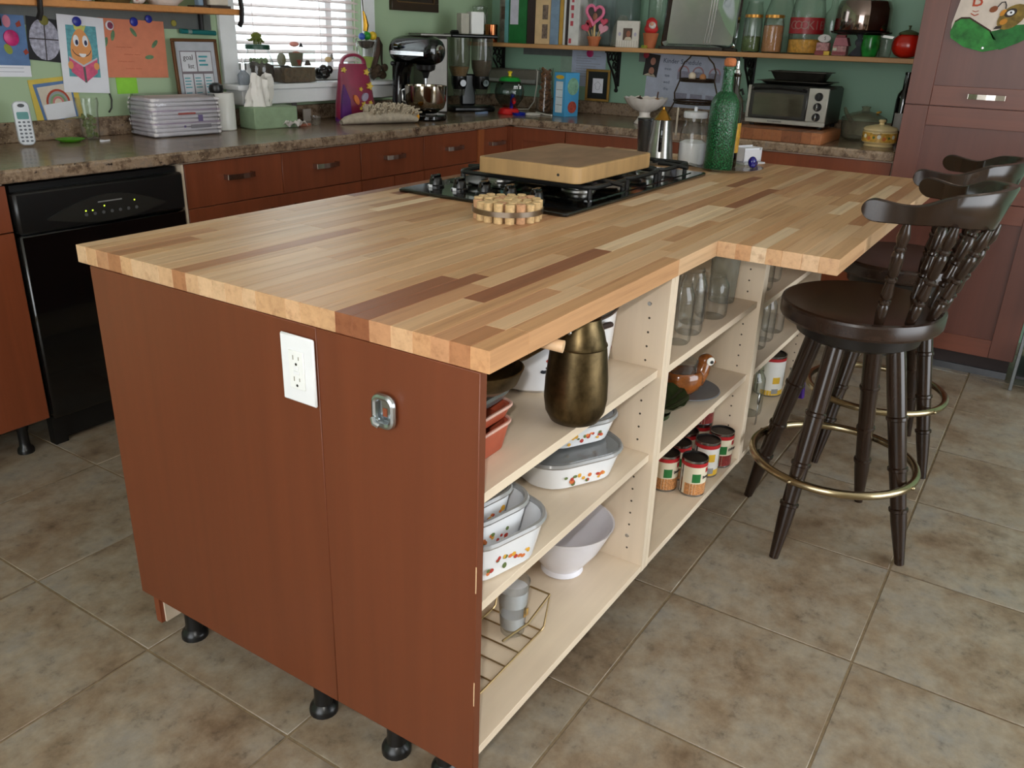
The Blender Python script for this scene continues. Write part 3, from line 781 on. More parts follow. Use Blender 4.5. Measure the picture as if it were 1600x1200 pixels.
for mt, items in ((FLC[0], [(-2.28, 0.075, 0.006), (-2.12, 0.083, 0.007), (-0.75, 0.055, 0.012), (-0.45, 0.09, 0.008)]), (M('pattern_black', (26, 34, 44), 0.5), [(-2.36, 0.052, 0.006), (-2.30, 0.060, 0.004), (-2.24, 0.064, 0.004), (-2.19, 0.068, 0.004), (-2.27, 0.08, 0.004), (-2.22, 0.084, 0.004), (-2.17, 0.088, 0.004), (-0.62, 0.075, 0.006)]), (M('pattern_cream', (214, 204, 190), 0.5), [(-2.23, 0.046, 0.010)]), (FLC[1], [(-0.6, 0.045, 0.010), (-0.35, 0.06, 0.008)]), (FLC[2], [(-0.7, 0.028, 0.009), (-0.5, 0.03, 0.007), (-0.4, 0.112, 0.005), (-0.7, 0.112, 0.005)]), (M('pattern_blue', (60, 80, 140), 0.5), [(-0.55, 0.06, 0.006)])):
    b = B()
    for a, z, s in items:
        p, na = on_oval(a, z)
        b.lathe([(0, 0.0006), (s, 0)], 10, mtx=Matrix.Translation(p) @ Matrix.Rotation(na, 4, 'Z') @ Matrix.Rotation(PI / 2, 4, 'Y') @ Matrix.Diagonal((0.7, 1.2, 1, 1)))
    o = b.obj('pattern', mt, ep_); o['kind'] = 'stuff'
B().tube([(-0.035, -0.111, 0.128), (-0.03, -0.126, 0.134), (0.03, -0.126, 0.134), (0.035, -0.111, 0.128)], 0.006, 8).obj('handle', M('dark_rim', (52, 36, 34)), ep_)

kt = thing('brass_kettle', 'tarnished brass kettle with a long handle hanging from the worktop over the shelf', 'kettle', (0.350, 0.043, 0.6657))
B().lathe([(0, 0.0), (0.034, 0.001), (0.046, 0.007), (0.055, 0.024), (0.0585, 0.048), (0.0575, 0.085), (0.052, 0.140), (0.0505, 0.150), (0.052, 0.1525), (0.049, 0.156), (0.0445, 0.176), (0.038, 0.192), (0.037, 0.203), (0, 0.203)], 36).obj('body', TARNISH, kt)
B().tube([(0.048, 0.012, 0.150), (0.058, 0.016, 0.172), (0.054, 0.014, 0.196), (0.03, 0.006, 0.204)], 0.008, 8).obj('spout_handle', TARNISH, kt)
# the wide ladle and its peg, hung beside the kettle
ld = thing('brass_ladle', 'tarnished brass ladle bowl hanging under the worktop edge beside the kettle', 'ladle', (0.090, 0.072, 0.846))
b = B(); b.lathe([(0.001, -0.043), (0.033, -0.038), (0.054, -0.023), (0.064, 0.002), (0.062, 0.003), (0.052, -0.020), (0.031, -0.034), (0, -0.039)], 32); b.obj('bowl', TARNISH, ld)
b = B(); b.tube([(0.056, -0.006, -0.006), (0.09, -0.016, -0.004), (0.14, -0.026, 0.004), (0.18, -0.032, 0.012), (0.20, -0.036, 0.018)], [0.016, 0.014, 0.012, 0.011, 0.009], 8, False, 0.45); b.obj('handle', TARNISH, ld)
B().sph((0.190, -0.046, 0.014), 0.004, 10, 6).obj('rivet', STEEL, ld)
pg = tag(B().rod((0.190, 0.060, 0.868), (0.207, -0.004, 0.8625), 0.009, 14, 0.0105).obj('wooden_peg', mat_veneer('peg_wood', (226, 190, 150))), 'pale wooden peg poking out beside the brass kettle', 'peg')

rd = thing('baking_dish', 'terracotta rectangular baking dish at the left end of the top shelf', 'dish', (0.108, 0.180, z1), 0.0)
TERRA = M('terracotta', (176, 82, 56), 0.4)
def rdish(parent, name, sx0, sx1, sy, z, h, m, mtx=None):
    b = B(); 
    def ring(s, t_, zz): return [b.v((x, y, zz)) for x, y in rrect(-s, s, -t_, t_, 0.02, 4)]
    R_ = [ring(sx0 - 0.006, sy - 0.012, z), ring(sx0, sy - 0.006, z + 0.006), ring(sx1, sy, z + h), ring(sx1 - 0.006, sy - 0.006, z + h), ring(sx0 - 0.008, sy - 0.014, z + 0.008)]
    n = len(R_[0])
    for A, C in zip(R_, R_[1:]):
        for i in range(n): b.face([A[i], A[(i + 1) % n], C[(i + 1) % n], C[i]])
    b.face(list(reversed(R_[0]))); b.face(R_[-1])
    return b.obj(name, m, parent)
rdish(rd, 'body', 0.072, 0.084, 0.104, 0, 0.052, TERRA)
B().tube([(x, y, 0.053) for x, y in rrect(-0.085, 0.085, -0.105, 0.105, 0.022, 4)], 0.003, 6, True).obj('rim', M('pale_rim', (206, 164, 150), 0.4), rd)
rd2 = thing('baking_dish', 'second terracotta dish with a grey lid, nested on the dish on the top shelf', 'dish', (0.108, 0.180, z1 + 0.0575), 0.0)
rdish(rd2, 'body', 0.078, 0.085, 0.105, 0, 0.025, TERRA)
B().tube([(x, y, 0.026) for x, y in rrect(-0.086, 0.086, -0.106, 0.106, 0.022, 4)], 0.003, 6, True).obj('rim', M('pale_rim', (206, 164, 150)), rd2)
LIDG = M('grey_lid', (92, 90, 88), 0.25)
rdish(rd2, 'lid', 0.082, 0.076, 0.098, 0.029, 0.022, LIDG)
B().tube([(x, y, 0.052) for x, y in rrect(-0.079, 0.079, -0.100, 0.100, 0.022, 4)], 0.005, 6, True).obj('lid_rim', LIDG, rd2)
B().lathe([(0, -0.006), (0.024, -0.006), (0.026, 0), (0.024, 0.006), (0, 0.006)], 20, mtx=Matrix.Translation((0.106, -0.045, 0.008)) @ Matrix.Rotation(0.3, 4, 'Y')).obj('handle', LIDG, rd2)

# --- middle shelf
z2 = 0.4605


def casserole(label, loc, rz, s, h, lid=True, hnd=None, dish='casserole_dish', seed=1, lidh=0.0, group='white glass-lidded casserole dishes'):
    t = thing(dish, label, 'dish', loc, rz)
    sq_dish(B(), s * 0.86, s, h, 0.005, s * 0.52).obj('body', ENAMEL, t)
    rnd = random.Random(seed)
    for mt in FLC[:4]:                                          # fruit print on the front (-y) and side (+x) walls
        b = B()
        for face in (0, 1):
            for k in range(4):
                u = rnd.uniform(-0.5, 0.42) * s; z = h * rnd.uniform(0.22, 0.62); sz = rnd.uniform(0.0035, 0.006); fr = s * (0.86 + 0.14 * z / h) + 0.0006
                mt_ = Matrix.Translation((u, -fr, z)) @ Matrix.Rotation(PI / 2, 4, 'X') if face == 0 else Matrix.Translation((fr, u, z)) @ Matrix.Rotation(PI / 2, 4, 'Y')
                b.lathe([(0, 0.0008), (sz, 0)], 8, mtx=mt_ @ Matrix.Diagonal((1, rnd.uniform(0.6, 1.2), 1, 1)))
        o = b.obj('fruit_pattern', mt, t); o['kind'] = 'stuff'
    B().tube(rim_ring(s - 0.001, h + 0.003, s * 0.60), 0.0055, 6, True).obj('glass_rim', GREYC, t)
    if hnd == 'tab':
        B().prism([(-0.018, 0), (0.018, 0), (0.022, 0.075), (0.014, 0.085), (-0.014, 0.085), (-0.022, 0.075)], h * 0.62, h * 0.62 + 0.008, 'xy').obj('handle', ENAMEL, t).matrix_local = Matrix.Translation((-s * 0.97, 0, 0)) @ Matrix.Rotation(PI / 2, 4, 'Z')
    if lid:
        b = B(); R_ = []
        for f, z in ((1.0, h + 0.0035), (0.985, h + 0.010), (0.80, h + 0.014), (0.5, h + 0.016)):
            R_.append([b.v((x, y, z)) for x, y in rrect(-s * f, s * f, -s * f, s * f, s * 0.60 * f, 6)])
        n = len(R_[0])
        for A, C in zip(R_, R_[1:]):
            for i in range(n): b.face([A[i], A[(i + 1) % n], C[(i + 1) % n], C[i]])
        b.face(R_[-1]); b.obj('glass_lid', glass('grey_glass', (196, 198, 198), 0.05, 0.9, ((200, 204, 206), 0.18)), t)
    return t


casserole('big square white casserole with fruit print and a side handle on the middle shelf', (0.520, 0.165, z2), math.radians(-28), 0.116, 0.060, True, 'tab', seed=3)
casserole('smaller white casserole stacked on the big one, under the shelf above', (0.535, 0.170, z2 + 0.078), math.radians(-28), 0.100, 0.050, False, None, seed=5)
t = casserole('small white dish leaning at the top of the casserole stack', (0.545, 0.185, z2 + 0.138), math.radians(-20), 0.080, 0.030, False, None, seed=6)
casserole('deep white casserole at the left end of the middle shelf, lowest of its nest', (0.150, 0.126, z2), math.radians(-14), 0.108, 0.076, False, None, seed=8)
casserole('middle-sized white dish nested in the deep casserole at the left end', (0.142, 0.132, z2 + 0.034), math.radians(-12), 0.088, 0.074, False, None, seed=9)
casserole('smallest white dish at the top of the nest at the left end', (0.134, 0.136, z2 + 0.066), math.radians(-10), 0.069, 0.064, False, None, seed=11)
gl = thing('pan_cover', 'clear glass lid standing behind the nested white dishes', 'lid', (0.318, 0.270, z2), 0.35)
b = B(); b.lathe([(0, 0.012), (0.04, 0.010), (0.068, 0.002), (0.072, 0), (0.072, -0.004)], 28, mtx=Matrix.Translation((0, 0, 0.073)) @ Matrix.Rotation(math.radians(-80), 4, 'X')); b.obj('dome', glass('lid_glass', (226, 222, 214), 0.04, 0.9, ((220, 214, 204), 0.12)), gl)
B().sph((0, 0.018, 0.073), 0.012, 12, 8).obj('knob', glass('lid_glass'), gl)

# --- bottom shelf
z0 = 0.1635
bw = thing('white_bowl', 'white footed bowl leaning up at the far end of the bottom shelf', 'bowl', (0.572, 0.165, z0))
B().lathe([(0, 0.003), (0.046, 0), (0.050, 0.004), (0.047, 0.016), (0.056, 0.028), (0.085, 0.070), (0.113, 0.131), (0.115, 0.134), (0.111, 0.133), (0.081, 0.070), (0.050, 0.030), (0.02, 0.018), (0, 0.017)], 40).obj('bowl', M('lavender_white_glaze', (234, 234, 244), 0.18, var=0.02), bw)
rk = thing('wire_rack', 'brass wire rack lying on the bottom shelf holding candle glasses', 'rack', (0.222, 0.149, z0))
WIRE = M('brass_wire', (170, 146, 104), 0.35, 0.9, 0.12); b = B(); r = 0.0024
x0, x1, y0, y1 = -0.165, 0.125, -0.062, 0.062
b.tube([(x0, y0, r), (x1, y0, r), (x1, y1, r), (x0, y1, r)], r, 6, True)
for k in range(5): b.rod((x0 + 0.055 + k * 0.05, y0, r), (x0 + 0.055 + k * 0.05, y1, r), 0.0018, 6)
b.tube([(x1, y0, r), (x1 + 0.012, y0, r + 0.004), (x1 + 0.030, y0, 0.076), (x1 + 0.030, y1, 0.076), (x1 + 0.012, y1, r + 0.004), (x1, y1, r)], r, 6)
b.tube([(x0, y0, r), (x0 - 0.002, y0, 0.076), (x0 - 0.002, y1, 0.076), (x0, y1, r)], r, 6)
b.rod((x1 + 0.030, 0.0, 0.076), (x1 - 0.05, y0 + 0.01, 0.070), r, 6); b.tube([(x1 + 0.030, y0, 0.076), (x1 - 0.06, y0 - 0.002, 0.060), (x1 - 0.15, y0, 0.076)], r, 6)
b.obj('wires', WIRE, rk)
WAX = M('white_wax', (226, 230, 240), 0.6, var=0.03)


def candle_glass(label, x, y):
    t = thing('candle_glass', label, 'candle glass', (x + 0.022, y - 0.006, z0 + 0.006))
    B().lathe([(0, 0), (0.023, 0), (0.025, 0.003), (0.0265, 0.02), (0.034, 0.128), (0.0335, 0.128), (0.0255, 0.02), (0.02, 0.008), (0, 0.008)], 24).obj('glass', glass('clear_glass'), t)
    B().lathe([(0, 0.018), (0.0248, 0.018), (0.0265, 0.046), (0, 0.046)], 24).obj('wax', WAX, t)
    B().lathe([(0, 0.072), (0.0285, 0.072), (0.031, 0.108), (0, 0.108)], 24).obj('wax', WAX, t)
    B().box(-0.006, 0.010, -0.031, -0.0295, 0.050, 0.066).obj('sticker', M('gold_sticker', (190, 150, 80), 0.4), t)
    return t


candle_glass('tall candle glass with white wax layers standing in the wire rack', 0.286, 0.140)
candle_glass('candle glass beside the brown panel edge, left end of the wire rack', 0.118, 0.150)

# --- second unit: glass jars on its top shelf
zA = 0.6565


def jar(label, loc, r, h, cat='jar', neck=0.74, lid=None, fill=None, shoulder=0.2, name='glass_jar', group=None, ridges=True):
    t = thing(name, label, cat, loc, 0.0, group)
    hs = h * (1 - shoulder); nr = r * neck
    pr = [(0, 0.004), (r * 0.85, 0), (r * 0.97, 0.006), (r, 0.014), (r, hs * 0.92), (r * 0.97, hs), (nr * 1.04, hs + (h - hs) * 0.55), (nr, hs + (h - hs) * 0.7), (nr * 1.07, hs + (h - hs) * 0.78), (nr, hs + (h - hs) * 0.84), (nr, h)]
    B().lathe(pr, 24).obj('glass', GLASS, t)
    if fill:
        m, f0, f1 = fill
        B().lathe([(0, f0 * h + 0.006), (r * 0.93, f0 * h + 0.006), (r * 0.95, f0 * h + 0.012), (r * 0.95, f1 * h), (r * 0.6, f1 * h + 0.004), (0, f1 * h + 0.002)], 20).obj('contents', m, t)
    if lid: B().lathe([(0, h + 0.001), (nr * 1.10, h + 0.001), (nr * 1.12, h - 0.012), (nr * 1.06, h - 0.012)], 24).obj('lid', lid, t)
    return t


jg = 'clear canning jars on the upper shelves'
LATTICE = glass('cut_glass', (236, 238, 232), 0.12, 0.86, ((214, 214, 204), 0.15))
for lab, x, y, r, h in (('clear jar at the left end of the upper shelf, behind the divider', 0.912, 0.075, 0.034, 0.150), ('clear jar second from the divider, front of the upper shelf', 0.998, 0.080, 0.034, 0.165), ('clear jar with its handle facing out, third along the upper shelf', 1.080, 0.105, 0.034, 0.125),
                        ('wide clear jar in front of the others on the upper shelf', 1.165, 0.085, 0.043, 0.115), ('tall clear jar behind the wide jar on the upper shelf', 1.160, 0.225, 0.048, 0.185), ('clear jar at the back of the upper shelf beside the tall one', 1.040, 0.240, 0.044, 0.175), ('clear jar in the back corner of the upper shelf', 0.925, 0.235, 0.042, 0.170)):
    jar(lab, (x, y, zA), r, h, group=jg)
cj = thing('cut_glass_jar', 'sparkling cut glass tumbler at the far end of the upper shelf', 'jar', (1.318, 0.110, zA))
b = B(); n = 28
def cutfn(u, v):
    a = 2 * PI * u; rr_ = 0.034 + 0.005 * v + 0.0018 * ((round(u * n) + round(v * 10)) % 2); return (rr_ * math.cos(a), rr_ * math.sin(a), 0.001 + v * 0.155)
b.grid(cutfn, n, 10); b.lathe([(0, 0.002), (0.033, 0.001)], 20); b.obj('glass', LATTICE, cj, sharp=5)

# --- second unit, middle shelf
zB = 0.4365
gd = thing('green_leaf_dish', 'dark green leaf-ribbed dish at the left end of the middle shelf', 'dish', (0.945, 0.135, zB), 0.2)
b = B()
def leaf(u, v):
    a = 2 * PI * u; r_ = v; rr_ = 0.098 * r_ * (1 + 0.05 * math.cos(2 * a)); z = 0.010 + 0.045 * r_ ** 2 + 0.003 * math.sin(14 * a) * r_
    return (rr_ * math.cos(a), rr_ * math.sin(a), z)
b.grid(leaf, 56, 8); b.lathe([(0, 0), (0.05, 0), (0.052, 0.012)], 24); b.obj('dish', M('dark_green_glaze', (46, 62, 34), 0.2, var=0.35, vs=(30, 30, 30)), gd)
pl = thing('pewter_plate', 'round grey metal plate under the brown rooster bowl', 'plate', (1.140, 0.115, zB))
B().lathe([(0, 0), (0.05, 0), (0.055, 0.004), (0.088, 0.012), (0.090, 0.013), (0.088, 0.015), (0.052, 0.006), (0, 0.005)], 36).obj('plate', M('pewter', (140, 146, 156), 0.3, 0.6), pl)
rb = thing('rooster_bowl', 'brown glazed hen-shaped bowl on the grey plate', 'bowl', (1.115, 0.118, zB + 0.0065), -2.25)
HEN = M('brown_glaze', (132, 74, 30), 0.15, var=0.45, vs=(40, 40, 40), coat=0.5)
B(Matrix.Diagonal((0.85, 1.15, 1, 1))).lathe([(0, 0), (0.026, 0), (0.040, 0.014), (0.050, 0.035), (0.048, 0.058), (0.042, 0.066), (0.038, 0.064), (0.044, 0.040), (0.03, 0.012), (0, 0.010)], 28).obj('body', HEN, rb)
b = B(); b.tube([(0, 0.036, 0.030), (0, 0.052, 0.058), (0, 0.058, 0.080), (0, 0.062, 0.094)], [0.024, 0.022, 0.019, 0.012], 12); b.sph((0, 0.062, 0.090), (0.019, 0.022, 0.017)); b.sph((0, 0.084, 0.082), (0.006, 0.010, 0.006), 8, 6); b.obj('head', HEN, rb)
for sx in (-1, 1):
    e = B().lathe([(0, 0.003), (0.010, 0.002), (0.012, 0)], 16, mtx=Matrix.Translation((sx * 0.0175, 0.066, 0.091)) @ Matrix.Rotation(sx * PI / 2, 4, 'Y')).obj('eye', M('eye_white', (236, 232, 224), 0.3), rb)
    B().lathe([(0, 0.0046), (0.0045, 0.0040), (0.005, 0.002)], 12, mtx=Matrix.Translation((sx * 0.0185, 0.068, 0.090)) @ Matrix.Rotation(sx * PI / 2, 4, 'Y')).obj('pupil', BLACKP, e)
B().lathe([(0, 0.0), (0.034, 0.0), (0.038, 0.05), (0.037, 0.05), (0.033, 0.002)], 20, (0, -0.004, 0.045)).obj('glass_cup', GLASS, rb)
gb = thing('glass_pitcher', 'round clear glass pitcher in the back of the middle shelf', 'pitcher', (1.285, 0.265, zB))
B().lathe([(0, 0.003), (0.05, 0), (0.074, 0.03), (0.080, 0.065), (0.066, 0.105), (0.056, 0.14), (0.066, 0.165)], 28).obj('glass', glass('cloudy_glass', (226, 232, 236), 0.06, 0.86, ((210, 216, 226), 0.22)), gb)
gb = thing('glass_pitcher', 'cloudy glass dish at the back left of the middle shelf', 'dish', (1.00, 0.285, zB))
B().lathe([(0, 0.003), (0.045, 0), (0.052, 0.02), (0.056, 0.085), (0.058, 0.09)], 28).obj('glass', glass('cloudy_glass'), gb)

# --- food cans on the bottom shelf
z0c = 0.1635
TIN = M('tin', (150, 150, 150), 0.25, 1.0, 0.06); CANBLACK = M('can_top_dark', (30, 26, 26), 0.35, 0.4); CANRED = M('can_red', (176, 28, 34), 0.4, var=0.04); CREAML = M('can_label_cream', (224, 214, 190), 0.5, var=0.03); GREENL = M('label_green', (34, 112, 52), 0.5); WHITEL = M('can_label_white', (232, 230, 226), 0.5, var=0.02); INK = M('print_ink', (28, 26, 30), 0.6)
BEANT = M('printed_tan_beans', (190, 130, 78), 0.5, var=0.5, vs=(220, 220, 220)); BEANR = M('printed_red_beans', (122, 34, 30), 0.5, var=0.5, vs=(200, 200, 200)); YELL = M('label_yellow', (222, 178, 50), 0.5)


def can(label, x, y, z=z0c, kind='tan', rz=0.0, r=0.0365, h=0.108):
    t = thing('food_can', label, 'can', (x, y, z), rz, 'food cans on the bottom shelf')
    B().lathe([(0, 0.0006), (r * 0.93, 0.0006), (r * 0.97, 0), (r * 0.99, 0.003), (r * 0.98, 0.005), (r * 0.98, h - 0.006), (r, h - 0.003), (r, h), (r * 0.94, h)], 28).obj('body', TIN, t)
    B().lathe([(r * 0.945, h - 0.0005), (r * 0.93, h - 0.004), (0, h - 0.004)], 28).obj('lid', CANBLACK, t)
    B().lathe([(r * 0.988, h - 0.018), (r * 0.992, h - 0.018), (r * 0.992, h - 0.007), (r * 0.988, h - 0.007)], 28).obj('label_band', CANRED, t)
    bean = {'tan': BEANT, 'red': BEANR, 'corn': YELL}[kind]
    def patch(nm, m, a0, a1, za, zb, d): return B().lathe([(r * 0.98, za), (r * (0.984 + d), za), (r * (0.984 + d), zb), (r * 0.98, zb)], 12, a0=a0, a1=a1).obj(nm, m, t)
    f = -PI / 2
    patch('label', CREAML if kind != 'corn' else WHITEL, f - 1.3, f + 1.3, 0.006, h - 0.018, 0.001)
    patch('label_back', WHITEL, f + 1.3, f + 2 * PI - 1.3, 0.006, h - 0.018, 0.001)
    patch('printed_beans', bean, f - 1.1, f + 1.15, 0.006, 0.040 if kind != 'corn' else 0.024, 0.004)
    patch('green_square', GREENL, f - 0.55, f + 0.12, 0.044, 0.070, 0.005) if kind != 'corn' else patch('green_square', GREENL, f + 0.8, f + 1.2, 0.035, 0.085, 0.005)
    if kind != 'corn':
        patch('red_badge', CANRED, f + 0.55, f + 1.15, 0.072, 0.086, 0.005)
        word = 'Kidney' if kind == 'red' else 'Beans'
        q = text(word, 0.013, INK, t, (0, 0, 0), name='lettering')
        a = f + 0.62; q.matrix_local = Matrix.Translation((r * 1.0 * math.cos(a), r * 1.0 * math.sin(a), 0.060)) @ Matrix.Rotation(a + PI / 2, 4, 'Z') @ Matrix.Rotation(PI / 2, 4, 'X')
    else:
        patch('yellow_square', YELL, f - 0.3, f + 0.25, 0.050, 0.074, 0.005); patch('barcode', M('barcode_grey', (150, 150, 150), 0.6), f - 0.3, f + 0.2, 0.012, 0.030, 0.005)
    return t


can('bean can at the left end of the back row, next to the maple divider', 1.088, 0.130, rz=-0.75)
can('bean can nearest the camera, in front of the other cans', 1.108, 0.055, rz=-0.75)
can('white can with a yellow square, second in the front row', 1.236, 0.066, kind='corn', rz=-0.75)
can('bean can with red beans, third in the front row', 1.318, 0.054, kind='red', rz=-0.8)
can('kidney bean can, lower one of the stack against the second divider', 1.338, 0.131, kind='red', rz=-0.7)
can('kidney bean can standing on top of the stack against the second divider', 1.337, 0.130, z0c + 0.1085, kind='red', rz=-0.7)
can('bean can second in the back row behind the nearest can', 1.170, 0.128, rz=-0.9)
can('bean can third in the back row behind the yellow-square can', 1.256, 0.141, rz=-0.9)
can('bean can in the rear row between the back row and the cabinet back', 1.205, 0.212, kind='red', rz=-0.9)
can('bean can in the rear row beside the kidney bean stack', 1.300, 0.216, kind='red', rz=-0.9)

# --- third unit
jar('tall clear jar next to the second divider on the third unit middle shelf', (1.650, 0.090, 0.4285), 0.034, 0.180, group=jg)
jar('tall clear bottle-like jar second along the third unit middle shelf', (1.740, 0.095, 0.4285), 0.036, 0.185, neck=0.5, shoulder=0.35, group=jg)
jar('clear jar third along the third unit middle shelf, behind the stool seat', (1.850, 0.095, 0.4285), 0.036, 0.150, group=jg)
jar('clear jar on the third unit top shelf right under the overhang', (1.600, 0.085, 0.6345), 0.036, 0.15, group=jg)
jar('second clear jar on the third unit top shelf, just left of the stool', (1.720, 0.095, 0.6345), 0.036, 0.15, group=jg)
jar('clear jar with a bit of green on the third unit bottom shelf, beside a spoon', (1.735, 0.105, z0c), 0.046, 0.165, group=jg)
t = can('white can with an orange square on the third unit bottom shelf, behind the stool leg', 1.960, 0.105, kind='corn', rz=-0.75, r=0.05, h=0.15)
can('green and white can at the back of the third unit bottom shelf', 2.015, 0.235, kind='corn', rz=-0.2, r=0.042, h=0.14)
t = tag(B().box(1.80, 1.89, 0.20, 0.28, z0c, z0c + 0.165, 0.003).obj('food_box', M('green_yellow_box', (110, 140, 40), 0.5, var=0.5, vs=(40, 40, 40))), 'green and yellow food box at the back of the third unit bottom shelf', 'box')
sp = thing('spoon', 'steel spoon standing upright in front of the clear jar, near the second divider', 'spoon', (1.655, 0.050, z0c))
B().box(-0.006, 0.006, -0.001, 0.001, 0, 0.075, 0.0006).obj('handle', STEEL, sp); B(Matrix.Translation((0, 0, 0.092)) @ Matrix.Diagonal((0.014, 0.005, 0.022, 1))).sph((0, 0, 0), 1.0, 14, 8).obj('bowl', STEEL, sp)
pb = thing('purple_bag', 'purple bag hanging at the far end of the third unit', 'bag', (2.135, 0.060, 0.10), PI / 2)
b = B(); b.prism([(-0.05, 0), (0.05, 0.0), (0.04, 0.16), (0.015, 0.30), (-0.015, 0.30), (-0.035, 0.16)], -0.012, 0.012); b.obj('bag_body', M('purple_cloth', (74, 36, 128), 0.8, var=0.2), pb, bev=0.006)
B().tube([(0.01, 0, 0.29), (0.014, 0, 0.52), (0.002, 0, 0.772), (-0.014, 0, 0.52), (-0.01, 0, 0.29)], 0.006, 6).obj('strap', M('purple_cloth', (74, 36, 128)), pb)
tag(B().lathe([(0, 0), (0.006, 0), (0.007, 0.003), (0.003, 0.005), (0, 0.005)], 7, (1.185, -0.345, 0.0002), Matrix.Diagonal((1.4, 0.8, 1, 1))).obj('blue_scrap', M('blue_scrap', (40, 62, 150), 0.6)), 'tiny blue scrap lying on the floor tiles near the stool', 'scrap')
# ================================================================== ON THE WORKTOP BY THE HOB
ZW = H + 0.0006
tr = thing('glass_tray', 'round clear glass plate under the green bottle at the far side of the hob', 'plate', (2.025, 0.385, ZW))
B().lathe([(0, 0.001), (0.08, 0), (0.09, 0.003), (0.125, 0.014), (0.128, 0.014), (0.094, 0.005), (0.08, 0.003), (0, 0.003)], 40).obj('plate', glass('clear_glass'), tr)
GGREEN = glass('green_glass', (70, 140, 92), 0.08, 0.50, ((22, 72, 40), 0.55))
gb = thing('green_bottle', 'tall textured green glass bottle with a cork, in front of the dark bottle', 'bottle', (1.985, 0.400, ZW + 0.0045))
b = B(); prof = [(0, 0.002), (0.046, 0), (0.049, 0.005), (0.049, 0.205), (0.046, 0.225), (0.034, 0.246), (0.021, 0.256), (0.0185, 0.27), (0.0175, 0.322), (0.020, 0.323), (0.020, 0.334), (0.014, 0.334)]
b.lathe(prof, 32)
t_ = NT('green_textured_glass'); mp_ = t_.pos((240, 240, 190)); nz_ = t_.noise(mp_, 1.0, 1)
r_ = t_.ramp(nz_, 'Fac', [(0.35, lin((14, 66, 34))), (0.65, lin((38, 112, 66)))]); t_.link(r_, 0, t_.b, 'Base Color'); t_.b.inputs['Roughness'].default_value = 0.12; t_.b.inputs['Transmission Weight'].default_value = 0.35; t_.bump(nz_, 'Fac', 0.6, 0.004)
b.obj('glass', t_.m, gb)
B().lathe([(0, 0.325), (0.0125, 0.325), (0.014, 0.335), (0.019, 0.337), (0.020, 0.352), (0.015, 0.360), (0, 0.362)], 16).obj('cork_stopper', M('red_cork', (176, 104, 62), 0.85, var=0.25, vs=(140, 140, 140)), gb)
db = thing('oil_bottle', 'dark oil bottle with a steel pourer behind the green bottle', 'bottle', (2.082, 0.405, ZW + 0.0045))
B().lathe([(0, 0), (0.033, 0), (0.035, 0.004), (0.035, 0.20), (0.030, 0.225), (0.015, 0.25), (0.0135, 0.30), (0.015, 0.302), (0.015, 0.312), (0, 0.312)], 24).obj('glass', M('dark_bottle_glass', (26, 18, 10), 0.08, coat=0.4), db)
B().lathe([(0.0355, 0.05), (0.0358, 0.05), (0.0358, 0.15), (0.0355, 0.15)], 16, a0=-2.6, a1=0.2).obj('label', M('gold_label', (196, 146, 48), 0.4, var=0.35, vs=(60, 60, 60)), db)
b = B(); b.lathe([(0, 0.312), (0.012, 0.312), (0.010, 0.322), (0.005, 0.326), (0.004, 0.35), (0, 0.352)], 12); b.tube([(0.008, 0, 0.318), (0.012, 0, 0.335), (0.008, 0, 0.350)], 0.002, 6); b.obj('pourer', CHROME, db)
bh = thing('glass_figurine', 'small cobalt blue glass lump on the glass plate', 'figurine', (2.105, 0.317, ZW + 0.006))
b = B(); b.sph((-0.004, 0, 0.020), (0.017, 0.015, 0.019)); b.sph((0.014, 0.0, 0.014), (0.015, 0.014, 0.012)); b.sph((-0.012, -0.004, 0.010), (0.012, 0.012, 0.010)); b.obj('body', M('cobalt_glass', (22, 18, 120), 0.08, coat=0.6), bh)
nh = thing('paper_holder', 'white open box of cards standing behind the blue glass lump', 'holder', (2.255, 0.385, ZW), -0.45)
b = B(); b.box(-0.045, 0.045, -0.025, 0.028, 0.008, 0.012); b.box(-0.045, 0.045, 0.025, 0.028, 0.008, 0.062); b.box(-0.045, 0.045, -0.025, -0.022, 0.008, 0.050); b.box(-0.045, -0.042, -0.025, 0.028, 0.008, 0.058); b.box(0.042, 0.045, -0.025, 0.028, 0.008, 0.058); b.obj('box', CERAM, nh)
B().box(-0.055, 0.055, -0.04, 0.035, 0, 0.007, 0.002).obj('base', CERAM, nh)
B().box(-0.038, 0.038, -0.018, 0.020, 0.013, 0.056).obj('cards', PAPER, nh)
sj = thing('salt_jar', 'clear glass jar half full of white salt with a white lid', 'jar', (2.050, 0.525, ZW))
B().lathe([(0, 0.003), (0.044, 0), (0.048, 0.006), (0.049, 0.02), (0.048, 0.105), (0.042, 0.135), (0.036, 0.146), (0.036, 0.165)], 28).obj('glass', GLASS, sj)
B().lathe([(0, 0.006), (0.044, 0.006), (0.0462, 0.02), (0.0462, 0.078), (0.030, 0.086), (0.012, 0.083), (0, 0.082)], 28).obj('salt', M('white_salt', (240, 240, 244), 0.9, var=0.02), sj)
B().lathe([(0.037, 0.163), (0.041, 0.163), (0.042, 0.166), (0.042, 0.180), (0.040, 0.183), (0, 0.183)], 28).obj('lid', M('pale_grey_lid', (200, 200, 204), 0.35), sj)
B().lathe([(0, 0.184), (0.006, 0.184), (0.006, 0.198), (0, 0.198)], 12, (0.012, 0.006, 0)).obj('spoon_knob', PAPER, sj)
mp = thing('coffee_pot', 'stainless steel stovetop coffee pot with a brass-coloured lid', 'coffee pot', (1.985, 0.620, ZW))
B().lathe([(0, 0), (0.047, 0), (0.050, 0.004), (0.049, 0.020), (0.047, 0.022), (0.040, 0.085), (0.033, 0.150), (0.033, 0.152), (0.030, 0.152)], 30).obj('body', STEEL, mp)
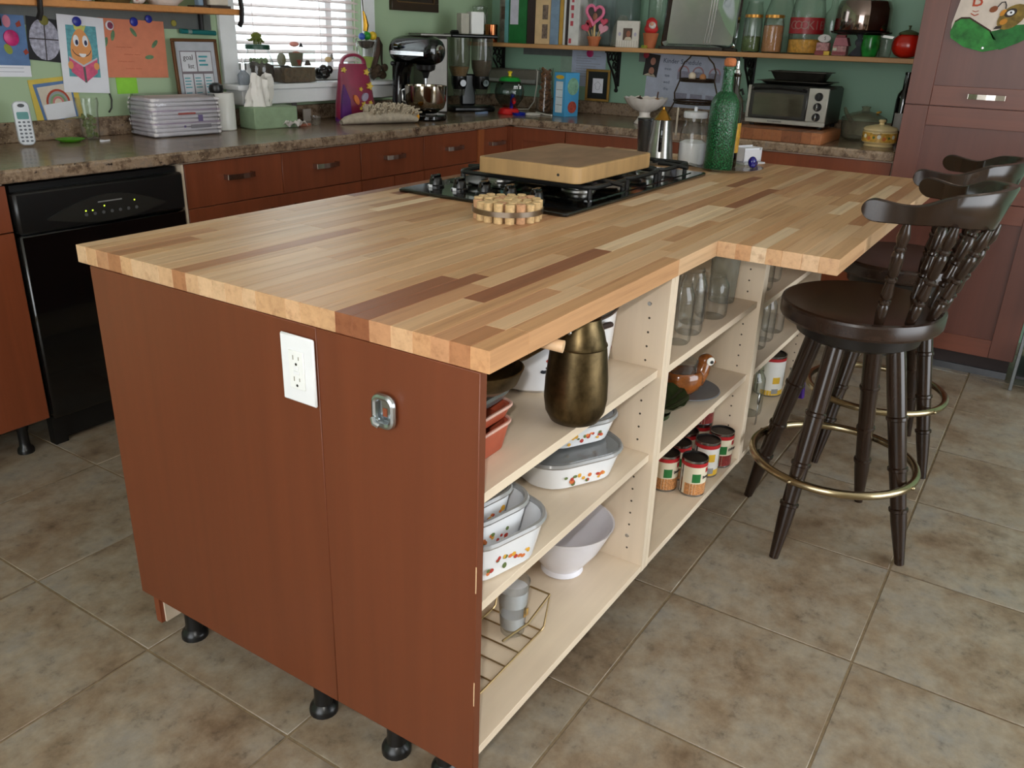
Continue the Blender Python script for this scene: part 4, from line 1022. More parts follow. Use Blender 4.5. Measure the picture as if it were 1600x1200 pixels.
B().lathe([(0, 0.196), (0.004, 0.195), (0.005, 0.188), (0.010, 0.184), (0.028, 0.158), (0.033, 0.153), (0.030, 0.152)], 24).obj('lid', M('brass_lid', (190, 140, 60), 0.22, 1.0, 0.1), mp)
b = B(); b.tube([(-0.030, -0.012, 0.142), (-0.050, -0.020, 0.150), (-0.060, -0.024, 0.130), (-0.060, -0.024, 0.085), (-0.052, -0.021, 0.050)], 0.0065, 8); b.obj('handle', BLACKG, mp)
B().prism([(0.030, 0.118), (0.056, 0.158), (0.052, 0.160), (0.033, 0.150)], -0.008, 0.008).obj('spout', STEEL, mp)
B().box(0.036, 0.044, -0.04, -0.034, 0.10, 0.195, 0.002).obj('stir_stick', M('pale_stick', (186, 176, 160), 0.7), mp)
tg = thing('grinder_glass', 'clear glass grinder with a dark filling, left of the steel coffee pot', 'grinder', (2.245, 0.795, ZW))
B().lathe([(0, 0.002), (0.028, 0), (0.030, 0.004), (0.037, 0.125)], 24).obj('glass', GLASS, tg)
B().lathe([(0, 0.006), (0.0275, 0.006), (0.031, 0.045), (0.0355, 0.122), (0, 0.122)], 24).obj('filling', M('dark_filling', (16, 17, 21), 0.35, var=0.3, vs=(60, 60, 60)), tg)
B().lathe([(0, 0.123), (0.0375, 0.123), (0.0375, 0.130), (0, 0.131)], 24).obj('lid', BLACKP, tg)

# ================================================================== ON THE RIGHT COUNTER
ZC = H + 0.0006
fb = thing('compote_bowl', 'white ribbed pedestal bowl with dried fruit on the right counter', 'bowl', (3.400, 1.330, ZC))
b = B(); n = 64; prof = [(0.052, 0.0), (0.054, 0.004), (0.040, 0.022), (0.028, 0.045), (0.030, 0.060), (0.060, 0.072), (0.098, 0.102), (0.116, 0.132), (0.114, 0.132), (0.094, 0.105), (0.055, 0.078), (0.0, 0.074)]
rings = []
for k, (r, z) in enumerate(prof):
    if r == 0: rings.append([b.v((0, 0, z))]); continue
    sc = 0.022 if 4 < k < 9 else 0.0
    rings.append([b.v((r * (1 + sc * math.cos(16 * 2 * PI * i / n)) * math.cos(2 * PI * i / n), r * (1 + sc * math.cos(16 * 2 * PI * i / n)) * math.sin(2 * PI * i / n), z + (0.003 * math.cos(16 * 2 * PI * i / n) if 6 < k < 9 else 0))) for i in range(n)])
for A, C in zip(rings, rings[1:]):
    for i in range(n):
        j = (i + 1) % n
        b.face([A[i], A[j], C[0]] if len(C) == 1 else [A[i], A[j], C[j], C[i]])
b.face(list(reversed(rings[0]))); b.obj('bowl', M('milk_glass', (222, 214, 206), 0.25, var=0.03), fb)
for lab, x, y, s, m in (('dark dried fruit heaped in the white pedestal bowl', -0.04, 0.02, 0.022, M('dark_fruit', (70, 50, 36), 0.6)), ('brown dried gourd with a bent stem in the white pedestal bowl', 0.03, -0.05, 0.020, M('gourd', (150, 104, 62), 0.6))):
    o = thing('dried_fruit', lab, 'dried fruit', (3.400 + x, 1.330 + y, ZC + 0.0825))
    B().sph((0, 0, s * 1.5), (s * 1.3, s, s)).obj('fruit', m, o)
    B().tube([(0, 0, s * 2.2), (0.003, 0, s * 2.2 + 0.02), (-0.002, -0.004, s * 2.2 + 0.036)] if s == 0.020 else [(0, 0, s * 2.3), (0.01, 0, s * 2.3 + 0.008)], 0.004, 6).obj('stem', M('dark_stem', (84, 52, 34), 0.7), o)
# two tier egg basket
bk = right_frame(thing('wire_basket_stand', 'two-tier wire basket stand with eggs in front of the paper schedule', 'basket', (3.52, 1.105, ZC)))
b = B(); Rl, Ru = 0.112, 0.092
for z, R_ in ((0.125, Rl), (0.112, Rl * 0.94), (0.232, Ru), (0.222, Ru * 0.94)): b.tube([(R_ * math.cos(2 * PI * k / 36), R_ * 0.8 * math.sin(2 * PI * k / 36), z) for k in range(36)], 0.0045, 6, True)
for sgn in (-1, 1): b.tube([(sgn * 0.150, 0, 0.004), (sgn * 0.140, 0, 0.06), (sgn * 0.112, 0, 0.115), (sgn * 0.118, 0, 0.16), (sgn * 0.094, 0, 0.226), (sgn * 0.098, 0, 0.27), (sgn * 0.080, 0, 0.31), (sgn * 0.052, 0, 0.335), (sgn * 0.045, 0, 0.348)], 0.004, 6)
for z, R_ in ((0.112, Rl), (0.222, Ru)):
    for k in range(-3, 4):
        x = k / 4 * R_; yy = 0.8 * math.sqrt(R_ * R_ - x * x) * 0.93; b.rod((x, -yy, z), (x, yy, z), 0.002, 5)
b.rod((-0.048, 0, 0.350), (0.048, 0, 0.350), 0.007, 10)
b.tube([(-0.148, -0.05, 0.004), (-0.15, 0, 0.004), (-0.148, 0.05, 0.004)], 0.004, 6); b.tube([(0.148, -0.05, 0.004), (0.15, 0, 0.004), (0.148, 0.05, 0.004)], 0.004, 6)
b.obj('wire_frame', M('brown_wire', (64, 48, 36), 0.45, 0.5), bk)
EGG = M('egg_shell', (226, 208, 184), 0.6, var=0.05)
for k, (lab, y, s, m) in enumerate((('cream egg on the upper tier of the wire stand', 0.028, 0.021, EGG), ('orange fruit on the upper tier of the wire stand, beside the egg', -0.030, 0.018, M('tan_fruit', (190, 130, 84), 0.6)))):
    tag(B().sph((3.52, 1.105 + y, ZC + 0.2245 + s), (s, s * 0.95, s)).obj('egg' if k == 0 else 'small_fruit', m), lab, 'egg' if k == 0 else 'fruit')
# teal cup and clear jar beyond the bottles
o = right_frame(thing('lunch_bag', 'teal lunch bag with a black handle behind the dark bottle', 'bag', (3.64, 0.945, ZC)))
B().box(-0.045, 0.045, -0.04, 0.04, 0, 0.16, 0.012).obj('bag_body', M('teal_fabric', (44, 140, 130), 0.7), o); B().tube([(-0.03, -0.01, 0.16), (-0.02, -0.01, 0.182), (0.02, -0.01, 0.176), (0.05, -0.01, 0.19), (0.06, -0.01, 0.165)], 0.007, 8).obj('handle', BLACKP, o); B().box(-0.02, 0.03, -0.0415, -0.0395, 0.04, 0.09).obj('patch', M('dark_patch', (26, 34, 40), 0.6), o)
jar('clear glass jar between the teal bag and the toaster oven', (3.60, 0.848, ZC), 0.034, 0.14, neck=0.95)
tag(B().box(3.44, 3.50, 0.80, 0.88, ZC, ZC + 0.045, 0.01).obj('paper_towel', M('crumpled_paper', (214, 214, 214), 0.9, var=0.12, vs=(60, 60, 60))), 'crumpled white paper beside the toaster oven', 'paper')
# bread board and toaster oven
bb = right_frame(thing('cutting_board', 'thick brown striped cutting board under the toaster oven', 'cutting board', (3.115, 0.825, ZC)))
for k in range(11):
    x0 = 0.0 + k * 0.0445; o = B().box(x0, x0 + 0.0443, 0.0, 0.36, 0.0, 0.050, 0.001).obj('strip', STAVE, bb); c_ = random.choice(((150, 92, 56), (128, 76, 46), (168, 106, 66), (140, 84, 50))); o.color = lin(c_)
to = right_frame(thing('toaster_oven', 'silver and black toaster oven with two pans on top', 'toaster oven', (3.275, 0.748, ZC + 0.0505)))
TSILV = M('toaster_silver', (176, 172, 164), 0.35, 0.55, 0.05)
w_ = 0.378
B().box(0.004, w_ - 0.004, 0.012, 0.30, 0.014, 0.186, 0.010).obj('body', M('toaster_black', (38, 37, 36), 0.4), to)
f = B(); f.box(0.0, w_, 0, 0.012, 0.012, 0.034, 0.003); f.box(0, 0.016, 0, 0.012, 0.034, 0.182, 0.003); f.box(0.286, w_, 0, 0.012, 0.034, 0.182, 0.003); f.obj('front_frame', TSILV, to)
B().box(0.016, 0.286, -0.004, 0.010, 0.036, 0.180, 0.004).obj('door', M('door_rim', (40, 38, 36), 0.3), to)
B().box(0.034, 0.268, -0.0052, -0.004, 0.050, 0.150, 0.0).obj('door_glass', M('toaster_glass', (66, 62, 50), 0.06, var=0.3, vs=(9, 9, 30), coat=0.6), to)
B().tube([(0.028, -0.004, 0.166), (0.040, -0.026, 0.170), (0.15, -0.034, 0.176), (0.262, -0.026, 0.170), (0.274, -0.004, 0.166)], 0.008, 8).obj('handle', BLACKP, to)
for z in (0.145, 0.100, 0.055):
    kn = B().lathe([(0, 0.016), (0.014, 0.016), (0.017, 0.012), (0.019, 0.0)], 20, mtx=Matrix.Translation((0.335, 0, z)) @ Matrix.Rotation(PI / 2, 4, 'X')).obj('knob', BLACKP, to)
    B().box(0.332, 0.338, -0.020, -0.015, z - 0.014, z + 0.014, 0.001).obj('knob_grip', CHROME if z < 0.14 else BLACKP, kn)
text('BLACK&DECKER', 0.009, M('badge_ink', (40, 40, 40), 0.5), to, (0.145, -0.0006, 0.023))
text('..', 0.012, M('badge_ink', (40, 40, 40)), to, (0.358, -0.0006, 0.075))
for x in (0.03, 0.35):
    for y in (0.03, 0.27): B().lathe([(0, 0), (0.012, 0), (0.014, 0.015), (0, 0.015)], 12, (x, y, 0)).obj('foot', BLACKP, to)
PANM = M('worn_bakeware', (62, 58, 52), 0.4, 0.7, 0.2)


def pan(label, x, y, z, sx, sy, h, fl_=0.016, rz=0.0):
    t = right_frame(thing('baking_pan', label, 'pan', (x, y, z))); t.rotation_euler = (0, 0, -PI / 2 + rz)
    b = B()
    def ring(ax, ay, zz): return [b.v((px, py, zz)) for px, py in rrect(-ax, ax, -ay, ay, 0.02, 4)]
    R_ = [ring(sx - 0.02, sy - 0.02, 0), ring(sx, sy, h), ring(sx + fl_, sy + fl_, h + 0.001), ring(sx + fl_, sy + fl_, h + 0.003), ring(sx - 0.003, sy - 0.003, h + 0.002), ring(sx - 0.023, sy - 0.023, 0.003)]
    for A, C in zip(R_, R_[1:]):
        m = len(A)
        for i in range(m): b.face([A[i], A[(i + 1) % m], C[(i + 1) % m], C[i]])
    b.face(list(reversed(R_[0]))); b.face(R_[-1]); b.obj('pan', PANM, t); return t


pan('flat dark pan lying on the toaster oven, under the deeper pan', 3.425, 0.560, ZC + 0.0505 + 0.187, 0.150, 0.105, 0.014, 0.018)
pan('deeper dark baking pan on top of the flat pan on the toaster oven', 3.425, 0.548, ZC + 0.0505 + 0.187 + 0.0185, 0.128, 0.09, 0.038, 0.012, 0.06)
# glass pot and orange casserole
gp = thing('glass_cookpot', 'large clear glass pot with a glass lid behind the yellow casserole', 'pot', (3.545, 0.252, ZC))
B().lathe([(0, 0.003), (0.075, 0), (0.092, 0.012), (0.100, 0.05), (0.102, 0.088), (0.105, 0.092)], 36).obj('glass', glass('amber_tinted_glass', (228, 230, 218), 0.05, 0.94, ((190, 188, 166), 0.20)), gp)
B().lathe([(0.104, 0.093), (0.101, 0.102), (0.06, 0.122), (0.02, 0.132), (0.016, 0.142), (0.022, 0.152), (0, 0.156)], 36).obj('lid', glass('amber_tinted_glass'), gp)
B().tube([(-0.085, 0.04, 0.088), (-0.12, 0.06, 0.125), (-0.135, 0.068, 0.150)], [0.016, 0.013, 0.008], 8, False, 0.5).obj('handle', glass('amber_tinted_glass'), gp)
B().box(-0.01, 0.05, -0.065, -0.05, 0.125, 0.133, 0.003).obj('yellow_spatula', M('yellow_plastic', (208, 150, 34), 0.5), gp)
oc = thing('round_casserole', 'small round casserole with yellow orange fruit pattern and lid at the counter end', 'casserole', (3.315, 0.128, ZC))
CR = M('cream_glaze', (224, 200, 150), 0.25, var=0.04)
B().lathe([(0, 0), (0.062, 0), (0.064, 0.004), (0.058, 0.010), (0.072, 0.018), (0.074, 0.022), (0.074, 0.064), (0.070, 0.068)], 32).obj('body', CR, oc)
rnd = random.Random(4)
b = B().lathe([(0.0742, 0.022), (0.0746, 0.022), (0.0746, 0.060), (0.0742, 0.060)], 32).obj('pattern_band', M('mustard_band', (204, 156, 60), 0.4, var=0.45, vs=(60, 60, 60)), oc)
for mt, k0 in ((FLC[3], 0), (FLC[2], 1), (M('pattern_white', (232, 226, 206), 0.4), 2)):
    q = B()
    for k in range(7):
        a = 2 * PI * (k * 3 + k0) / 21; q.lathe([(0, 0.0012), (0.009 if k0 != 1 else 0.006, 0.0)], 9, mtx=Matrix.Translation((0.0747 * math.cos(a), 0.0747 * math.sin(a), 0.041 + 0.004 * (k0 - 1))) @ Matrix.Rotation(a, 4, 'Z') @ Matrix.Rotation(PI / 2, 4, 'Y'))
    o = q.obj('fruit_pattern', mt, oc); o['kind'] = 'stuff'
B().lathe([(0.073, 0.069), (0.073, 0.076), (0.066, 0.083), (0.03, 0.092), (0.012, 0.095), (0.010, 0.100), (0.016, 0.110), (0.012, 0.115), (0, 0.116)], 32).obj('lid', CR, oc)
for sgn in (-1, 1): B().box(sgn * 0.078 - 0.010, sgn * 0.078 + 0.010, -0.018, 0.018, 0.056, 0.064, 0.003).obj('lug_handle', CR, oc)
wb = thing('wine_bottle', 'dark wine bottle in the corner against the tall cabinet', 'bottle', (3.615, 0.105, ZC))
B().lathe([(0, 0), (0.033, 0), (0.034, 0.004), (0.034, 0.19), (0.030, 0.215), (0.016, 0.235), (0.0135, 0.30), (0.0155, 0.302), (0.0155, 0.312), (0, 0.313)], 24).obj('glass', M('black_wine_glass', (12, 10, 9), 0.08, coat=0.4), wb)
B().lathe([(0.0343, 0.05), (0.0346, 0.05), (0.0346, 0.13), (0.0343, 0.13)], 16, a0=2.4, a1=4.6).obj('label', M('pale_label', (160, 156, 150), 0.6), wb)
# corner appliances on the right run
bx = right_frame(thing('food_box', 'light blue food box with a yellow oval and printed panel', 'box', (3.43, 1.850, ZC))); bx.rotation_euler = (0, 0, -0.26)
B().box(-0.03, 0.080, -0.045, 0.045, 0, 0.232, 0.001).obj('carton', M('sky_blue_card', (74, 158, 206), 0.5, var=0.04), bx)
def side_flat(parent, nm, poly, m):  # on the -x face of the carton
    return B().prism(poly, -0.0308, -0.0302, 'yz').obj(nm, m, parent, flat=True)
side_flat(bx, 'yellow_oval', ell(0.0, 0.208, 0.032, 0.011), YELL); side_flat(bx, 'printed_panel', [(-0.026, 0.02), (0.028, 0.02), (0.028, 0.185), (-0.026, 0.185)], M('panel_white', (214, 226, 232), 0.6))
for z in (0.06, 0.10, 0.14): side_flat(bx, 'print_line', [(-0.024, z), (0.024, z), (0.024, z + 0.003), (-0.024, z + 0.003)], INK)
b = B(); b.prism(ell(0.030, 0.160, 0.044, 0.046), -0.0462, -0.0452); b.obj('printed_picture', M('picture_green', (126, 168, 140), 0.6, var=0.3, vs=(50, 50, 50)), bx, flat=True)
B().prism(ell(0.03, 0.05, 0.035, 0.032), -0.0462, -0.0452).obj('printed_picture', M('picture_red', (170, 70, 54), 0.6, var=0.4, vs=(80, 80, 80)), bx, flat=True)
fr = right_frame(thing('picture_frame', 'gold framed small drawing on black, leaning above the right backsplash', 'picture frame', (WX - 0.024, 1.795, 0.9865)))
def frame_(parent, w, h, s, d, m, y0=-0.004):
    b = B(); b.box(-w / 2, w / 2, y0 - d, y0, 0, s); b.box(-w / 2, w / 2, y0 - d, y0, h - s, h); b.box(-w / 2, -w / 2 + s, y0 - d, y0, s, h - s); b.box(w / 2 - s, w / 2, y0 - d, y0, s, h - s); return b.obj('frame', m, parent, bev=0.002)
frame_(fr, 0.155, 0.175, 0.013, 0.014, M('gold_frame', (168, 130, 62), 0.35, 0.4))
B().box(-0.066, 0.066, -0.009, -0.005, 0.012, 0.163).obj('mat_board', M('black_mat', (36, 40, 38), 0.3), fr); flat(fr, 'drawing', [(-0.034, 0.045), (0.034, 0.045), (0.034, 0.125), (-0.034, 0.125)], PAPER, 0.009); B().tube([(0.016 * math.cos(a) * (1 + 0.3 * math.sin(5 * a)), -0.0105, 0.085 + 0.022 * math.sin(a)) for a in [2 * PI * k / 20 for k in range(20)]], 0.0008, 5, True).obj('pencil_lines', M('pencil_grey', (130, 134, 138), 0.7), fr)
cv = thing('cork_vase', 'tall glass vase full of wine corks left of the blue box', 'vase', (3.565, 2.045, ZC))
vpro = [(0.050, 0), (0.054, 0.004), (0.050, 0.08), (0.040, 0.15), (0.036, 0.20), (0.042, 0.245)]
B().lathe([(0, 0.002)] + vpro, 28).obj('glass', GLASS, cv)
rnd = random.Random(3); cm2 = None
for k in range(46):
    z = 0.012 + 0.0049 * k; R_ = 0.028 if z < 0.12 else 0.020; a = k * 2.4; x, y = R_ * math.cos(a), R_ * math.sin(a)
    if cm2 is None: o = B().rod((-0.02, 0, 0), (0.02, 0, 0), 0.0095, 10).obj('cork', M('vase_cork', (128, 88, 58), 0.8, var=0.4, vs=(70, 70, 70)), cv); cm2 = o.data
    else: o = bpy.data.objects.new('cork', cm2); COL.objects.link(o); o.parent = cv
    o.location = (x * 0.9, y * 0.9, z); o.rotation_euler = (rnd.random() * 3, rnd.uniform(-0.7, 0.7), a + 1.57)
wd = right_frame(thing('wrap_dispenser', 'long grey box mounted on the right wall near the corner, with a white cord', 'dispenser', (WX - 0.0008, 2.360, 1.055)))
# beside the corner, on the window wall; its front faces the room
B().box(-0.19, 0.19, -0.11, 0, 0, 0.085, 0.012).obj('case', M('grey_case', (120, 116, 106), 0.4), wd); B().box(-0.185, 0.185, -0.115, -0.108, 0.008, 0.03, 0.003).obj('front_strip', M('pale_grey_strip', (160, 160, 158), 0.35), wd)
B().tube([(0.17, -0.08, 0.088), (0.198, -0.11, 0.08), (0.205, -0.125, 0.0), (0.20, -0.14, -0.09), (0.18, -0.17, -0.134), (0.10, -0.24, -0.136)], 0.004, 6).obj('cord', M('white_cord', (214, 210, 200), 0.5), wd)
cdsp = thing('candy_dispenser', 'round glass candy dispenser with green lid, yellow knob and red base', 'dispenser', (3.285, 2.115, ZC), -0.6)
B().lathe([(0, 0), (0.062, 0), (0.064, 0.006), (0.052, 0.030), (0.034, 0.036), (0, 0.036)], 28).obj('base', M('red_plastic', (190, 24, 26), 0.3), cdsp)
B().lathe([(0.03, 0.037), (0.052, 0.05), (0.078, 0.085), (0.084, 0.12), (0.076, 0.155), (0.058, 0.178)], 32).obj('globe', glass('grey_tint_glass', (206, 214, 210), 0.04, 0.93), cdsp)
B().lathe([(0.060, 0.176), (0.062, 0.179), (0.050, 0.195), (0.018, 0.202), (0, 0.203)], 28).obj('lid', M('green_plastic', (16, 140, 50), 0.3), cdsp)
B().lathe([(0, 0.203), (0.010, 0.203), (0.008, 0.212), (0.014, 0.226), (0, 0.232)], 14).obj('knob', M('yellow_plastic2', (224, 196, 30), 0.35), cdsp)
B().lathe([(0, 0.0), (0.034, 0.0), (0.040, 0.014), (0.036, 0.014), (0.03, 0.006), (0, 0.006)], 20, (0.03, -0.075, 0)).obj('tray', M('blue_plastic', (24, 40, 150), 0.3), cdsp)
b = B(); b.rod((0.0, -0.03, 0.034), (0.0, -0.05, 0.11), 0.010, 10); b.obj('chute', M('blue_plastic', (24, 40, 150)), cdsp); B().sph((0.004, -0.058, 0.075), (0.014, 0.012, 0.018)).obj('lever', M('red_plastic', (190, 24, 26)), cdsp)
text("m's", 0.034, M('lettering_white', (236, 236, 236), 0.5), cdsp, (0.012, -0.085, 0.150), (math.radians(100), 0, 0), bold=0.001)
tag(B().tube([(3.345 + 0.05 * math.cos(a), 1.995 + 0.04 * math.sin(a), ZC + 0.005) for a in [2 * PI * k / 20 for k in range(20)]], 0.0045, 6, True).obj('coiled_cord', M('white_cord', (214, 210, 200))), 'coil of white cord on the counter beside the candy dispenser', 'cord')
tag(B().tube([(3.46, 2.04, ZC + 0.006), (3.42, 1.99, ZC + 0.006), (3.38, 1.93, ZC + 0.005), (3.365, 1.88, ZC + 0.005)], 0.005, 6).obj('white_cable', M('white_cord', (214, 210, 200))), 'white cable lying from the cork vase to the blue box', 'cable')
# cereal dispenser
ds = thing('cereal_dispenser', 'black twin cereal dispenser with two clear canisters in the corner', 'dispenser', (3.265, 2.372, ZC), -0.55)
B().box(-0.13, 0.13, -0.08, 0.08, 0, 0.030, 0.01).obj('base', BLACKP, ds)
B().box(-0.045, 0.045, 0.02, 0.06, 0.03, 0.20, 0.008).obj('column', BLACKP, ds)
b = B(); b.box(-0.145, 0.145, -0.065, 0.065, 0.392, 0.412, 0.008); b.lathe([(0.03, 0.412), (0.035, 0.42), (0.025, 0.43), (0, 0.432)], 16, (-0.09, 0, 0)); b.obj('top_cover', BLACKP, ds)
for sx, fill in ((-0.07, 0.0), (0.07, 0.035)):
    B().lathe([(0.042, 0.190), (0.058, 0.235), (0.062, 0.28), (0.062, 0.391)], 28, (sx, 0, 0)).obj('canister', glass('dispenser_plastic', (214, 216, 206), 0.05, 0.88, ((170, 170, 156), 0.10)), ds)
    B().lathe([(0, 0.120), (0.036, 0.120), (0.044, 0.150), (0.044, 0.19), (0, 0.19)], 24, (sx, 0, 0)).obj('outlet', BLACKP, ds)
    B().lathe([(0, 0.191), (0.040, 0.191), (0.056, 0.235), (0.058, 0.24 + fill), (0, 0.24 + fill)], 20, (sx, 0, 0)).obj('cereal', M('cereal_brown' if fill else 'cereal_tan', (96, 70, 50) if fill else (170, 124, 62), 0.9, var=0.35, vs=(90, 90, 90)), ds)
    q = B().lathe([(0, 0), (0.024, 0), (0.026, 0.012), (0.018, 0.02), (0, 0.02)], 16, mtx=Matrix.Translation((sx, -0.044, 0.155)) @ Matrix.Rotation(PI / 2, 4, 'X')).obj('dial', BLACKG, ds)
    B().lathe([(0.030, 0.085), (0.036, 0.119)], 20, (sx, 0, 0)).obj('spout', glass('dispenser_plastic'), ds)

# ================================================================== MIXER AND LEFT COUNTER
mx = thing('stand_mixer', 'black stand mixer with a silver band and steel bowl on the window counter', 'mixer', (2.640, 2.285, ZC), -1.72)
b = B(); b.prism(rrect(-0.12, 0.20, -0.088, 0.088, 0.075, 8), 0, 0.03, 'xy'); b.obj('base', BLACKG, mx, bev=0.008)
b = B()
cols = []
for z, cx, ax, ay in ((0.025, -0.075, 0.060, 0.072), (0.06, -0.082, 0.045, 0.060), (0.13, -0.088, 0.040, 0.050), (0.20, -0.088, 0.042, 0.048), (0.245, -0.080, 0.052, 0.050), (0.27, -0.06, 0.075, 0.054)):
    cols.append([b.v((cx + ax * math.cos(2 * PI * k / 24), ay * math.sin(2 * PI * k / 24), z)) for k in range(24)])
for A, C in zip(cols, cols[1:]):
    for k in range(24): b.face([A[k], A[(k + 1) % 24], C[(k + 1) % 24], C[k]])
b.face(list(reversed(cols[0]))); b.face(cols[-1]); b.obj('column', BLACKG, mx)
b = B(); cols = []
for x, r, zc in ((-0.142, 0.012, 0.325), (-0.136, 0.042, 0.325), (-0.115, 0.060, 0.326), (-0.07, 0.068, 0.328), (0.02, 0.070, 0.330), (0.10, 0.069, 0.330), (0.155, 0.066, 0.329), (0.185, 0.054, 0.328), (0.195, 0.034, 0.328), (0.197, 0.010, 0.328)):
    cols.append([b.v((x, r * 0.92 * math.cos(2 * PI * k / 28), zc + r * math.sin(2 * PI * k / 28))) for k in range(28)])
for A, C in zip(cols, cols[1:]):
    for k in range(28): b.face([A[k], A[(k + 1) % 28], C[(k + 1) % 28], C[k]])
b.face(cols[0]); b.face(list(reversed(cols[-1]))); hd = b.obj('head', BLACKG, mx)
b = B(); b.box(-0.095, 0.150, -0.0655, -0.0610, 0.304, 0.324, 0.001); b.obj('silver_band', CHROME, hd)
B().lathe([(0, 0), (0.022, 0), (0.024, 0.004), (0.020, 0.014), (0, 0.016)], 20, mtx=Matrix.Translation((0.194, 0, 0.335)) @ Matrix.Rotation(PI / 2, 4, 'Y')).obj('hub_cap', CHROME, hd)
B().sph((-0.085, -0.060, 0.262), 0.012, 12, 8).obj('lock_knob', BLACKP, hd)
b = B(); b.lathe([(0, 0.262), (0.050, 0.262), (0.046, 0.240), (0.02, 0.228), (0.012, 0.2), (0, 0.2)], 24, (0.095, 0, 0)); b.obj('planetary', BLACKP, mx)
b = B(); b.rod((0.095, 0, 0.235), (0.095, 0, 0.12), 0.007, 10); b.sph((0.095, 0, 0.14), (0.012, 0.012, 0.02)); b.obj('beater_shaft', CHROME, mx)
bl_ = B().lathe([(0, 0.034), (0.055, 0.034), (0.060, 0.038), (0.092, 0.06), (0.104, 0.095), (0.106, 0.165), (0.109, 0.167), (0.104, 0.165), (0.100, 0.095), (0.086, 0.062), (0, 0.045)], 40, (0.095, 0, 0)).obj('bowl', M('mirror_steel', (186, 176, 160), 0.10, 1.0, 0.05), mx)
B().tube([(-0.012, -0.03, 0.145), (-0.035, -0.04, 0.135), (-0.035, -0.04, 0.085), (-0.008, -0.03, 0.075)], 0.007, 8).obj('bowl_handle', STEEL, bl_)
B().tube([(-0.12, 0.03, 0.28), (-0.17, 0.06, 0.275), (-0.20, 0.08, 0.24), (-0.205, 0.085, 0.16), (-0.24, 0.09, 0.125), (-0.26, 0.10, 0.10)], 0.0042, 6).obj('power_cord', BLACKP, mx)
cm = thing('coffee_maker', 'grey metal appliance standing behind the black mixer', 'coffee maker', (2.985, 2.440, ZC), -0.5)
B().box(-0.075, 0.075, -0.075, 0.075, 0, 0.395, 0.012).obj('body', M('grey_metal_case', (112, 108, 102), 0.35, 0.5), cm); B().box(-0.095, 0.085, -0.085, 0.085, 0.395, 0.409, 0.004).obj('top_plate', M('grey_metal_case', (112, 108, 102)), cm); B().lathe([(0, 0), (0.012, 0), (0.012, 0.006), (0, 0.006)], 12, mtx=Matrix.Translation((0.03, -0.075, 0.30)) @ Matrix.Rotation(PI / 2, 4, 'X')).obj('button', BLACKP, cm)
tag(B().box(3.10, 3.20, 2.20, 2.22, ZC, ZC + 0.012, 0.001).obj('blue_card', M('pale_blue_card', (120, 140, 170), 0.5)), 'small pale blue card lying between the cereal and candy dispensers', 'card')
bg_ = thing('gift_bag', 'magenta drawstring bag with yellow flowers leaning on the window sill', 'bag', (2.310, 2.380, ZC), -0.30)
b = B(); secs = []
for z, hw, hd_, dx in ((0.0, 0.100, 0.045, 0), (0.012, 0.108, 0.050, 0), (0.08, 0.104, 0.044, 0.0), (0.16, 0.092, 0.034, 0.0), (0.22, 0.082, 0.024, -0.004), (0.262, 0.074, 0.016, -0.006)):
    secs.append([b.v((dx + hw * (abs(math.cos(a)) ** 0.6) * (1 if math.cos(a) > 0 else -1), hd_ * math.sin(a), z)) for a in [2 * PI * k / 28 for k in range(28)]])
for A, C in zip(secs, secs[1:]):
    for k in range(28): b.face([A[k], A[(k + 1) % 28], C[(k + 1) % 28], C[k]])
b.face(list(reversed(secs[0]))); b.face(secs[-1])
b.obj('bag_body', M('magenta_satin', (126, 10, 54), 0.45, var=0.25, vs=(14, 14, 8), sheen=0.3), bg_, sharp=70)
PUR = M('purple_satin', (84, 22, 104), 0.5, var=0.2)
B().lathe([(1, 0.0), (1, 0.018)], 28, (0, 0, 0), Matrix.Diagonal((0.109, 0.051, 1, 1))).obj('purple_hem', PUR, bg_)
B().prism([(-0.106, 0.018), (-0.05, 0.018), (-0.055, 0.10), (-0.085, 0.17), (-0.096, 0.12)], -0.053, -0.038).obj('purple_gusset', PUR, bg_)
b = B(); b.tube([(-0.006 + 0.062 * math.cos(a), -0.002, 0.262 + 0.040 * math.sin(a)) for a in [PI * k / 14 for k in range(15)]], 0.014, 8, False, 0.6); b.obj('handle_loop', M('magenta_satin', (160, 18, 66)), bg_)
YF = M('yellow_print', (208, 176, 66), 0.6)
for x, z, s in ((0.052, 0.225, 0.016), (0.062, 0.162, 0.019), (0.012, 0.148, 0.011), (0.022, 0.078, 0.015), (0.060, 0.085, 0.011), (0.046, 0.050, 0.016), (0.080, 0.060, 0.010), (-0.070, 0.235, 0.013), (0.070, 0.040, 0.010), (0.005, 0.060, 0.010)):
    yv = -0.050 if z < 0.06 else (-0.046 if z < 0.12 else (-0.039 if z < 0.18 else -0.028))
    pts = []
    for k in range(20):
        a = 2 * PI * k / 20; r = s * (0.72 + 0.28 * math.cos(5 * a)); pts.append((x + r * math.cos(a), z + r * math.sin(a)))
    B().prism(pts, yv - 0.004, yv + 0.010).obj('printed_flower', YF, bg_, flat=True)
B().prism(ell(-0.018, 0.100, 0.012, 0.024, 14, 0.4), -0.050, -0.03).obj('printed_flower', FLC[3], bg_, flat=True); B().prism(ell(0.03, 0.112, 0.016, 0.022, 14, -0.7), -0.0485, -0.03).obj('printed_patch', M('lilac_print', (150, 140, 160), 0.6), bg_, flat=True)
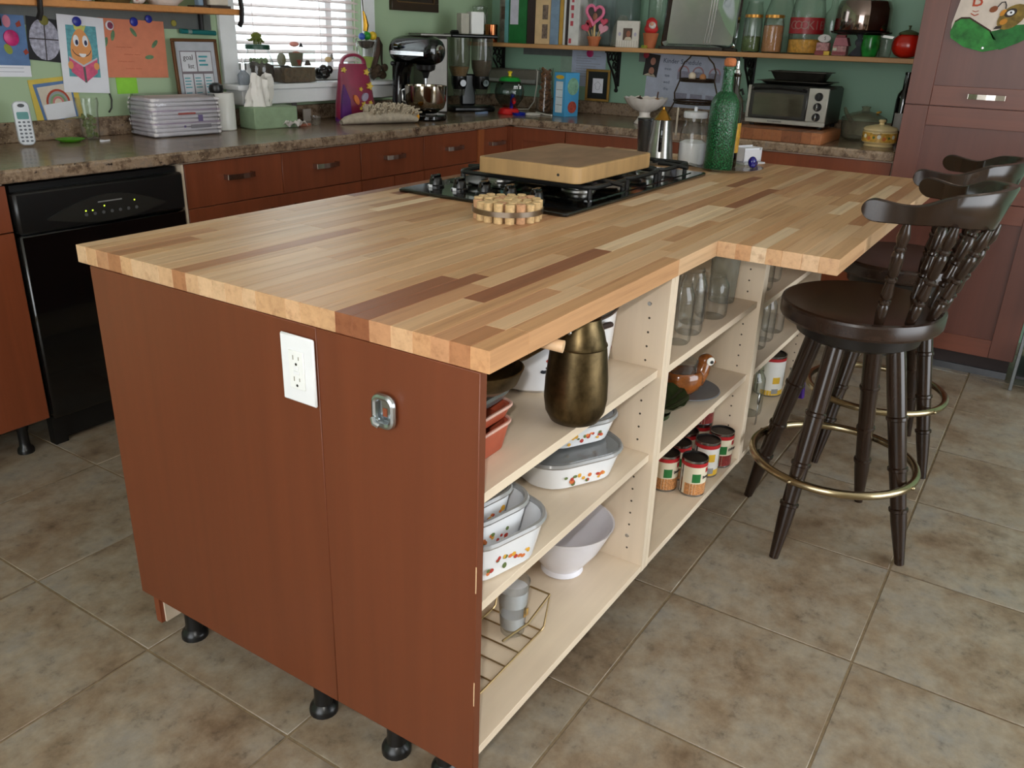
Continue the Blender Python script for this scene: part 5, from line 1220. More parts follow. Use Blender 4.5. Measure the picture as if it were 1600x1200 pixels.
# dusting mop
mo = thing('dusting_mitt', 'off-white fringed duster mitt with a yellow cuff lying by the mixer', 'duster', (2.320, 2.195, ZC), -0.36)
b = B()
def mitt(u, v):
    a = 2 * PI * v; w_ = 0.020 + 0.045 * min(1, u * 1.3) ; hz = 0.010 + 0.020 * math.sin(PI * min(1, u)) ** 0.5 + 0.016 * max(0, u - 0.4)
    return (-0.235 + 0.38 * u, w_ * math.cos(a), hz + hz * 0.97 * math.sin(a))
b.grid(mitt, 18, 16); b.obj('mitt', M('off_white_cotton', (176, 164, 146), 0.95, var=0.18, vs=(50, 50, 50), bump=0.4), mo, sharp=80)
b = B(); rnd = random.Random(9)
for k in range(230):
    u = rnd.uniform(0.35, 1.0); a = rnd.uniform(0.15, 0.85) * PI; x, y, z = mitt(u, a / (2 * PI)); d = Vector((rnd.uniform(-0.3, 0.7), math.cos(a) * 0.8 + rnd.uniform(-.3, .3), math.sin(a) * 0.9 + 0.1)).normalized() * rnd.uniform(0.026, 0.044)
    b.tube([(x, y, z), (x + d.x * 0.6, y + d.y * 0.6, z + d.z * 0.7), (x + d.x, y + d.y * 1.1, z + d.z * 0.75)], 0.0042, 4)
o = b.obj('fringe', M('fringe_cotton', (188, 174, 152), 0.95, var=0.2, vs=(80, 80, 80)), mo); o['kind'] = 'stuff'
B().lathe([(0.030, 0), (0.036, 0.0), (0.038, 0.028), (0.033, 0.03)], 18, mtx=Matrix.Translation((0.138, 0, 0.030)) @ Matrix.Rotation(PI / 2, 4, 'Y') @ Matrix.Diagonal((0.72, 1, 1, 1))).obj('cuff', M('yellow_cuff', (216, 150, 34), 0.8), mo)
# small bits on the counter
tag(B().box(2.045, 2.075, 2.535, 2.542, ZC, ZC + 0.085, 0.001).obj('metal_tag', M('dull_steel_tag', (120, 120, 118), 0.4, 0.6)), 'grey metal strip standing against the backsplash beside a pale card', 'tag')
tag(B().box(2.085, 2.135, 2.505, 2.512, ZC, ZC + 0.055, 0.001).obj('pale_card', M('pale_card', (160, 152, 144), 0.6)), 'pale card standing beside the grey metal strip', 'card')
b = B()
def crum(u, v): return (1.80 + 0.11 * u, 2.30 + 0.05 * v, ZC + 0.019 + 0.010 * math.sin(11 * u) * math.cos(9 * v) + 0.006 * math.sin(23 * u + 5 * v))
b.grid(crum, 14, 8); o = b.obj('crumpled_wrapper', M('white_wrapper', (206, 200, 196), 0.5), sharp=10); s_ = o.modifiers.new('s', 'SOLIDIFY'); s_.thickness = 0.002; tag(o, 'crumpled white wrapper lying in front of the tissue box', 'wrapper')
tag(B().box(1.90, 1.965, 2.335, 2.350, ZC, ZC + 0.010, 0.002).obj('lighter', M('salmon_plastic', (170, 104, 84), 0.4)), 'small reddish stick lying beside the crumpled wrapper', 'stick')
sg = thing('shot_glass', 'small clear shot glass on the counter left of the magenta bag', 'glass', (2.005, 2.345, ZC))
B().lathe([(0, 0.004), (0.018, 0), (0.020, 0.004), (0.024, 0.042)], 20).obj('glass', GLASS, sg)
tb = thing('tissue_box', 'pale green tissue box with a tissue pulled out', 'tissue box', (1.775, 2.400, ZC), -0.12)
TG = M('pale_green_card', (140, 162, 130), 0.6, var=0.12)
B().box(-0.112, 0.112, -0.058, 0.058, 0, 0.090, 0.004).obj('box', TG, tb)
b = B()
def tis(u, v):
    a = u * 2 * PI; r = 0.046 * (1 - 0.30 * v * v) * (1 + 0.22 * math.sin(3 * a + 3 * v)) + 0.012 * math.sin(7 * a + 4 * v)
    return (-0.045 + r * 1.15 * math.cos(a) + 0.018 * v, r * 0.6 * math.sin(a), 0.0905 + 0.125 * v + 0.014 * math.sin(2 * a + 1) * v)
b.grid(tis, 28, 8); b.obj('tissue', M('tissue_white', (232, 228, 222), 0.9, var=0.03), tb, sharp=70)
wc = thing('paper_towel_canister', 'plain white cylinder canister between the napkin pack and tissue box', 'canister', (1.563, 2.440, ZC))
B().lathe([(0, 0), (0.046, 0), (0.049, 0.003), (0.049, 0.146), (0.046, 0.150), (0.042, 0.150), (0.042, 0.145), (0, 0.145)], 32).obj('canister', M('white_plastic', (226, 226, 222), 0.3, var=0.02), wc)
B().lathe([(0, 0), (0.027, 0.004), (0.030, 0.018), (0.026, 0.034), (0.012, 0.042), (0, 0.043)], 20, (-0.030, -0.005, 0.148)).obj('black_scoop', BLACKP, wc)
npk = thing('napkin_pack', 'plastic-wrapped pack of white paper napkins on the speckled counter', 'napkins', (1.315, 2.425, ZC), -0.10)
for k in range(9):
    z = 0.004 + k * 0.0158; dx = 0.004 * math.sin(k * 1.7)
    B().box(-0.148 + dx, 0.148 + dx, -0.088, 0.088, z, z + 0.0148, 0.005).obj('napkin_stack', M('napkin_white', (226, 222, 224), 0.9, var=0.04), npk)
for k in (3, 6): B().box(-0.1485, 0.1485, -0.0885, 0.0885, 0.004 + k * 0.0158 - 0.001, 0.004 + k * 0.0158 + 0.001).obj('coloured_edge', M('lilac_edge', (196, 176, 196), 0.8), npk)
b = B()
def wrapf(u, v):
    a = 2 * PI * u; cx = math.cos(a); sx = math.sin(a); p = 0.35
    X = 0.156 * (abs(cx) ** p) * (1 if cx > 0 else -1); Y = 0.096 * (abs(sx) ** p) * (1 if sx > 0 else -1); z = 0.002 + 0.152 * v + 0.010 * math.sin(v * PI) * math.sin(4 * a)
    k = 1 + 0.012 * math.sin(17 * a + 9 * v) + 0.01 * math.sin(31 * a - 20 * v); k *= (1 - 0.08 * max(0, v - 0.85) / 0.15); return (X * k, Y * k, z)
b.grid(wrapf, 72, 14)
b.obj('plastic_wrap', glass('cling_film', (240, 240, 244), 0.10, 0.93), npk, sharp=70)
PKI = M('print_violet', (120, 104, 150), 0.6)
for x0, x1, z0_, z1_, m in ((0.010, 0.10, 0.030, 0.044, M('print_grey', (150, 146, 150), 0.6)), (0.045, 0.065, 0.055, 0.080, PKI), (-0.04, 0.035, 0.083, 0.090, M('print_red', (190, 90, 80), 0.6)), (-0.02, -0.012, 0.034, 0.042, PKI)): B().box(x0, x1, -0.0895, -0.0882, z0_, z1_).obj('print', m, npk)
gs = thing('drinking_glass', 'clear glass with green leaves inside, left of the napkin pack', 'glass', (0.985, 2.490, ZC))
B().lathe([(0, 0.004), (0.026, 0), (0.030, 0.004), (0.035, 0.10), (0.041, 0.13), (0.039, 0.148)], 28).obj('glass', GLASS, gs)
b = B(); rnd = random.Random(2)
for k in range(40):
    a = rnd.uniform(0, 6.28); r = rnd.uniform(0, 0.022); z = rnd.uniform(0.01, 0.085); b.sph((r * math.cos(a), r * math.sin(a), z), (rnd.uniform(0.004, 0.010), rnd.uniform(0.003, 0.008), rnd.uniform(0.006, 0.012)), 6, 4)
o = b.obj('leaves', M('dull_green_leaf', (92, 104, 50), 0.6, var=0.35, vs=(90, 90, 90)), gs); o['kind'] = 'stuff'
sc_ = thing('green_saucer', 'small bright green saucer in front of the backsplash', 'saucer', (0.885, 2.465, ZC))
B().lathe([(0, 0), (0.032, 0), (0.048, 0.009), (0.050, 0.011), (0.046, 0.010), (0.03, 0.003), (0, 0.003)], 28).obj('saucer', M('lime_green', (84, 160, 30), 0.3), sc_)
tag(B().prism([(0.960, 2.395), (1.005, 2.405), (1.004, 2.409), (0.984, 2.405), (0.980, 2.425), (0.975, 2.424), (0.978, 2.403), (0.959, 2.399)], ZC, ZC + 0.004, 'xy').obj('bag_clip', PAPER, flat=True), 'tiny white cross-shaped clip beside the green saucer', 'clip')
ph = thing('cordless_phone', 'silver cordless phone standing upright on the counter at the left', 'phone', (0.715, 2.440, ZC + 0.003), -0.35)
PM = Matrix.Rotation(math.radians(-7), 4, 'X')
PHS = M('phone_silver', (196, 200, 206), 0.3, 0.1)
B(PM).prism(rrect(-0.026, 0.026, 0.0, 0.146, 0.018, 6), -0.014, 0.010).obj('body', PHS, ph, bev=0.004)
B(PM).prism(ell(0, 0.131, 0.011, 0.006), -0.0152, -0.0138).obj('earpiece', M('phone_dark', (50, 54, 60), 0.4), ph)
B(PM).prism(rrect(-0.018, 0.018, 0.086, 0.110, 0.004), -0.0152, -0.0138).obj('screen', M('phone_screen', (86, 140, 140), 0.2), ph)
PKEY = M('phone_key', (84, 88, 98), 0.4)
for r in range(6):
    for c in range(3):
        B(PM).prism(ell((c - 1) * 0.014, 0.014 + r * 0.0125, 0.0048, 0.0034, 10), -0.0155, -0.0138).obj('key', PKEY, ph, flat=True)
# ================================================================== WINDOW SILL
ZS = WZ0 + 0.0006
lidg = M('dark_green_lid', (20, 66, 48), 0.4); SOIL = M('dark_soil', (52, 42, 32), 0.95, var=0.45, vs=(90, 90, 90), bump=0.4); SAND = M('sandy_soil', (112, 90, 66), 0.95, var=0.4, vs=(60, 60, 60), bump=0.4)
tj = thing('terrarium_jar', 'round glass terrarium jar with dark soil and a green lid on the window sill', 'terrarium', (1.842, 2.515, ZS))
B().lathe([(0, 0.003), (0.050, 0), (0.062, 0.010), (0.066, 0.045), (0.063, 0.095), (0.050, 0.125), (0.047, 0.145)], 32).obj('glass', GLASS, tj)
B().lathe([(0, 0.005), (0.048, 0.005), (0.060, 0.014), (0.063, 0.045), (0.062, 0.078), (0.03, 0.090), (0, 0.084)], 28).obj('soil', SOIL, tj)
b = B(); rnd = random.Random(5)
for k in range(22): a = rnd.uniform(0, 6.28); r = rnd.uniform(0, 0.045); b.sph((r * math.cos(a), r * math.sin(a), 0.090 + rnd.uniform(0, 0.012)), (0.009, 0.007, 0.008), 6, 4)
o = b.obj('moss', M('grey_green_moss', (112, 132, 92), 0.9, var=0.4, vs=(70, 70, 70)), tj); o['kind'] = 'stuff'
B().lathe([(0.048, 0.143), (0.053, 0.143), (0.053, 0.160), (0.050, 0.163), (0, 0.163)], 32).obj('lid', lidg, tj)
dn = thing('dinosaur_toy', 'green toy dinosaur standing on the terrarium lid', 'toy', (1.842, 2.515, ZS + 0.1635), 0.1)
b = B(); b.sph((0, 0, 0.024), (0.024, 0.011, 0.015)); b.tube([(-0.018, 0, 0.026), (-0.035, 0, 0.018), (-0.052, 0, 0.017), (-0.064, 0, 0.021)], [0.009, 0.006, 0.0035, 0.0015], 8); b.tube([(0.018, 0, 0.022), (0.032, 0, 0.012), (0.042, 0, 0.010)], [0.009, 0.006, 0.004], 8)
for x in (-0.012, 0.014):
    for y in (-0.006, 0.006): b.rod((x, y, 0.018), (x, y, 0), 0.0042, 8)
b.obj('body', M('toy_green', (92, 100, 34), 0.5, var=0.2), dn)
b = B()
for k in range(7): x = -0.030 + k * 0.009; h_ = 0.034 + 0.012 * math.sin(PI * (k + 0.7) / 7.4); b.prism([(x - 0.006, 0.030), (x + 0.006, 0.030), (x + 0.003, h_ + 0.003), (x - 0.002, h_ + 0.005)], -0.0012, 0.0012)
o = b.obj('back_plates', M('toy_green_plates', (110, 118, 44), 0.5), dn); o['kind'] = 'stuff'
tk = thing('glass_tank', 'rectangular glass tank with sand, a clay pot and a red stone on the window sill', 'terrarium', (2.045, 2.512, ZS))
b = B(); b.box(-0.10, 0.10, -0.045, 0.045, 0, 0.003); b.box(-0.10, 0.10, -0.045, -0.0425, 0.003, 0.150); b.box(-0.10, 0.10, 0.0425, 0.045, 0.003, 0.150); b.box(-0.10, -0.0975, -0.0425, 0.0425, 0.003, 0.150); b.box(0.0975, 0.10, -0.0425, 0.0425, 0.003, 0.150); b.obj('glass', GLASS, tk)
b = B(); b.grid(lambda u, v: (-0.0965 + 0.193 * u, -0.0415 + 0.083 * v, 0.062 + 0.012 * math.sin(5 * u + 1) + 0.004 * math.sin(17 * u + 6 * v)), 16, 6); b.box(-0.0965, 0.0965, -0.0415, 0.0415, 0.0032, 0.066); b.obj('sand', SAND, tk)
B().lathe([(0.022, 0.070), (0.030, 0.10), (0.034, 0.128), (0.030, 0.130), (0.026, 0.10)], 20, (0.02, 0, 0)).obj('clay_pot', M('olive_pot', (110, 106, 80), 0.7), tk); B().sph((0.022, 0, 0.122), (0.026, 0.018, 0.014)).obj('rock', M('orange_rock', (190, 110, 84), 0.8), tk)
B().prism([(-0.008, 0.100), (0.010, 0.100), (0.002, 0.078)], -0.044, -0.030).obj('red_stone', M('red_stone', (160, 54, 36), 0.7), tk); B().prism([(0.060, 0.075), (0.085, 0.075), (0.072, 0.098)], -0.03, -0.01).obj('dark_stone', M('brown_stone', (86, 62, 52), 0.8), tk); B().sph((-0.07, 0, 0.10), (0.02, 0.02, 0.03), 8, 6).obj('dry_plant', M('olive_plant', (116, 110, 70), 0.9), tk)
B().box(-0.102, 0.102, -0.047, 0.047, 0.150, 0.154).obj('rim', glass('clear_glass'), tk)
tag(B().sph((2.058, 2.512, ZS + 0.1665), (0.026, 0.016, 0.0115)).obj('pink_shell', M('pink_shell', (214, 140, 128), 0.5)), 'pink shell lying on top of the glass tank', 'shell')
tag(B().lathe([(0, 0), (0.012, 0), (0.003, 0.016), (0, 0.018)], 6, (2.100, 2.512, ZS + 0.155)).obj('dark_pebble', M('dark_pebble', (52, 50, 54), 0.6)), 'small dark pointed pebble on top of the glass tank', 'pebble')
lv = thing('lava_rock', 'black shiny lump of rock right of the glass tank', 'rock', (2.215, 2.485, ZS))
b = B(); rnd = random.Random(8)
for k in range(12): b.sph((rnd.uniform(-0.028, 0.028), rnd.uniform(-0.018, 0.018), rnd.uniform(0.022, 0.065)), (rnd.uniform(0.016, 0.026), 0.02, rnd.uniform(0.016, 0.022)), 9, 6)
b.obj('rock', M('obsidian', (20, 20, 19), 0.25, var=0.5, vs=(60, 60, 60), bump=0.3), lv)
sh = thing('sea_shells', 'pale seashell with black spots on the black rock', 'shell', (2.262, 2.500, ZS + 0.088)); B().sph((0, 0, 0.012), (0.02, 0.014, 0.013)).obj('shell', M('cream_shell', (214, 186, 136), 0.5, var=0.3, vs=(90, 90, 90)), sh); B().lathe([(0, 0), (0.010, 0.004), (0.006, 0.02), (0, 0.03)], 10, (0.024, 0, 0.010)).obj('spire', M('spotted_shell', (120, 116, 108), 0.5, var=0.8, vs=(140, 140, 140)), sh)
sb = thing('soap_bottle', 'clear glass bottle with a silver cap at the left end of the window sill', 'bottle', (1.712, 2.470, ZS))
B().lathe([(0, 0.002), (0.022, 0), (0.026, 0.01), (0.026, 0.040), (0.012, 0.055), (0.012, 0.060)], 20).obj('glass', glass('cloudy_glass'), sb); B().lathe([(0, 0.061), (0.016, 0.061), (0.016, 0.088), (0, 0.090)], 16).obj('cap', CHROME, sb); B().rod((0, 0, 0.09), (0, 0, 0.11), 0.003, 8).obj('pin', STEEL, sb)
ja = thing('white_jar', 'small frosted white jar beside the silver-capped bottle on the sill', 'jar', (1.762, 2.515, ZS)); B().lathe([(0, 0), (0.024, 0), (0.026, 0.006), (0.026, 0.060), (0.024, 0.066), (0, 0.066)], 20).obj('jar', M('frosted_white', (214, 216, 218), 0.35), ja); B().lathe([(0, 0.0665), (0.022, 0.0665), (0.022, 0.085), (0, 0.086)], 20).obj('lid', M('frosted_white', (214, 216, 218)), ja)
tag(B().lathe([(0, 0), (0.02, 0), (0.024, 0.022), (0.020, 0.026), (0, 0.024)], 18, (1.800, 2.425, WZ0 - 0.0 + 0.0006)).obj('white_dish', CERAM), 'small white dish at the front edge of the sill, above the canister', 'dish')
vz = thing('glass_goblet', 'clear flared glass with coloured balls on top, on the sill behind the bag', 'vase', (2.520, 2.485, ZS))
B().lathe([(0, 0.002), (0.034, 0), (0.036, 0.004), (0.020, 0.012), (0.016, 0.05), (0.030, 0.09), (0.046, 0.14), (0.058, 0.195)], 28).obj('glass', GLASS, vz); B().lathe([(0, 0.06), (0.018, 0.06), (0.036, 0.112), (0, 0.116)], 20).obj('green_fill', M('yellow_green_fill', (170, 190, 90), 0.6, var=0.3), vz); B().lathe([(0, 0.150), (0.03, 0.158), (0.044, 0.185), (0, 0.19)], 16).obj('soil', SOIL, vz)
for k, (lab, x, m, s) in enumerate((('blue ball on the flared glass', -0.042, M('blue_ball', (50, 84, 170), 0.3), 0.017), ('green ball in the middle on the flared glass', -0.004, M('green_ball', (36, 140, 44), 0.3), 0.020), ('yellow ball on the flared glass', 0.038, M('yellow_ball', (216, 180, 44), 0.3), 0.021))):
    tag(B().sph((2.520 + x, 2.475, ZS + 0.191 + s), s).obj('toy_ball', m), lab, 'ball')
tag(B().tube([(2.522, 2.490, ZS + 0.194 + 0.038), (2.528, 2.490, ZS + 0.26), (2.520, 2.490, ZS + 0.30), (2.510, 2.490, ZS + 0.325)], [0.012, 0.014, 0.009, 0.004], 10).obj('brass_ornament', M('brass_ornament', (170, 128, 44), 0.25, 0.9, 0.15)), 'gold pointed ornament standing on the green ball', 'ornament')
bdv = thing('driftwood', 'brown curved piece of driftwood leaning beside the flared glass', 'driftwood', (2.600, 2.490, ZS)); B().tube([(-0.02, 0, 0.07), (0.0, 0, 0.13), (0.02, 0.01, 0.18), (0.03, 0.012, 0.205)], [0.012, 0.02, 0.016, 0.008], 8).obj('branch', M('driftwood', (80, 56, 44), 0.7, var=0.4, vs=(40, 40, 8)), bdv); B().tube([(0.03, 0.012, 0.20), (0.055, 0.015, 0.17), (0.05, 0.01, 0.09), (0.045, 0, 0.04)], [0.006, 0.009, 0.005, 0.004], 8).obj('twig', M('dark_twig', (56, 48, 36), 0.8), bdv)
b = B(); rnd = random.Random(12)
for k in range(14): b.sph((rnd.uniform(-0.035, 0.05), rnd.uniform(-0.02, 0.02), rnd.uniform(0.02, 0.07)), (rnd.uniform(0.014, 0.024), 0.02, rnd.uniform(0.014, 0.022)), 8, 6)
b.obj('root', M('brown_root', (74, 58, 42), 0.9, var=0.5, vs=(60, 60, 60), bump=0.4), bdv)

# ================================================================== LEFT SHELF, PAPERS ON THE WINDOW WALL
ls = thing('wall_shelf', 'wooden wall shelf above the drawings, at the top left corner', 'shelf', (0, 0, 0))
B().box(-0.6, 1.628, 2.36, WY - 0.0005, 1.366, 1.389, 0.002).obj('board', PINE_X if 'PINE_X' in globals() else mat_veneer('shelf_board_wood_x', (190, 128, 70), 0.12, 0.5, (60, 2, 60), 0.03), ls)
for x in (0.775, 1.612):
    b = B(); b.tube([(x, 2.352, 1.46), (x + 0.010, 2.346, 1.43), (x + 0.014, 2.345, 1.39), (x + 0.012, 2.350, 1.345), (x + 0.008, 2.36, 1.325)], 0.011, 8, False, 0.7); b.tube([(x, 2.352, 1.46), (x - 0.02, 2.40, 1.50), (x - 0.02, 2.50, 1.49), (x - 0.02, WY - 0.004, 1.45)], 0.009, 8)
    b.tube([(x - 0.02, WY - 0.012, 1.45), (x - 0.02, WY - 0.012, 1.30)], 0.010, 8)
    b.obj('iron_bracket', WROUGHT, ls)
ZL = 1.3896
sz = thing('snow_globe_row', 'glass ornament with white and grey trinkets on the top left shelf', 'ornament', (0.905, 2.42, ZL)); B().lathe([(0, 0), (0.034, 0), (0.036, 0.02), (0.028, 0.03), (0.034, 0.06), (0.02, 0.09), (0, 0.095)], 20).obj('globe', glass('cloudy_glass'), sz); B().sph((0, -0.01, 0.03), (0.02, 0.015, 0.016)).obj('white_trinket', PAPER, sz)
sz = thing('glass_ornament', 'small white and dark trinket dish beside the glass ornament, top left shelf', 'ornament', (0.985, 2.42, ZL)); B().lathe([(0, 0), (0.03, 0), (0.034, 0.012), (0.03, 0.018), (0, 0.016)], 20).obj('dish', M('trinket_grey', (180, 180, 176), 0.4, var=0.4, vs=(60, 60, 60)), sz); B().sph((0.01, 0, 0.026), (0.012, 0.01, 0.009)).obj('stone', BLACKP, sz)
fv = thing('fruit_basket', 'mustard yellow basket of dried flowers on the top left shelf', 'basket', (1.115, 2.44, ZL))
B().lathe([(0, 0), (0.06, 0), (0.085, 0.05), (0.08, 0.05), (0.05, 0.006), (0, 0.006)], 24, (0, 0, 0), Matrix.Diagonal((1, 0.8, 1, 1))).obj('basket', M('dark_basket', (84, 66, 28), 0.8, var=0.4, vs=(80, 80, 80)), fv)
b = B(); rnd = random.Random(3)
for k in range(40): b.sph((rnd.uniform(-0.07, 0.07), rnd.uniform(-0.05, 0.05), rnd.uniform(0.045, 0.085)), rnd.uniform(0.008, 0.016), 7, 5)
o = b.obj('dried_flowers', M('mustard_flower', (180, 150, 30), 0.8, var=0.4, vs=(50, 50, 50)), fv); o['kind'] = 'stuff'
kb = thing('kitten_figurine', 'white and pink kitten figurine between the basket and the big china dish', 'figurine', (1.212, 2.42, ZL))
b = B(); b.sph((0, 0, 0.02), (0.026, 0.018, 0.02)); b.sph((-0.018, -0.004, 0.012), (0.014, 0.012, 0.012)); b.sph((0.012, 0, 0.050), (0.016, 0.014, 0.018)); b.obj('body', M('white_china', (220, 212, 206), 0.3), kb); B().sph((-0.02, -0.014, 0.014), (0.007, 0.004, 0.006)).obj('pink_patch', M('pink_glaze', (206, 160, 150), 0.4), kb)
cd_ = thing('china_dish', 'large white china dish with pink flowers on the top left shelf', 'dish', (1.340, 2.455, ZL))
B().lathe([(0, 0), (0.05, 0), (0.055, 0.006), (0.085, 0.03), (0.105, 0.075), (0.10, 0.075), (0.05, 0.01), (0, 0.008)], 32).obj('dish', M('white_china', (220, 212, 206)), cd_)
b = B()
for k in range(9): a = -PI / 2 + (k - 4) * 0.33; b.lathe([(0, 0.002), (0.010, 0)], 8, mtx=Matrix.Translation((0.093 * math.cos(a), 0.093 * math.sin(a), 0.050)) @ Matrix.Rotation(a, 4, 'Z') @ Matrix.Rotation(math.radians(65), 4, 'Y'))
o = b.obj('pink_flowers', M('pink_print', (200, 120, 130), 0.5), cd_); o['kind'] = 'stuff'
sk = thing('small_clock', 'small pale blue and dark desk ornament near the shelf end', 'ornament', (1.478, 2.42, ZL)); B().box(-0.04, 0.03, -0.02, 0.02, 0, 0.006).obj('base', M('dark_wood_base', (60, 46, 38), 0.5), sk); B().box(-0.012, 0.012, -0.014, 0.014, 0.006, 0.09, 0.003).obj('blue_block', M('slate_blue', (130, 150, 170), 0.5), sk); B().box(0.014, 0.028, -0.012, 0.012, 0.006, 0.07).obj('dark_block', M('dark_wood_base', (60, 46, 38)), sk)
sk = thing('cream_box', 'cream box on a dark tray at the right end of the top left shelf', 'box', (1.563, 2.44, ZL)); B().box(-0.045, 0.045, -0.04, 0.04, 0.010, 0.075, 0.004).obj('box', M('cream_card', (206, 196, 180), 0.6), sk); B().box(-0.05, 0.05, -0.045, 0.045, 0, 0.0095).obj('tray', M('dark_wood_base', (60, 46, 38)), sk)


def sheet(name, label, cat, x, z, wd_, ht, m, rot=0.0, lift=0.0, wall='back', th=0.0012, group=None):
    """sheet with its origin at its top left corner, hanging on a wall; local x right, z up"""
    if wall == 'back': t = thing(name, label, cat, (x, WY - 0.0006 - lift, z), 0, group)
    else:
        t = thing(name, label, cat, (WX - 0.0006 - lift, x, z), 0, group); t.rotation_euler = (0, 0, -PI / 2)
    R_ = Matrix.Rotation(rot, 4, 'Y'); t['r'] = 0
    del t['r']
    e = t.matrix_basis.to_3x3() @ R_.to_3x3(); t.rotation_euler = e.to_euler()
    B().box(0, wd_, -th, 0, -ht, 0).obj('paper', m, t)
    return t


def magnet(label, x, z, m, r=0.017, wall='back', lift=0.004, rim=None):
    t = thing('round_magnet', label, 'magnet', (x, WY - 0.0008 - lift, z) if wall == 'back' else (WX - 0.0008 - lift, x, z)); t.rotation_euler = (0, 0, 0 if wall == 'back' else -PI / 2)
    mt = Matrix.Rotation(PI / 2, 4, 'X')
    B().lathe([(0, 0), (r, 0), (r, 0.004), (r * 0.8, 0.006), (0, 0.006)], 20, mtx=mt).obj('disc', rim or m, t)
    if rim: B().lathe([(0, 0.0062), (r * 0.72, 0.0062), (0, 0.0068)], 16, mtx=mt).obj('picture', m, t)
    return t


BLUEP = M('blue_paper', (92, 122, 166), 0.85, var=0.12, vs=(30, 30, 30)); ORANGEP = M('orange_paper', (208, 128, 98), 0.85, var=0.06, vs=(30, 30, 30)); GREYSTRIP = M('grey_metal_strip', (104, 108, 106), 0.5, 0.2); MBLUE = M('magnet_blue', (40, 50, 150), 0.35); MPINK = M('magnet_pink', (190, 40, 110), 0.4, var=0.3, vs=(60, 60, 60)); CRAY_T = M('crayon_teal', (96, 160, 170), 0.9, var=0.25, vs=(60, 40, 90)); SKINO = M('crayon_orange', (222, 154, 96), 0.85, var=0.08); LEAFG = M('crayon_leaf', (96, 130, 96), 0.85, var=0.3, vs=(60, 60, 60)); PKB = M('crayon_pink', (212, 96, 130), 0.85, var=0.2, vs=(50, 50, 50)); OUTL = M('pencil_dark', (64, 58, 60), 0.85); WHT = M('drawing_white', (228, 228, 232), 0.85)
tag(B().box(0.62, 1.648, WY - 0.003, WY - 0.0005, 1.306, 1.3655).obj('magnet_strip', GREYSTRIP), 'long grey metal strip under the left shelf holding the drawings', 'magnet board')
p1 = sheet('blue_drawing', 'blue paper with flower stickers at the left edge of the photo', 'drawing', 0.565, 1.344, 0.285, 0.165, BLUEP, 0.03, 0.0035)
flat(p1, 'sticker', ell(0.222, -0.022, 0.014, 0.020), M('pale_pink_sticker', (206, 130, 150), 0.7), 0.0014); flat(p1, 'sticker', [(0.252, -0.028), (0.268, -0.016), (0.272, -0.034), (0.256, -0.040)], M('red_leaf', (150, 60, 44), 0.7), 0.0014); flat(p1, 'sticker', ell(0.247, -0.078, 0.010, 0.011), M('cream_flower', (196, 196, 170), 0.7), 0.0014); flat(p1, 'sticker', ell(0.215, -0.112, 0.013, 0.018, 12, 0.5), M('olive_leaf', (140, 150, 60), 0.7), 0.0014); flat(p1, 'sticker', [(0.266, -0.118), (0.278, -0.108), (0.286, -0.122), (0.272, -0.130)], M('red_leaf', (150, 60, 44)), 0.0014)
magnet('pink flower magnet on the blue drawing at the left edge', 0.792, 1.262, MPINK, 0.026, lift=0.006)
p2 = sheet('white_note', 'white paper hanging below the blue drawing at the left edge', 'paper', 0.70, 1.196, 0.145, 0.060, PAPER, 0.02, 0.002)
for k in range(3): flat(p2, 'written_line', [(0.03, -0.016 - k * 0.013), (0.12, -0.0165 - k * 0.013), (0.12, -0.018 - k * 0.013), (0.03, -0.0175 - k * 0.013)], M('faint_ink', (150, 152, 166), 0.9), 0.0014)
p3 = sheet('stained_glass_drawing', 'black paper with a patterned oval, between the blue drawing and the face drawing', 'drawing', 0.858, 1.336, 0.125, 0.145, M('black_paper', (38, 38, 42), 0.85), 0.10, 0.0035)
flat(p3, 'patterned_oval', ell(0.062, -0.072, 0.056, 0.070, 20), M('patterned_pastel', (160, 160, 176), 0.85, var=0.45, vs=(70, 70, 70)), 0.0014)
for pl_ in ([(0.06, -0.004), (0.064, -0.004), (0.066, -0.142), (0.062, -0.142)], [(0.006, -0.072), (0.118, -0.066), (0.118, -0.070), (0.006, -0.076)]): flat(p3, 'dark_line', pl_, OUTL, 0.0022)
magnet('olive green flower magnet on the black patterned paper', 0.918, 1.322, M('magnet_olive', (120, 116, 50), 0.6), 0.016, lift=0.007)
p4 = sheet('face_drawing', 'white coloring page of a smiling orange face reading a pink book', 'drawing', 0.968, 1.346, 0.182, 0.268, PAPER, 0.055, 0.0065)
flat(p4, 'crayon_background', [(0.030, -0.034), (0.148, -0.032), (0.150, -0.212), (0.026, -0.212)], CRAY_T, 0.0014)
flat(p4, 'hair', [(0.062, -0.046), (0.060, -0.030), (0.074, -0.038), (0.086, -0.028), (0.096, -0.036), (0.108, -0.030), (0.100, -0.052), (0.080, -0.056)], M('crayon_yellow', (206, 206, 110), 0.85), 0.0021)
face = [(0.082 + (0.034 + 0.014 * t) * math.cos(a) * 1.0, -0.112 + 0.068 * math.sin(a)) for a in [2 * PI * k / 28 for k in range(28)] for t in [(1 - math.sin(a)) / 2]]
flat(p4, 'face', face, SKINO, 0.0022)
for sx in (0.064, 0.100):
    flat(p4, 'eye', ell(sx, -0.086, 0.0115, 0.020), WHT, 0.0030); flat(p4, 'pupil', ell(sx + (0.002 if sx < 0.08 else 0.001), -0.092, 0.0058, 0.0095), M('pupil_navy', (50, 54, 84), 0.8), 0.0037)
flat(p4, 'smile', arc(0.083, -0.112, 0.038, PI * 1.06, PI * 1.94, 12, 0.030) + list(reversed(arc(0.083, -0.112, 0.036, PI * 1.06, PI * 1.94, 12, 0.027))), OUTL, 0.0030)
flat(p4, 'teeth', arc(0.085, -0.130, 0.014, PI, 2 * PI, 8, 0.013), WHT, 0.0034)
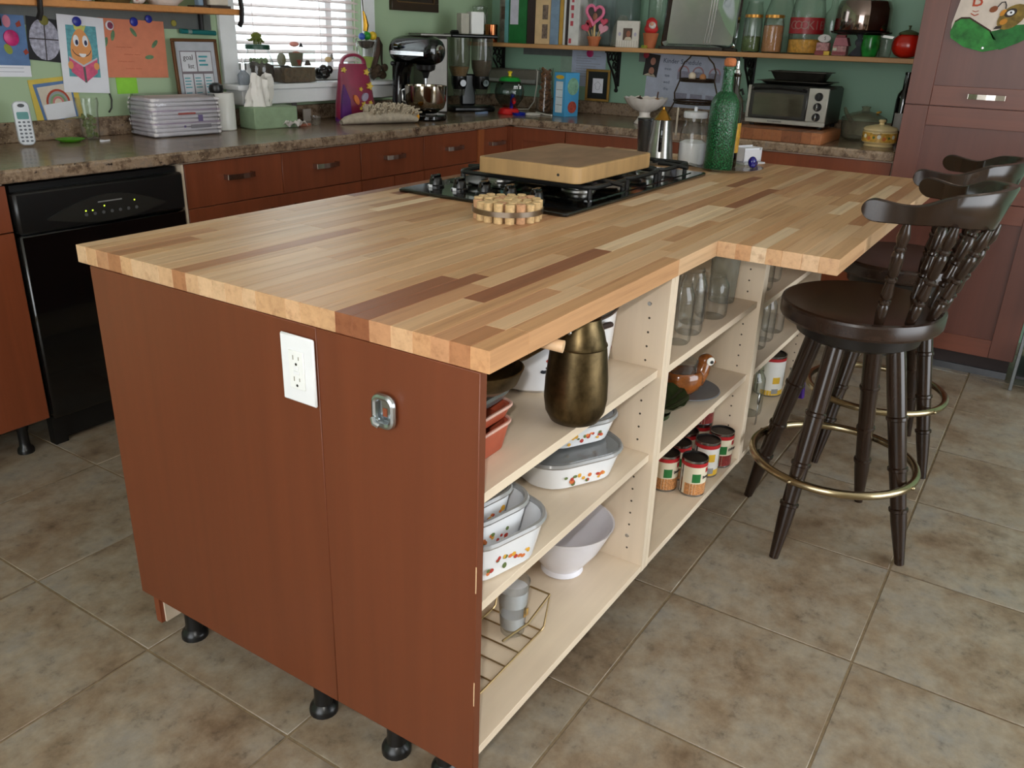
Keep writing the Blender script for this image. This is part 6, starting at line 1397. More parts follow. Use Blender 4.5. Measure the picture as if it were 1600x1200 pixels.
flat(p4, 'book', [(0.030, -0.146), (0.084, -0.176), (0.142, -0.146), (0.138, -0.196), (0.088, -0.232), (0.036, -0.196)], PKB, 0.0030); flat(p4, 'book_pages', [(0.030, -0.140), (0.084, -0.170), (0.142, -0.140), (0.142, -0.146), (0.084, -0.177), (0.030, -0.146)], M('page_grey', (190, 190, 200), 0.85), 0.0036); flat(p4, 'book_spine', [(0.081, -0.176), (0.090, -0.176), (0.092, -0.232), (0.084, -0.232)], M('spine_grey', (96, 98, 100), 0.85), 0.0038)
flat(p4, 'hand', ell(0.034, -0.172, 0.010, 0.014), SKINO, 0.0038); flat(p4, 'hand', ell(0.136, -0.172, 0.011, 0.013), SKINO, 0.0038)
magnet('dark blue round magnet on the face drawing', 1.040, 1.322, MBLUE, 0.0165, lift=0.0105)
p5 = sheet('orange_drawing', 'orange paper with green leaf stickers and faint writing', 'drawing', 1.128, 1.338, 0.285, 0.212, ORANGEP, 0.02, 0.0042)
for x, z, r_ in ((0.055, -0.060, 1.3), (0.145, -0.045, -0.9), (0.235, -0.085, 0.8), (0.205, -0.135, 0.1), (0.022, -0.085, 1.2)): flat(p5, 'leaf_sticker', ell(x, z, 0.020, 0.008, 12, r_), LEAFG, 0.0014)
for k in range(4): text(('with love', 'thank you', 'mom', 'xoxo')[k] if False else '~~~ ~~', 0.022, M('faint_orange_ink', (188, 104, 76), 0.9), p5, (0.10 + 0.03 * (k % 2), -0.0016, -0.10 - 0.026 * k))
magnet('white and red picture magnet on the orange paper', 1.172, 1.312, M('magnet_red_picture', (130, 50, 80), 0.5, var=0.5, vs=(90, 90, 90)), 0.017, lift=0.0065, rim=M('magnet_white', (214, 208, 214), 0.4))
magnet('blue magnet above the leaf on the orange paper', 1.278, 1.328, MBLUE, 0.0165, lift=0.0065); magnet('blue magnet on the strip right of the leaf magnet', 1.345, 1.340, MBLUE, 0.0145, lift=0.0065); magnet('faint yellow magnet on the grey strip above the framed list', 1.462, 1.328, M('magnet_yellow', (150, 142, 60), 0.5), 0.012, lift=0.003)
sheet('green_note', 'bright green sticky note under the orange paper', 'note', 1.172, 1.126, 0.090, 0.062, M('lime_note', (140, 204, 66), 0.8), 0.0, 0.001)
p6 = sheet('rainbow_drawing', 'yellow paper with a rainbow drawing below the face drawing', 'drawing', 0.825, 1.122, 0.180, 0.148, M('yellow_paper', (206, 182, 84), 0.85), -0.08, 0.0018)
flat(p6, 'blue_mount', [(0.014, -0.016), (0.160, -0.014), (0.158, -0.146), (0.026, -0.146)], BLUEP, 0.0014); flat(p6, 'drawing_paper', [(0.026, -0.028), (0.152, -0.024), (0.150, -0.144), (0.036, -0.144)], M('cream_drawing', (206, 196, 180), 0.85), 0.0021)
for k, m in enumerate((M('rainbow_red', (170, 70, 50), 0.85), M('rainbow_grey', (150, 160, 160), 0.85), M('rainbow_green', (130, 160, 120), 0.85), M('rainbow_pink', (206, 130, 130), 0.85))):
    r0 = 0.046 - k * 0.008; flat(p6, 'rainbow_band', arc(0.094, -0.088, r0, 0.0, PI, 14, r0 * 1.05) + list(reversed(arc(0.094, -0.088, r0 - 0.0075, 0.0, PI, 14, (r0 - 0.0075) * 1.05))), m, 0.0028)
flat(p6, 'white_field', [(0.036, -0.090), (0.148, -0.086), (0.150, -0.144), (0.038, -0.144)], PAPER, 0.0029)
gf = thing('framed_list', 'brown framed goal list leaning on the wall right of the orange paper', 'picture frame', (1.548, WY - 0.020, 0.988), 0); gf.rotation_euler = (math.radians(-3), 0, 0)
gf.location = (1.528, WY - 0.040, 0.9865)
frame_(gf, 0.222, 0.285, 0.012, 0.012, M('brown_gold_frame', (96, 62, 30), 0.4, 0.2)); B().box(-0.100, 0.100, -0.008, -0.002, 0.011, 0.274).obj('mount', M('mount_grey', (176, 180, 188), 0.6), gf)
flat(gf, 'inner_panel', [(-0.078, 0.02), (0.080, 0.02), (0.080, 0.238), (-0.078, 0.238)], M('mount_line', (120, 110, 116), 0.7), 0.008)
for x0 in (-0.074, 0.004):
    flat(gf, 'note', [(x0, 0.158), (x0 + 0.072, 0.158), (x0 + 0.072, 0.234), (x0, 0.234)], M('note_white', (206, 208, 214), 0.7), 0.0087)
for i in range(3):
    for z0_ in (0.082, 0.024):
        x0 = -0.074 + i * 0.052; flat(gf, 'note', [(x0, z0_), (x0 + 0.046, z0_), (x0 + 0.046, z0_ + 0.066), (x0, z0_ + 0.066)], M('note_white', (206, 208, 214)), 0.0087)
        for k in range(4): flat(gf, 'teal_writing', [(x0 + 0.005, z0_ + 0.012 + k * 0.012), (x0 + 0.036 - 0.004 * (k % 2), z0_ + 0.012 + k * 0.012), (x0 + 0.036 - 0.004 * (k % 2), z0_ + 0.016 + k * 0.012), (x0 + 0.005, z0_ + 0.016 + k * 0.012)], M('teal_marker', (70, 150, 160), 0.8), 0.0094)
for k in range(3): flat(gf, 'teal_writing', [(0.012, 0.180 + k * 0.016), (0.056 - 0.01 * (k % 2), 0.180 + k * 0.016), (0.056 - 0.01 * (k % 2), 0.187 + k * 0.016), (0.012, 0.187 + k * 0.016)], M('teal_marker', (70, 150, 160)), 0.0094)
text('goal', 0.030, M('pencil_dark', (64, 58, 60)), gf, (-0.040, -0.0096, 0.212)); text('list', 0.026, M('pencil_dark', (64, 58, 60)), gf, (-0.030, -0.0096, 0.178))
tm = thing('teal_marker_pen', 'dark teal marker held on the wall above the framed list', 'marker', (1.56, WY - 0.022, 1.297)); tm.rotation_euler = (0, 0.03, 0)
b = B(); b.rod((-0.082, 0, 0), (-0.05, 0, 0), 0.010, 10); b.rod((-0.03, 0, 0), (0.09, 0, 0), 0.010, 10); b.obj('barrel', M('teal_pen', (20, 104, 104), 0.4), tm); B().rod((-0.052, 0, 0), (-0.028, 0, 0), 0.0085, 10).obj('grip', M('grey_pen', (130, 150, 146), 0.5), tm); B().box(-0.06, 0.08, 0.008, 0.020, -0.004, 0.004).obj('clip', M('dark_clip', (30, 60, 60), 0.5), tm)
tag(B().tube([(1.135, WY - 0.006, 1.068), (1.139, WY - 0.008, 1.045), (1.134, WY - 0.008, 1.015), (1.120, WY - 0.008, 0.998)], 0.0028, 6).obj('hanging_cord', BLACKP), 'thin black cord hanging on the wall under the face drawing', 'cord')
gl_ = thing('reading_glasses', 'brown eyeglasses hanging on the wall left of the napkin pack', 'glasses', (1.235, WY - 0.03, 1.0)); b = B()
for x in (-0.014, 0.014): b.tube([(x + 0.012 * math.cos(a), 0, 0.022 + 0.02 * math.sin(a)) for a in [2 * PI * k / 14 for k in range(14)]], 0.003, 6, True)
b.obj('frame', M('brown_acetate', (96, 48, 34), 0.35), gl_); B().tube([(0.026, 0, 0.03), (0.03, 0.012, 0.02), (0.024, 0.02, -0.012)], 0.0025, 6).obj('temple', M('brown_acetate', (96, 48, 34)), gl_)
pf = thing('wall_picture', 'dark framed picture hanging right of the window, cut by the top edge', 'picture', (3.005, WY - 0.0006, 1.432)); frame_(pf, 0.40, 0.50, 0.045, 0.022, M('dark_frame', (52, 36, 24), 0.3, 0.1), 0.0); B().box(-0.157, 0.157, -0.010, -0.001, 0.044, 0.456).obj('picture', M('dark_picture', (44, 34, 28), 0.4, var=0.4), pf)
b = B(); b.box(-0.158, 0.158, -0.0245, -0.0222, 0.040, 0.0445); b.box(-0.1595, -0.155, -0.0245, -0.0222, 0.0445, 0.456); b.box(0.155, 0.1595, -0.0245, -0.0222, 0.0445, 0.456); b.obj('gilt_line', M('gilt_line', (120, 92, 54), 0.35, 0.4), pf)

# ================================================================== RIGHT WALL SHELF AND WHAT STANDS ON IT
ZR0, ZR = 1.264, 1.2865
rs = right_frame(thing('wall_shelf', 'long wooden wall shelf full of books and jars on the right wall', 'shelf', (WX - 0.0005, 2.42, ZR0)))
B().box(-0.145, 2.355, -0.27, 0, 0, ZR - ZR0, 0.002).obj('board', PINE, rs)
for px in (-0.06, 0.735, 1.525):
    b = B(); b.box(px - 0.012, px + 0.012, -0.008, 0, -0.19, 0); b.box(px - 0.012, px + 0.012, -0.16, 0, -0.010, 0)
    for k, (yy, zz, r) in enumerate(((-0.030, -0.035, 0.022), (-0.075, -0.032, 0.020), (-0.118, -0.030, 0.017), (-0.028, -0.085, 0.020), (-0.062, -0.075, 0.016), (-0.024, -0.130, 0.015))):
        b.tube([(px, yy + r * math.cos(a) * (1 - 0.02 * j), zz + r * math.sin(a)) for j, a in enumerate([2 * PI * q / 12 for q in range(12)])], 0.005, 6, True)
    b.tube([(px, -0.155, -0.006), (px, -0.135, -0.055), (px, -0.085, -0.100), (px, -0.05, -0.14), (px, -0.018, -0.185), (px, -0.010, -0.205)], 0.0065, 6); b.sph((px, -0.012, -0.212), 0.012, 10, 6)
    b.obj('scroll_bracket', WROUGHT, rs)
RX = 3.60


def rthing(name, label, cat, y, x=RX, z=ZR + 0.0006, rz=0.0, group=None):
    t = thing(name, label, cat, (x, y, z), -PI / 2 + rz, group); return t


def book(label, y0, y1, h, m, front_x=3.54, depth=0.19, lean=0.0, page=True, name='book'):
    t = rthing(name, label, 'book', y1, front_x, group='books and binders on the right wall shelf')
    w_ = y1 - y0
    b = B(); b.box(0.0004, w_ - 0.0004, 0, 0.003, 0, h); b.box(0.0004, 0.0028, 0.003, depth, 0, h); b.box(w_ - 0.0028, w_ - 0.0004, 0.003, depth, 0, h); b.obj('cover', m, t)
    B().box(0.003, w_ - 0.003, 0.0032, depth - 0.005, 0.003, h - 0.004).obj('pages', M('page_cream', (216, 206, 184), 0.9), t)
    return t


t = rthing('storage_jar', 'round glass jar with a yellow smiley sticker, left end of the right shelf', 'jar', 2.515, 3.555)
B().lathe([(0, 0.003), (0.044, 0), (0.048, 0.006), (0.048, 0.15), (0.04, 0.17), (0.04, 0.18)], 24).obj('glass', GLASS, t); B().lathe([(0.041, 0.18), (0.046, 0.182), (0.046, 0.19), (0, 0.20)], 24).obj('lid', GLASS, t); B().lathe([(0, 0), (0.02, 0), (0, 0.002)], 16, mtx=Matrix.Translation((0.004, -0.0495, 0.048)) @ Matrix.Rotation(PI / 2, 4, 'X')).obj('smiley_sticker', M('smiley_yellow', (206, 176, 30), 0.5), t)
B().lathe([(0, 0.01), (0.042, 0.01), (0.042, 0.06), (0, 0.065)], 20).obj('contents', M('dark_beans', (60, 36, 30), 0.8, var=0.4, vs=(120, 120, 120)), t); B().tube([(0.05, 0, 0.165), (0.056, -0.01, 0.14), (0.052, -0.02, 0.10), (0.049, -0.02, 0.15)], 0.002, 5).obj('wire_clasp', STEEL, t)
cc = rthing('copper_canister', 'shiny copper canister beside the smiley jar', 'canister', 2.415, 3.530); B().lathe([(0, 0), (0.036, 0), (0.037, 0.003), (0.037, 0.080), (0, 0.080)], 28).obj('body', M('copper', (176, 104, 66), 0.2, 1.0, 0.06), cc); B().lathe([(0, 0.0805), (0.0385, 0.0805), (0.0385, 0.094), (0.036, 0.097), (0, 0.098)], 28).obj('lid', M('copper', (176, 104, 66)), cc)
ph_ = rthing('photo_stack', 'photo cards standing behind the copper canister', 'photo', 2.440, 3.70); B().box(-0.03, 0.06, 0, 0.004, 0.0, 0.30).obj('card', M('photo_card_grey', (130, 122, 112), 0.6, var=0.4, vs=(20, 20, 20)), ph_); flat(ph_, 'photo', [(-0.02, 0.13), (0.015, 0.13), (0.015, 0.20), (-0.02, 0.20)], M('photo_brown', (96, 72, 58), 0.6, var=0.5, vs=(30, 30, 30)), 0.0); flat(ph_, 'photo', [(0.02, 0.14), (0.05, 0.14), (0.05, 0.26), (0.02, 0.26)], M('photo_pale', (170, 164, 156), 0.6), 0.0)
tl = thing('paper_cup_stack', 'two white paper-roll boxes standing on the cereal dispenser', 'box', (3.20, 2.375, ZC + 0.4125), -0.5); B().box(-0.03, 0.02, -0.03, 0.03, 0.0, 0.105, 0.003).obj('box', M('grey_white_card', (176, 172, 158), 0.7), tl); B().box(0.03, 0.11, -0.035, 0.035, 0.0, 0.115, 0.004).obj('box', M('white_plastic', (226, 226, 222)), tl)
book('thin teal book leftmost of the books', 2.302, 2.328, 0.34, M('teal_cover', (96, 150, 150), 0.5))
bk_ = book('thick green binder with a white label sheet', 2.177, 2.298, 0.36, M('green_cover', (30, 104, 50), 0.35, var=0.15), name='binder')
B().box(0.008, 0.064, -0.0012, 0, 0.10, 0.33).obj('label_sheet', M('lilac_white', (196, 192, 206), 0.7), bk_)
book('dark brown book right of the green binder', 2.123, 2.174, 0.34, M('dark_cover', (46, 30, 26), 0.5))
b3 = book('thick cream book with photos on its spine', 2.021, 2.120, 0.36, M('cream_cover', (208, 176, 132), 0.6))
for z0_ in (0.03, 0.13): B().box(0.048, 0.084, -0.0012, 0, z0_, z0_ + 0.075).obj('spine_photo', M('spine_photo', (110, 92, 80), 0.6, var=0.6, vs=(50, 50, 50)), b3)
book('pale blue spiral book beside the cream book', 1.963, 2.019, 0.35, M('blue_grey_cover', (120, 142, 164), 0.5, var=0.25, vs=(8, 8, 14)))
book('thin mustard yellow book', 1.937, 1.960, 0.35, M('mustard_cover', (182, 140, 52), 0.5)); book('thin white magazine beside the mustard book', 1.920, 1.934, 0.34, M('white_cover', (206, 204, 200), 0.5)); book('thin dark book between the white books', 1.903, 1.918, 0.35, M('dark_cover', (46, 30, 26)))
b4 = book('white book with red lettering on the spine', 1.835, 1.901, 0.36, M('white_cover', (206, 204, 200)))
for k in range(5): B().box(0.012 + 0.004 * (k % 2), 0.030, -0.001, 0, 0.10 + k * 0.04, 0.125 + k * 0.04).obj('red_letter', M('red_print', (180, 70, 80), 0.6), b4)
B().box(0.006, 0.022, -0.001, 0, 0.010, 0.035).obj('red_letter', M('red_print', (180, 70, 80)), b4)
gt = rthing('glass_canister', 'big square glass canister behind the heart ornament', 'canister', 1.675, 3.665)
B().box(-0.125, 0.125, -0.06, 0.06, 0, 0.30, 0.012).obj('glass', glass('grey_tint_glass2', (216, 224, 222), 0.04, 0.93, ((150, 168, 164), 0.25)), gt); B().box(-0.118, 0.118, -0.052, 0.052, 0.004, 0.20, 0.01).obj('contents', M('pale_flour', (170, 176, 166), 0.9, var=0.1), gt) if False else None
B().lathe([(0, 0.005), (0.06, 0.005), (0.05, 0.10), (0.02, 0.16), (0, 0.165)], 20, (0.045, 0.0, 0)).obj('pale_bag', M('pale_bag', (176, 160, 138), 0.8, var=0.1), gt); B().box(-0.10, -0.03, 0.0, 0.05, 0.006, 0.24).obj('grey_card', M('grey_card', (120, 134, 132), 0.6), gt)
ht = rthing('heart_ornament', 'clay pot with a pink heart photo frame on a stick and fabric hearts', 'ornament', 1.738, 3.545)
B().lathe([(0, 0), (0.026, 0), (0.034, 0.036), (0.038, 0.036), (0.039, 0.050), (0.035, 0.050), (0.032, 0.040), (0, 0.038)], 24).obj('pot', M('terracotta_pot', (172, 96, 56), 0.7, var=0.1), ht)


def heart(cx, cz, s, n=28, rot=0.0):
    out = []
    for k in range(n):
        a = 2 * PI * k / n; x = 16 * math.sin(a) ** 3; z = 13 * math.cos(a) - 5 * math.cos(2 * a) - 2 * math.cos(3 * a) - math.cos(4 * a)
        x *= s / 17; z *= s / 17; out.append((cx + x * math.cos(rot) - z * math.sin(rot), cz + x * math.sin(rot) + z * math.cos(rot)))
    return out


B().rod((0, 0, 0.04), (-0.002, 0, 0.125), 0.006, 8).obj('stick', M('pale_stick2', (206, 176, 120), 0.7), ht)
hp = heart(0.002, 0.163, 0.056, rot=-0.12); B().tube([(x, -0.012, z) for x, z in hp], 0.0085, 8, True).obj('heart_frame', M('pink_glitter', (226, 116, 150), 0.45, var=0.15, vs=(90, 90, 90)), ht); B().prism(heart(0.002, 0.163, 0.050, rot=-0.12), -0.010, -0.006).obj('heart_photo', M('dark_photo', (52, 38, 34), 0.4, var=0.6, vs=(30, 30, 30)), ht, flat=True)
B().lathe([(0, 0.003), (0.014, 0.001), (0.016, 0)], 14, mtx=Matrix.Translation((0.004, -0.0105, 0.150)) @ Matrix.Rotation(PI / 2, 4, 'X') @ Matrix.Diagonal((0.9, 1.2, 1, 1))).obj('photo_face', M('photo_skin', (150, 96, 74), 0.6), ht)
for cx, cz, s, r_, m in ((-0.055, 0.096, 0.028, 0.5, M('rose_fabric', (196, 76, 96), 0.7)), (-0.028, 0.118, 0.026, 0.2, M('red_fabric', (196, 60, 74), 0.7)), (0.050, 0.090, 0.030, -0.3, M('pale_pink_fabric', (216, 152, 166), 0.7)), (0.055, 0.125, 0.022, 0.0, M('rose_fabric', (196, 76, 96)))): B().prism(heart(cx, cz, s, 24, r_), -0.004, 0.010).obj('fabric_heart', m, ht, bev=0.003)
for x in (-0.045, -0.02, 0.03, 0.045): B().rod((x * 0.5, 0.002, 0.04), (x, 0.003, 0.085), 0.0022, 6).obj('stem', M('pale_stick2', (206, 176, 120)), ht)
wf = rthing('picture_frame', 'small white striped photo frame of a child on the right shelf', 'picture frame', 1.537, 3.545); b = B(); w2, h2 = 0.066, 0.132; b.box(-w2, w2, 0, 0.012, 0, 0.036); b.box(-w2, w2, 0, 0.012, 0.096, h2); b.box(-w2, -0.028, 0, 0.012, 0.036, 0.096); b.box(0.028, w2, 0, 0.012, 0.036, 0.096); b.obj('frame', M('ivory_frame', (212, 206, 196), 0.6), wf); B().box(-0.028, 0.028, 0.004, 0.010, 0.036, 0.096).obj('photo', M('photo_dark_brown', (84, 66, 54), 0.5, var=0.3, vs=(40, 40, 40)), wf); B().prism(ell(0.004, 0.068, 0.013, 0.016), 0.0032, 0.004).obj('photo_face', M('photo_skin', (150, 96, 74)), wf, flat=True); B().prism([(-0.020, 0.037), (0.026, 0.037), (0.018, 0.052), (-0.010, 0.052)], 0.0032, 0.004).obj('photo_clothes', M('photo_cream', (196, 184, 160), 0.6), wf, flat=True)
for k in range(9): B().box(-0.060 + k * 0.0145, -0.057 + k * 0.0145, -0.0006, 0, 0.002, 0.034).obj('stripe', M('beige_stripe', (188, 178, 164), 0.6), wf)
for x in (-0.046, 0.046): B().prism(ell(x, 0.066, 0.008, 0.010), -0.0006, 0.0).obj('painted_dot', M('lilac_dot', (176, 168, 186), 0.6), wf, flat=True)
tv_ = rthing('glass_vase', 'tall clear glass cylinder vase behind the santa pot', 'vase', 1.420, 3.66); B().lathe([(0, 0.003), (0.05, 0), (0.054, 0.006), (0.054, 0.32)], 28).obj('glass', GLASS, tv_)
sp_ = rthing('santa_pot', 'terracotta pot with a red and white santa head, beside the metal tray', 'ornament', 1.405, 3.555); B().lathe([(0, 0), (0.028, 0), (0.042, 0.075), (0.038, 0.075), (0, 0.07)], 24).obj('pot', M('terracotta_pot', (172, 96, 56)), sp_); B().sph((0, 0, 0.095), (0.038, 0.034, 0.028)).obj('red_body', M('santa_red', (190, 36, 36), 0.6), sp_); B().sph((0.016, -0.024, 0.112), (0.020, 0.016, 0.018)).obj('beard', M('santa_white', (216, 204, 196), 0.8), sp_); B().sph((0.018, -0.036, 0.118), (0.011, 0.007, 0.009)).obj('face', M('santa_face', (206, 146, 120), 0.6), sp_); B().lathe([(0.030, 0.110), (0.028, 0.135), (0.012, 0.150), (0, 0.152)], 16).obj('hat', M('santa_red', (190, 36, 36)), sp_)
sn = rthing('snail_clip', 'tiny yellow-green word ornament in front of the santa pot', 'ornament', 1.415, 3.515); b = B()
for k in range(3): b.tube([(-0.015 + k * 0.011 + 0.005 * math.cos(a), 0, 0.007 + 0.006 * math.sin(a)) for a in [2 * PI * q / 10 for q in range(10)]], 0.0014, 5, True)
b.obj('wire_letters', M('lime_wire', (170, 190, 40), 0.5), sn)
mt_ = rthing('metal_tray', 'large shiny chrome serving tray leaning on the back of the right shelf', 'tray', 1.145, 3.57); mt_.rotation_euler = (0, 0, -PI / 2)
TRM = Matrix.Rotation(math.radians(-9), 4, 'X'); TRAYM = M('mirror_tray', (190, 196, 196), 0.06, 1.0, 0.04); b = B(TRM); ring_o = rrect(-0.205, 0.205, 0.004, 0.40, 0.03, 6); ring_i = rrect(-0.180, 0.180, 0.030, 0.375, 0.02, 6)
A = [b.v((x, 0.0, z)) for x, z in ring_o]; A2 = [b.v((x, -0.008, z)) for x, z in rrect(-0.196, 0.196, 0.013, 0.392, 0.026, 6)]; C = [b.v((x, 0.010, z)) for x, z in ring_i]
for P, Q in ((A, A2), (A2, C)):
    for i in range(len(P)): b.face([P[i], P[(i + 1) % len(P)], Q[(i + 1) % len(Q)], Q[i]])
b.grid(lambda u, v: (-0.181 + 0.362 * u, 0.010 + 0.020 * math.sin(PI * u) * math.sin(PI * v) + 0.0035 * math.sin(9 * u + 2 * v) * math.sin(PI * v) * math.sin(PI * u), 0.029 + 0.347 * v), 30, 24); b.obj('tray', TRAYM, mt_)
B(TRM).box(-0.215, 0.215, -0.012, 0.012, 0.0, 0.012, 0.002).obj('dark_lip', M('dark_lip', (50, 40, 34), 0.4, 0.3), mt_)
for x in (0.03, 0.045, 0.060): B(TRM).tube([(x, 0.008 + 0.020 * math.sin(PI * (x + 0.181) / 0.362) * math.sin(PI * k / 10), 0.035 + 0.0335 * k) for k in range(11)], 0.003, 6).obj('rib', CHROME, mt_)
tag(B().box(3.505, 3.53, 0.985, 1.32, ZR + 0.0005, ZR + 0.016, 0.002).obj('dark_strip', M('dark_speckled', (46, 40, 34), 0.6, var=0.5, vs=(60, 60, 60))), 'dark speckled strip lying in front of the metal tray', 'strip')


def rjar(label, y, r, h, fill=None, lid=None, x=RX, neck=0.8, shoulder=0.22): return jar(label, (x, y, ZR + 0.0006), r, h, lid=lid, fill=fill, neck=neck, shoulder=shoulder)
GOLD = M('gold_lid', (190, 136, 66), 0.3, 0.8)
rjar('jar with green herbs and a gold lid, right of the metal tray', 0.858, 0.046, 0.172, (M('green_herbs', (72, 92, 40), 0.9, var=0.4, vs=(120, 120, 120)), 0.0, 0.42), GOLD, 3.560, 0.86)
rjar('jar of tan grain with a gold lid, left of the red-lettered jar', 0.752, 0.049, 0.172, (M('tan_grain', (168, 116, 70), 0.9, var=0.3, vs=(160, 160, 160)), 0.0, 0.72), GOLD, 3.555, 0.84)
rjar('big empty glass jar behind the two gold-lidded jars', 0.770, 0.074, 0.27, None, None, 3.695, 0.75, 0.3)
rjar('tall clear jar beside the metal tray, behind the herb jar', 0.905, 0.046, 0.24, None, None, 3.70, 0.8, 0.2)
ck = rjar('large cookie jar with red lettering band and yellow pasta', 0.606, 0.080, 0.26, (M('yellow_pasta', (206, 150, 50), 0.7, var=0.35, vs=(60, 60, 60)), 0.0, 0.25), None, 3.605, 0.86, 0.24)
B().lathe([(0.0812, 0.092), (0.0815, 0.092), (0.0815, 0.164), (0.0812, 0.164)], 32).obj('red_band', M('red_band', (150, 26, 34), 0.4), ck)
for k, ch in enumerate('COOKIES'):
    a = PI + 0.5 + (3 - k) * -0.36; q = text(ch, 0.056, M('band_letter', (150, 104, 96), 0.5), ck, (0, 0, 0)); q.matrix_local = Matrix.Translation((0.0822 * math.cos(a), 0.0822 * math.sin(a), 0.128)) @ Matrix.Rotation(a + PI / 2, 4, 'Z') @ Matrix.Rotation(PI / 2, 4, 'X')
cbt = rthing('glass_bottle', 'clear glass bottle between the cookie jar and the cake stand', 'bottle', 0.515, 3.712); B().lathe([(0, 0.003), (0.034, 0), (0.038, 0.006), (0.038, 0.15), (0.034, 0.19), (0.016, 0.215), (0.015, 0.25), (0.019, 0.25)], 24).obj('glass', GLASS, cbt)
hs_ = rthing('gingerbread_tin', 'small red and white house-shaped tin under the cake stand', 'tin', 0.420, 3.56); RT = M('tin_dark_red', (130, 36, 44), 0.4, var=0.3, vs=(60, 60, 60))
B().box(-0.032, 0.032, -0.025, 0.025, 0, 0.044, 0.002).obj('walls', M('tin_pink_white', (170, 120, 120), 0.5, var=0.5, vs=(90, 90, 90)), hs_); B().prism([(-0.030, 0.044), (0.040, 0.044), (0.026, 0.080), (-0.024, 0.080)], -0.028, 0.028).obj('roof', M('roof_pink', (160, 90, 100), 0.5, var=0.3, vs=(120, 8, 8)), hs_); B().box(-0.026, 0.018, -0.014, 0.014, 0.080, 0.092, 0.002).obj('ridge', RT, hs_); B().box(-0.030, 0.030, -0.0265, -0.025, 0.004, 0.018).obj('red_band', RT, hs_); B().box(-0.030, -0.012, -0.0265, -0.025, 0.022, 0.034).obj('window_print', CHROME, hs_)
hs_ = rthing('sign_ornament', 'white oval sign ornament on a red and yellow base beside the house tin', 'ornament', 0.500, 3.555); B().prism(ell(0, 0.074, 0.030, 0.018), -0.005, 0.005).obj('oval_sign', M('sign_white', (206, 202, 200), 0.5), hs_); B().box(-0.030, 0.030, -0.018, 0.018, 0.018, 0.056, 0.003).obj('body', M('tin_pink_white', (170, 120, 120)), hs_); B().box(-0.032, 0.010, -0.02, 0.02, 0, 0.0178).obj('base_red', RT, hs_); B().box(0.0102, 0.036, -0.02, 0.02, 0, 0.0178).obj('base_yellow', M('base_yellow', (206, 170, 50), 0.5), hs_); text('S', 0.022, INK, hs_, (0.004, -0.0056, 0.074))
ks = rthing('cake_stand', 'glass pedestal cake stand with a dark plate on the right shelf', 'cake stand', 0.348, 3.60)
B().lathe([(0, 0.012), (0.030, 0.008), (0.040, 0), (0.042, 0.002), (0.030, 0.018), (0.012, 0.038), (0.010, 0.042), (0.018, 0.054), (0.019, 0.066), (0.010, 0.078), (0.014, 0.088), (0.022, 0.094), (0, 0.094)], 28).obj('stem', glass('grey_cut_glass', (190, 190, 200), 0.06, 0.8, ((120, 120, 130), 0.35)), ks); B().lathe([(0, 0.0945), (0.10, 0.0945), (0.136, 0.102), (0.138, 0.108), (0.130, 0.108), (0, 0.100)], 40).obj('plate', glass('dark_plate_glass', (110, 112, 116), 0.06, 0.7, ((50, 46, 44), 0.5)), ks)
B().prism([(0.10, 0.086), (0.15, 0.080), (0.158, 0.090), (0.11, 0.0965)], -0.03, -0.01).obj('server_handle', STEEL, ks)
dm = rthing('cake_dome', 'polished chrome cake dome covering the cake stand', 'dome', 0.348, 3.60, ZR + 0.0006 + 0.1085); B().lathe([(0.124, 0), (0.126, 0.004), (0.1235, 0.10), (0.112, 0.130), (0.085, 0.145), (0, 0.149)], 44).obj('dome', M('polished_steel', (150, 134, 128), 0.07, 1.0, 0.04), dm)
gm = rthing('green_vase', 'small green glazed pot on the right shelf', 'vase', 0.284, 3.545); B().lathe([(0, 0), (0.030, 0), (0.034, 0.01), (0.042, 0.045), (0.038, 0.078), (0.042, 0.093), (0.036, 0.092), (0.034, 0.05), (0, 0.01)], 24).obj('pot', M('green_glaze', (26, 120, 44), 0.2, var=0.4, vs=(30, 30, 30), coat=0.4), gm)
sg2 = rthing('small_glass', 'small clear tumbler between the green pot and the tomato jar', 'glass', 0.214, 3.535); B().lathe([(0, 0.004), (0.024, 0), (0.026, 0.01), (0.031, 0.076)], 20).obj('glass', GLASS, sg2)
to_ = rthing('tomato_jar', 'red tomato-shaped jar with a green leaf lid at the end of the right shelf', 'jar', 0.134, 3.585)
b = B(); n = 48; rings = []
for k in range(13):
    ph2 = PI * k / 12; r = 0.063 * math.sin(ph2) ** 0.8 if 0 < k < 12 else 0; z = 0.054 - 0.054 * math.cos(ph2)
    rings.append([b.v((0, 0, z))] if r == 0 else [b.v((r * (1 + 0.035 * math.cos(6 * 2 * PI * i / n)) * math.cos(2 * PI * i / n), r * (1 + 0.035 * math.cos(6 * 2 * PI * i / n)) * math.sin(2 * PI * i / n), z)) for i in range(n)])
for A, C in zip(rings, rings[1:]):
    for i in range(n):
        j = (i + 1) % n
        if len(A) == 1: b.face([A[0], C[j], C[i]])
        elif len(C) == 1: b.face([A[i], A[j], C[0]])
        else: b.face([A[i], A[j], C[j], C[i]])
b.obj('body', M('tomato_red', (190, 30, 14), 0.25, coat=0.3), to_); B().lathe([(0.046, 0.100), (0.040, 0.110), (0.016, 0.119), (0.004, 0.122), (0.004, 0.132), (0.008, 0.138), (0, 0.14)], 10).obj('leaf_lid', M('leaf_lid', (70, 76, 44), 0.5), to_)

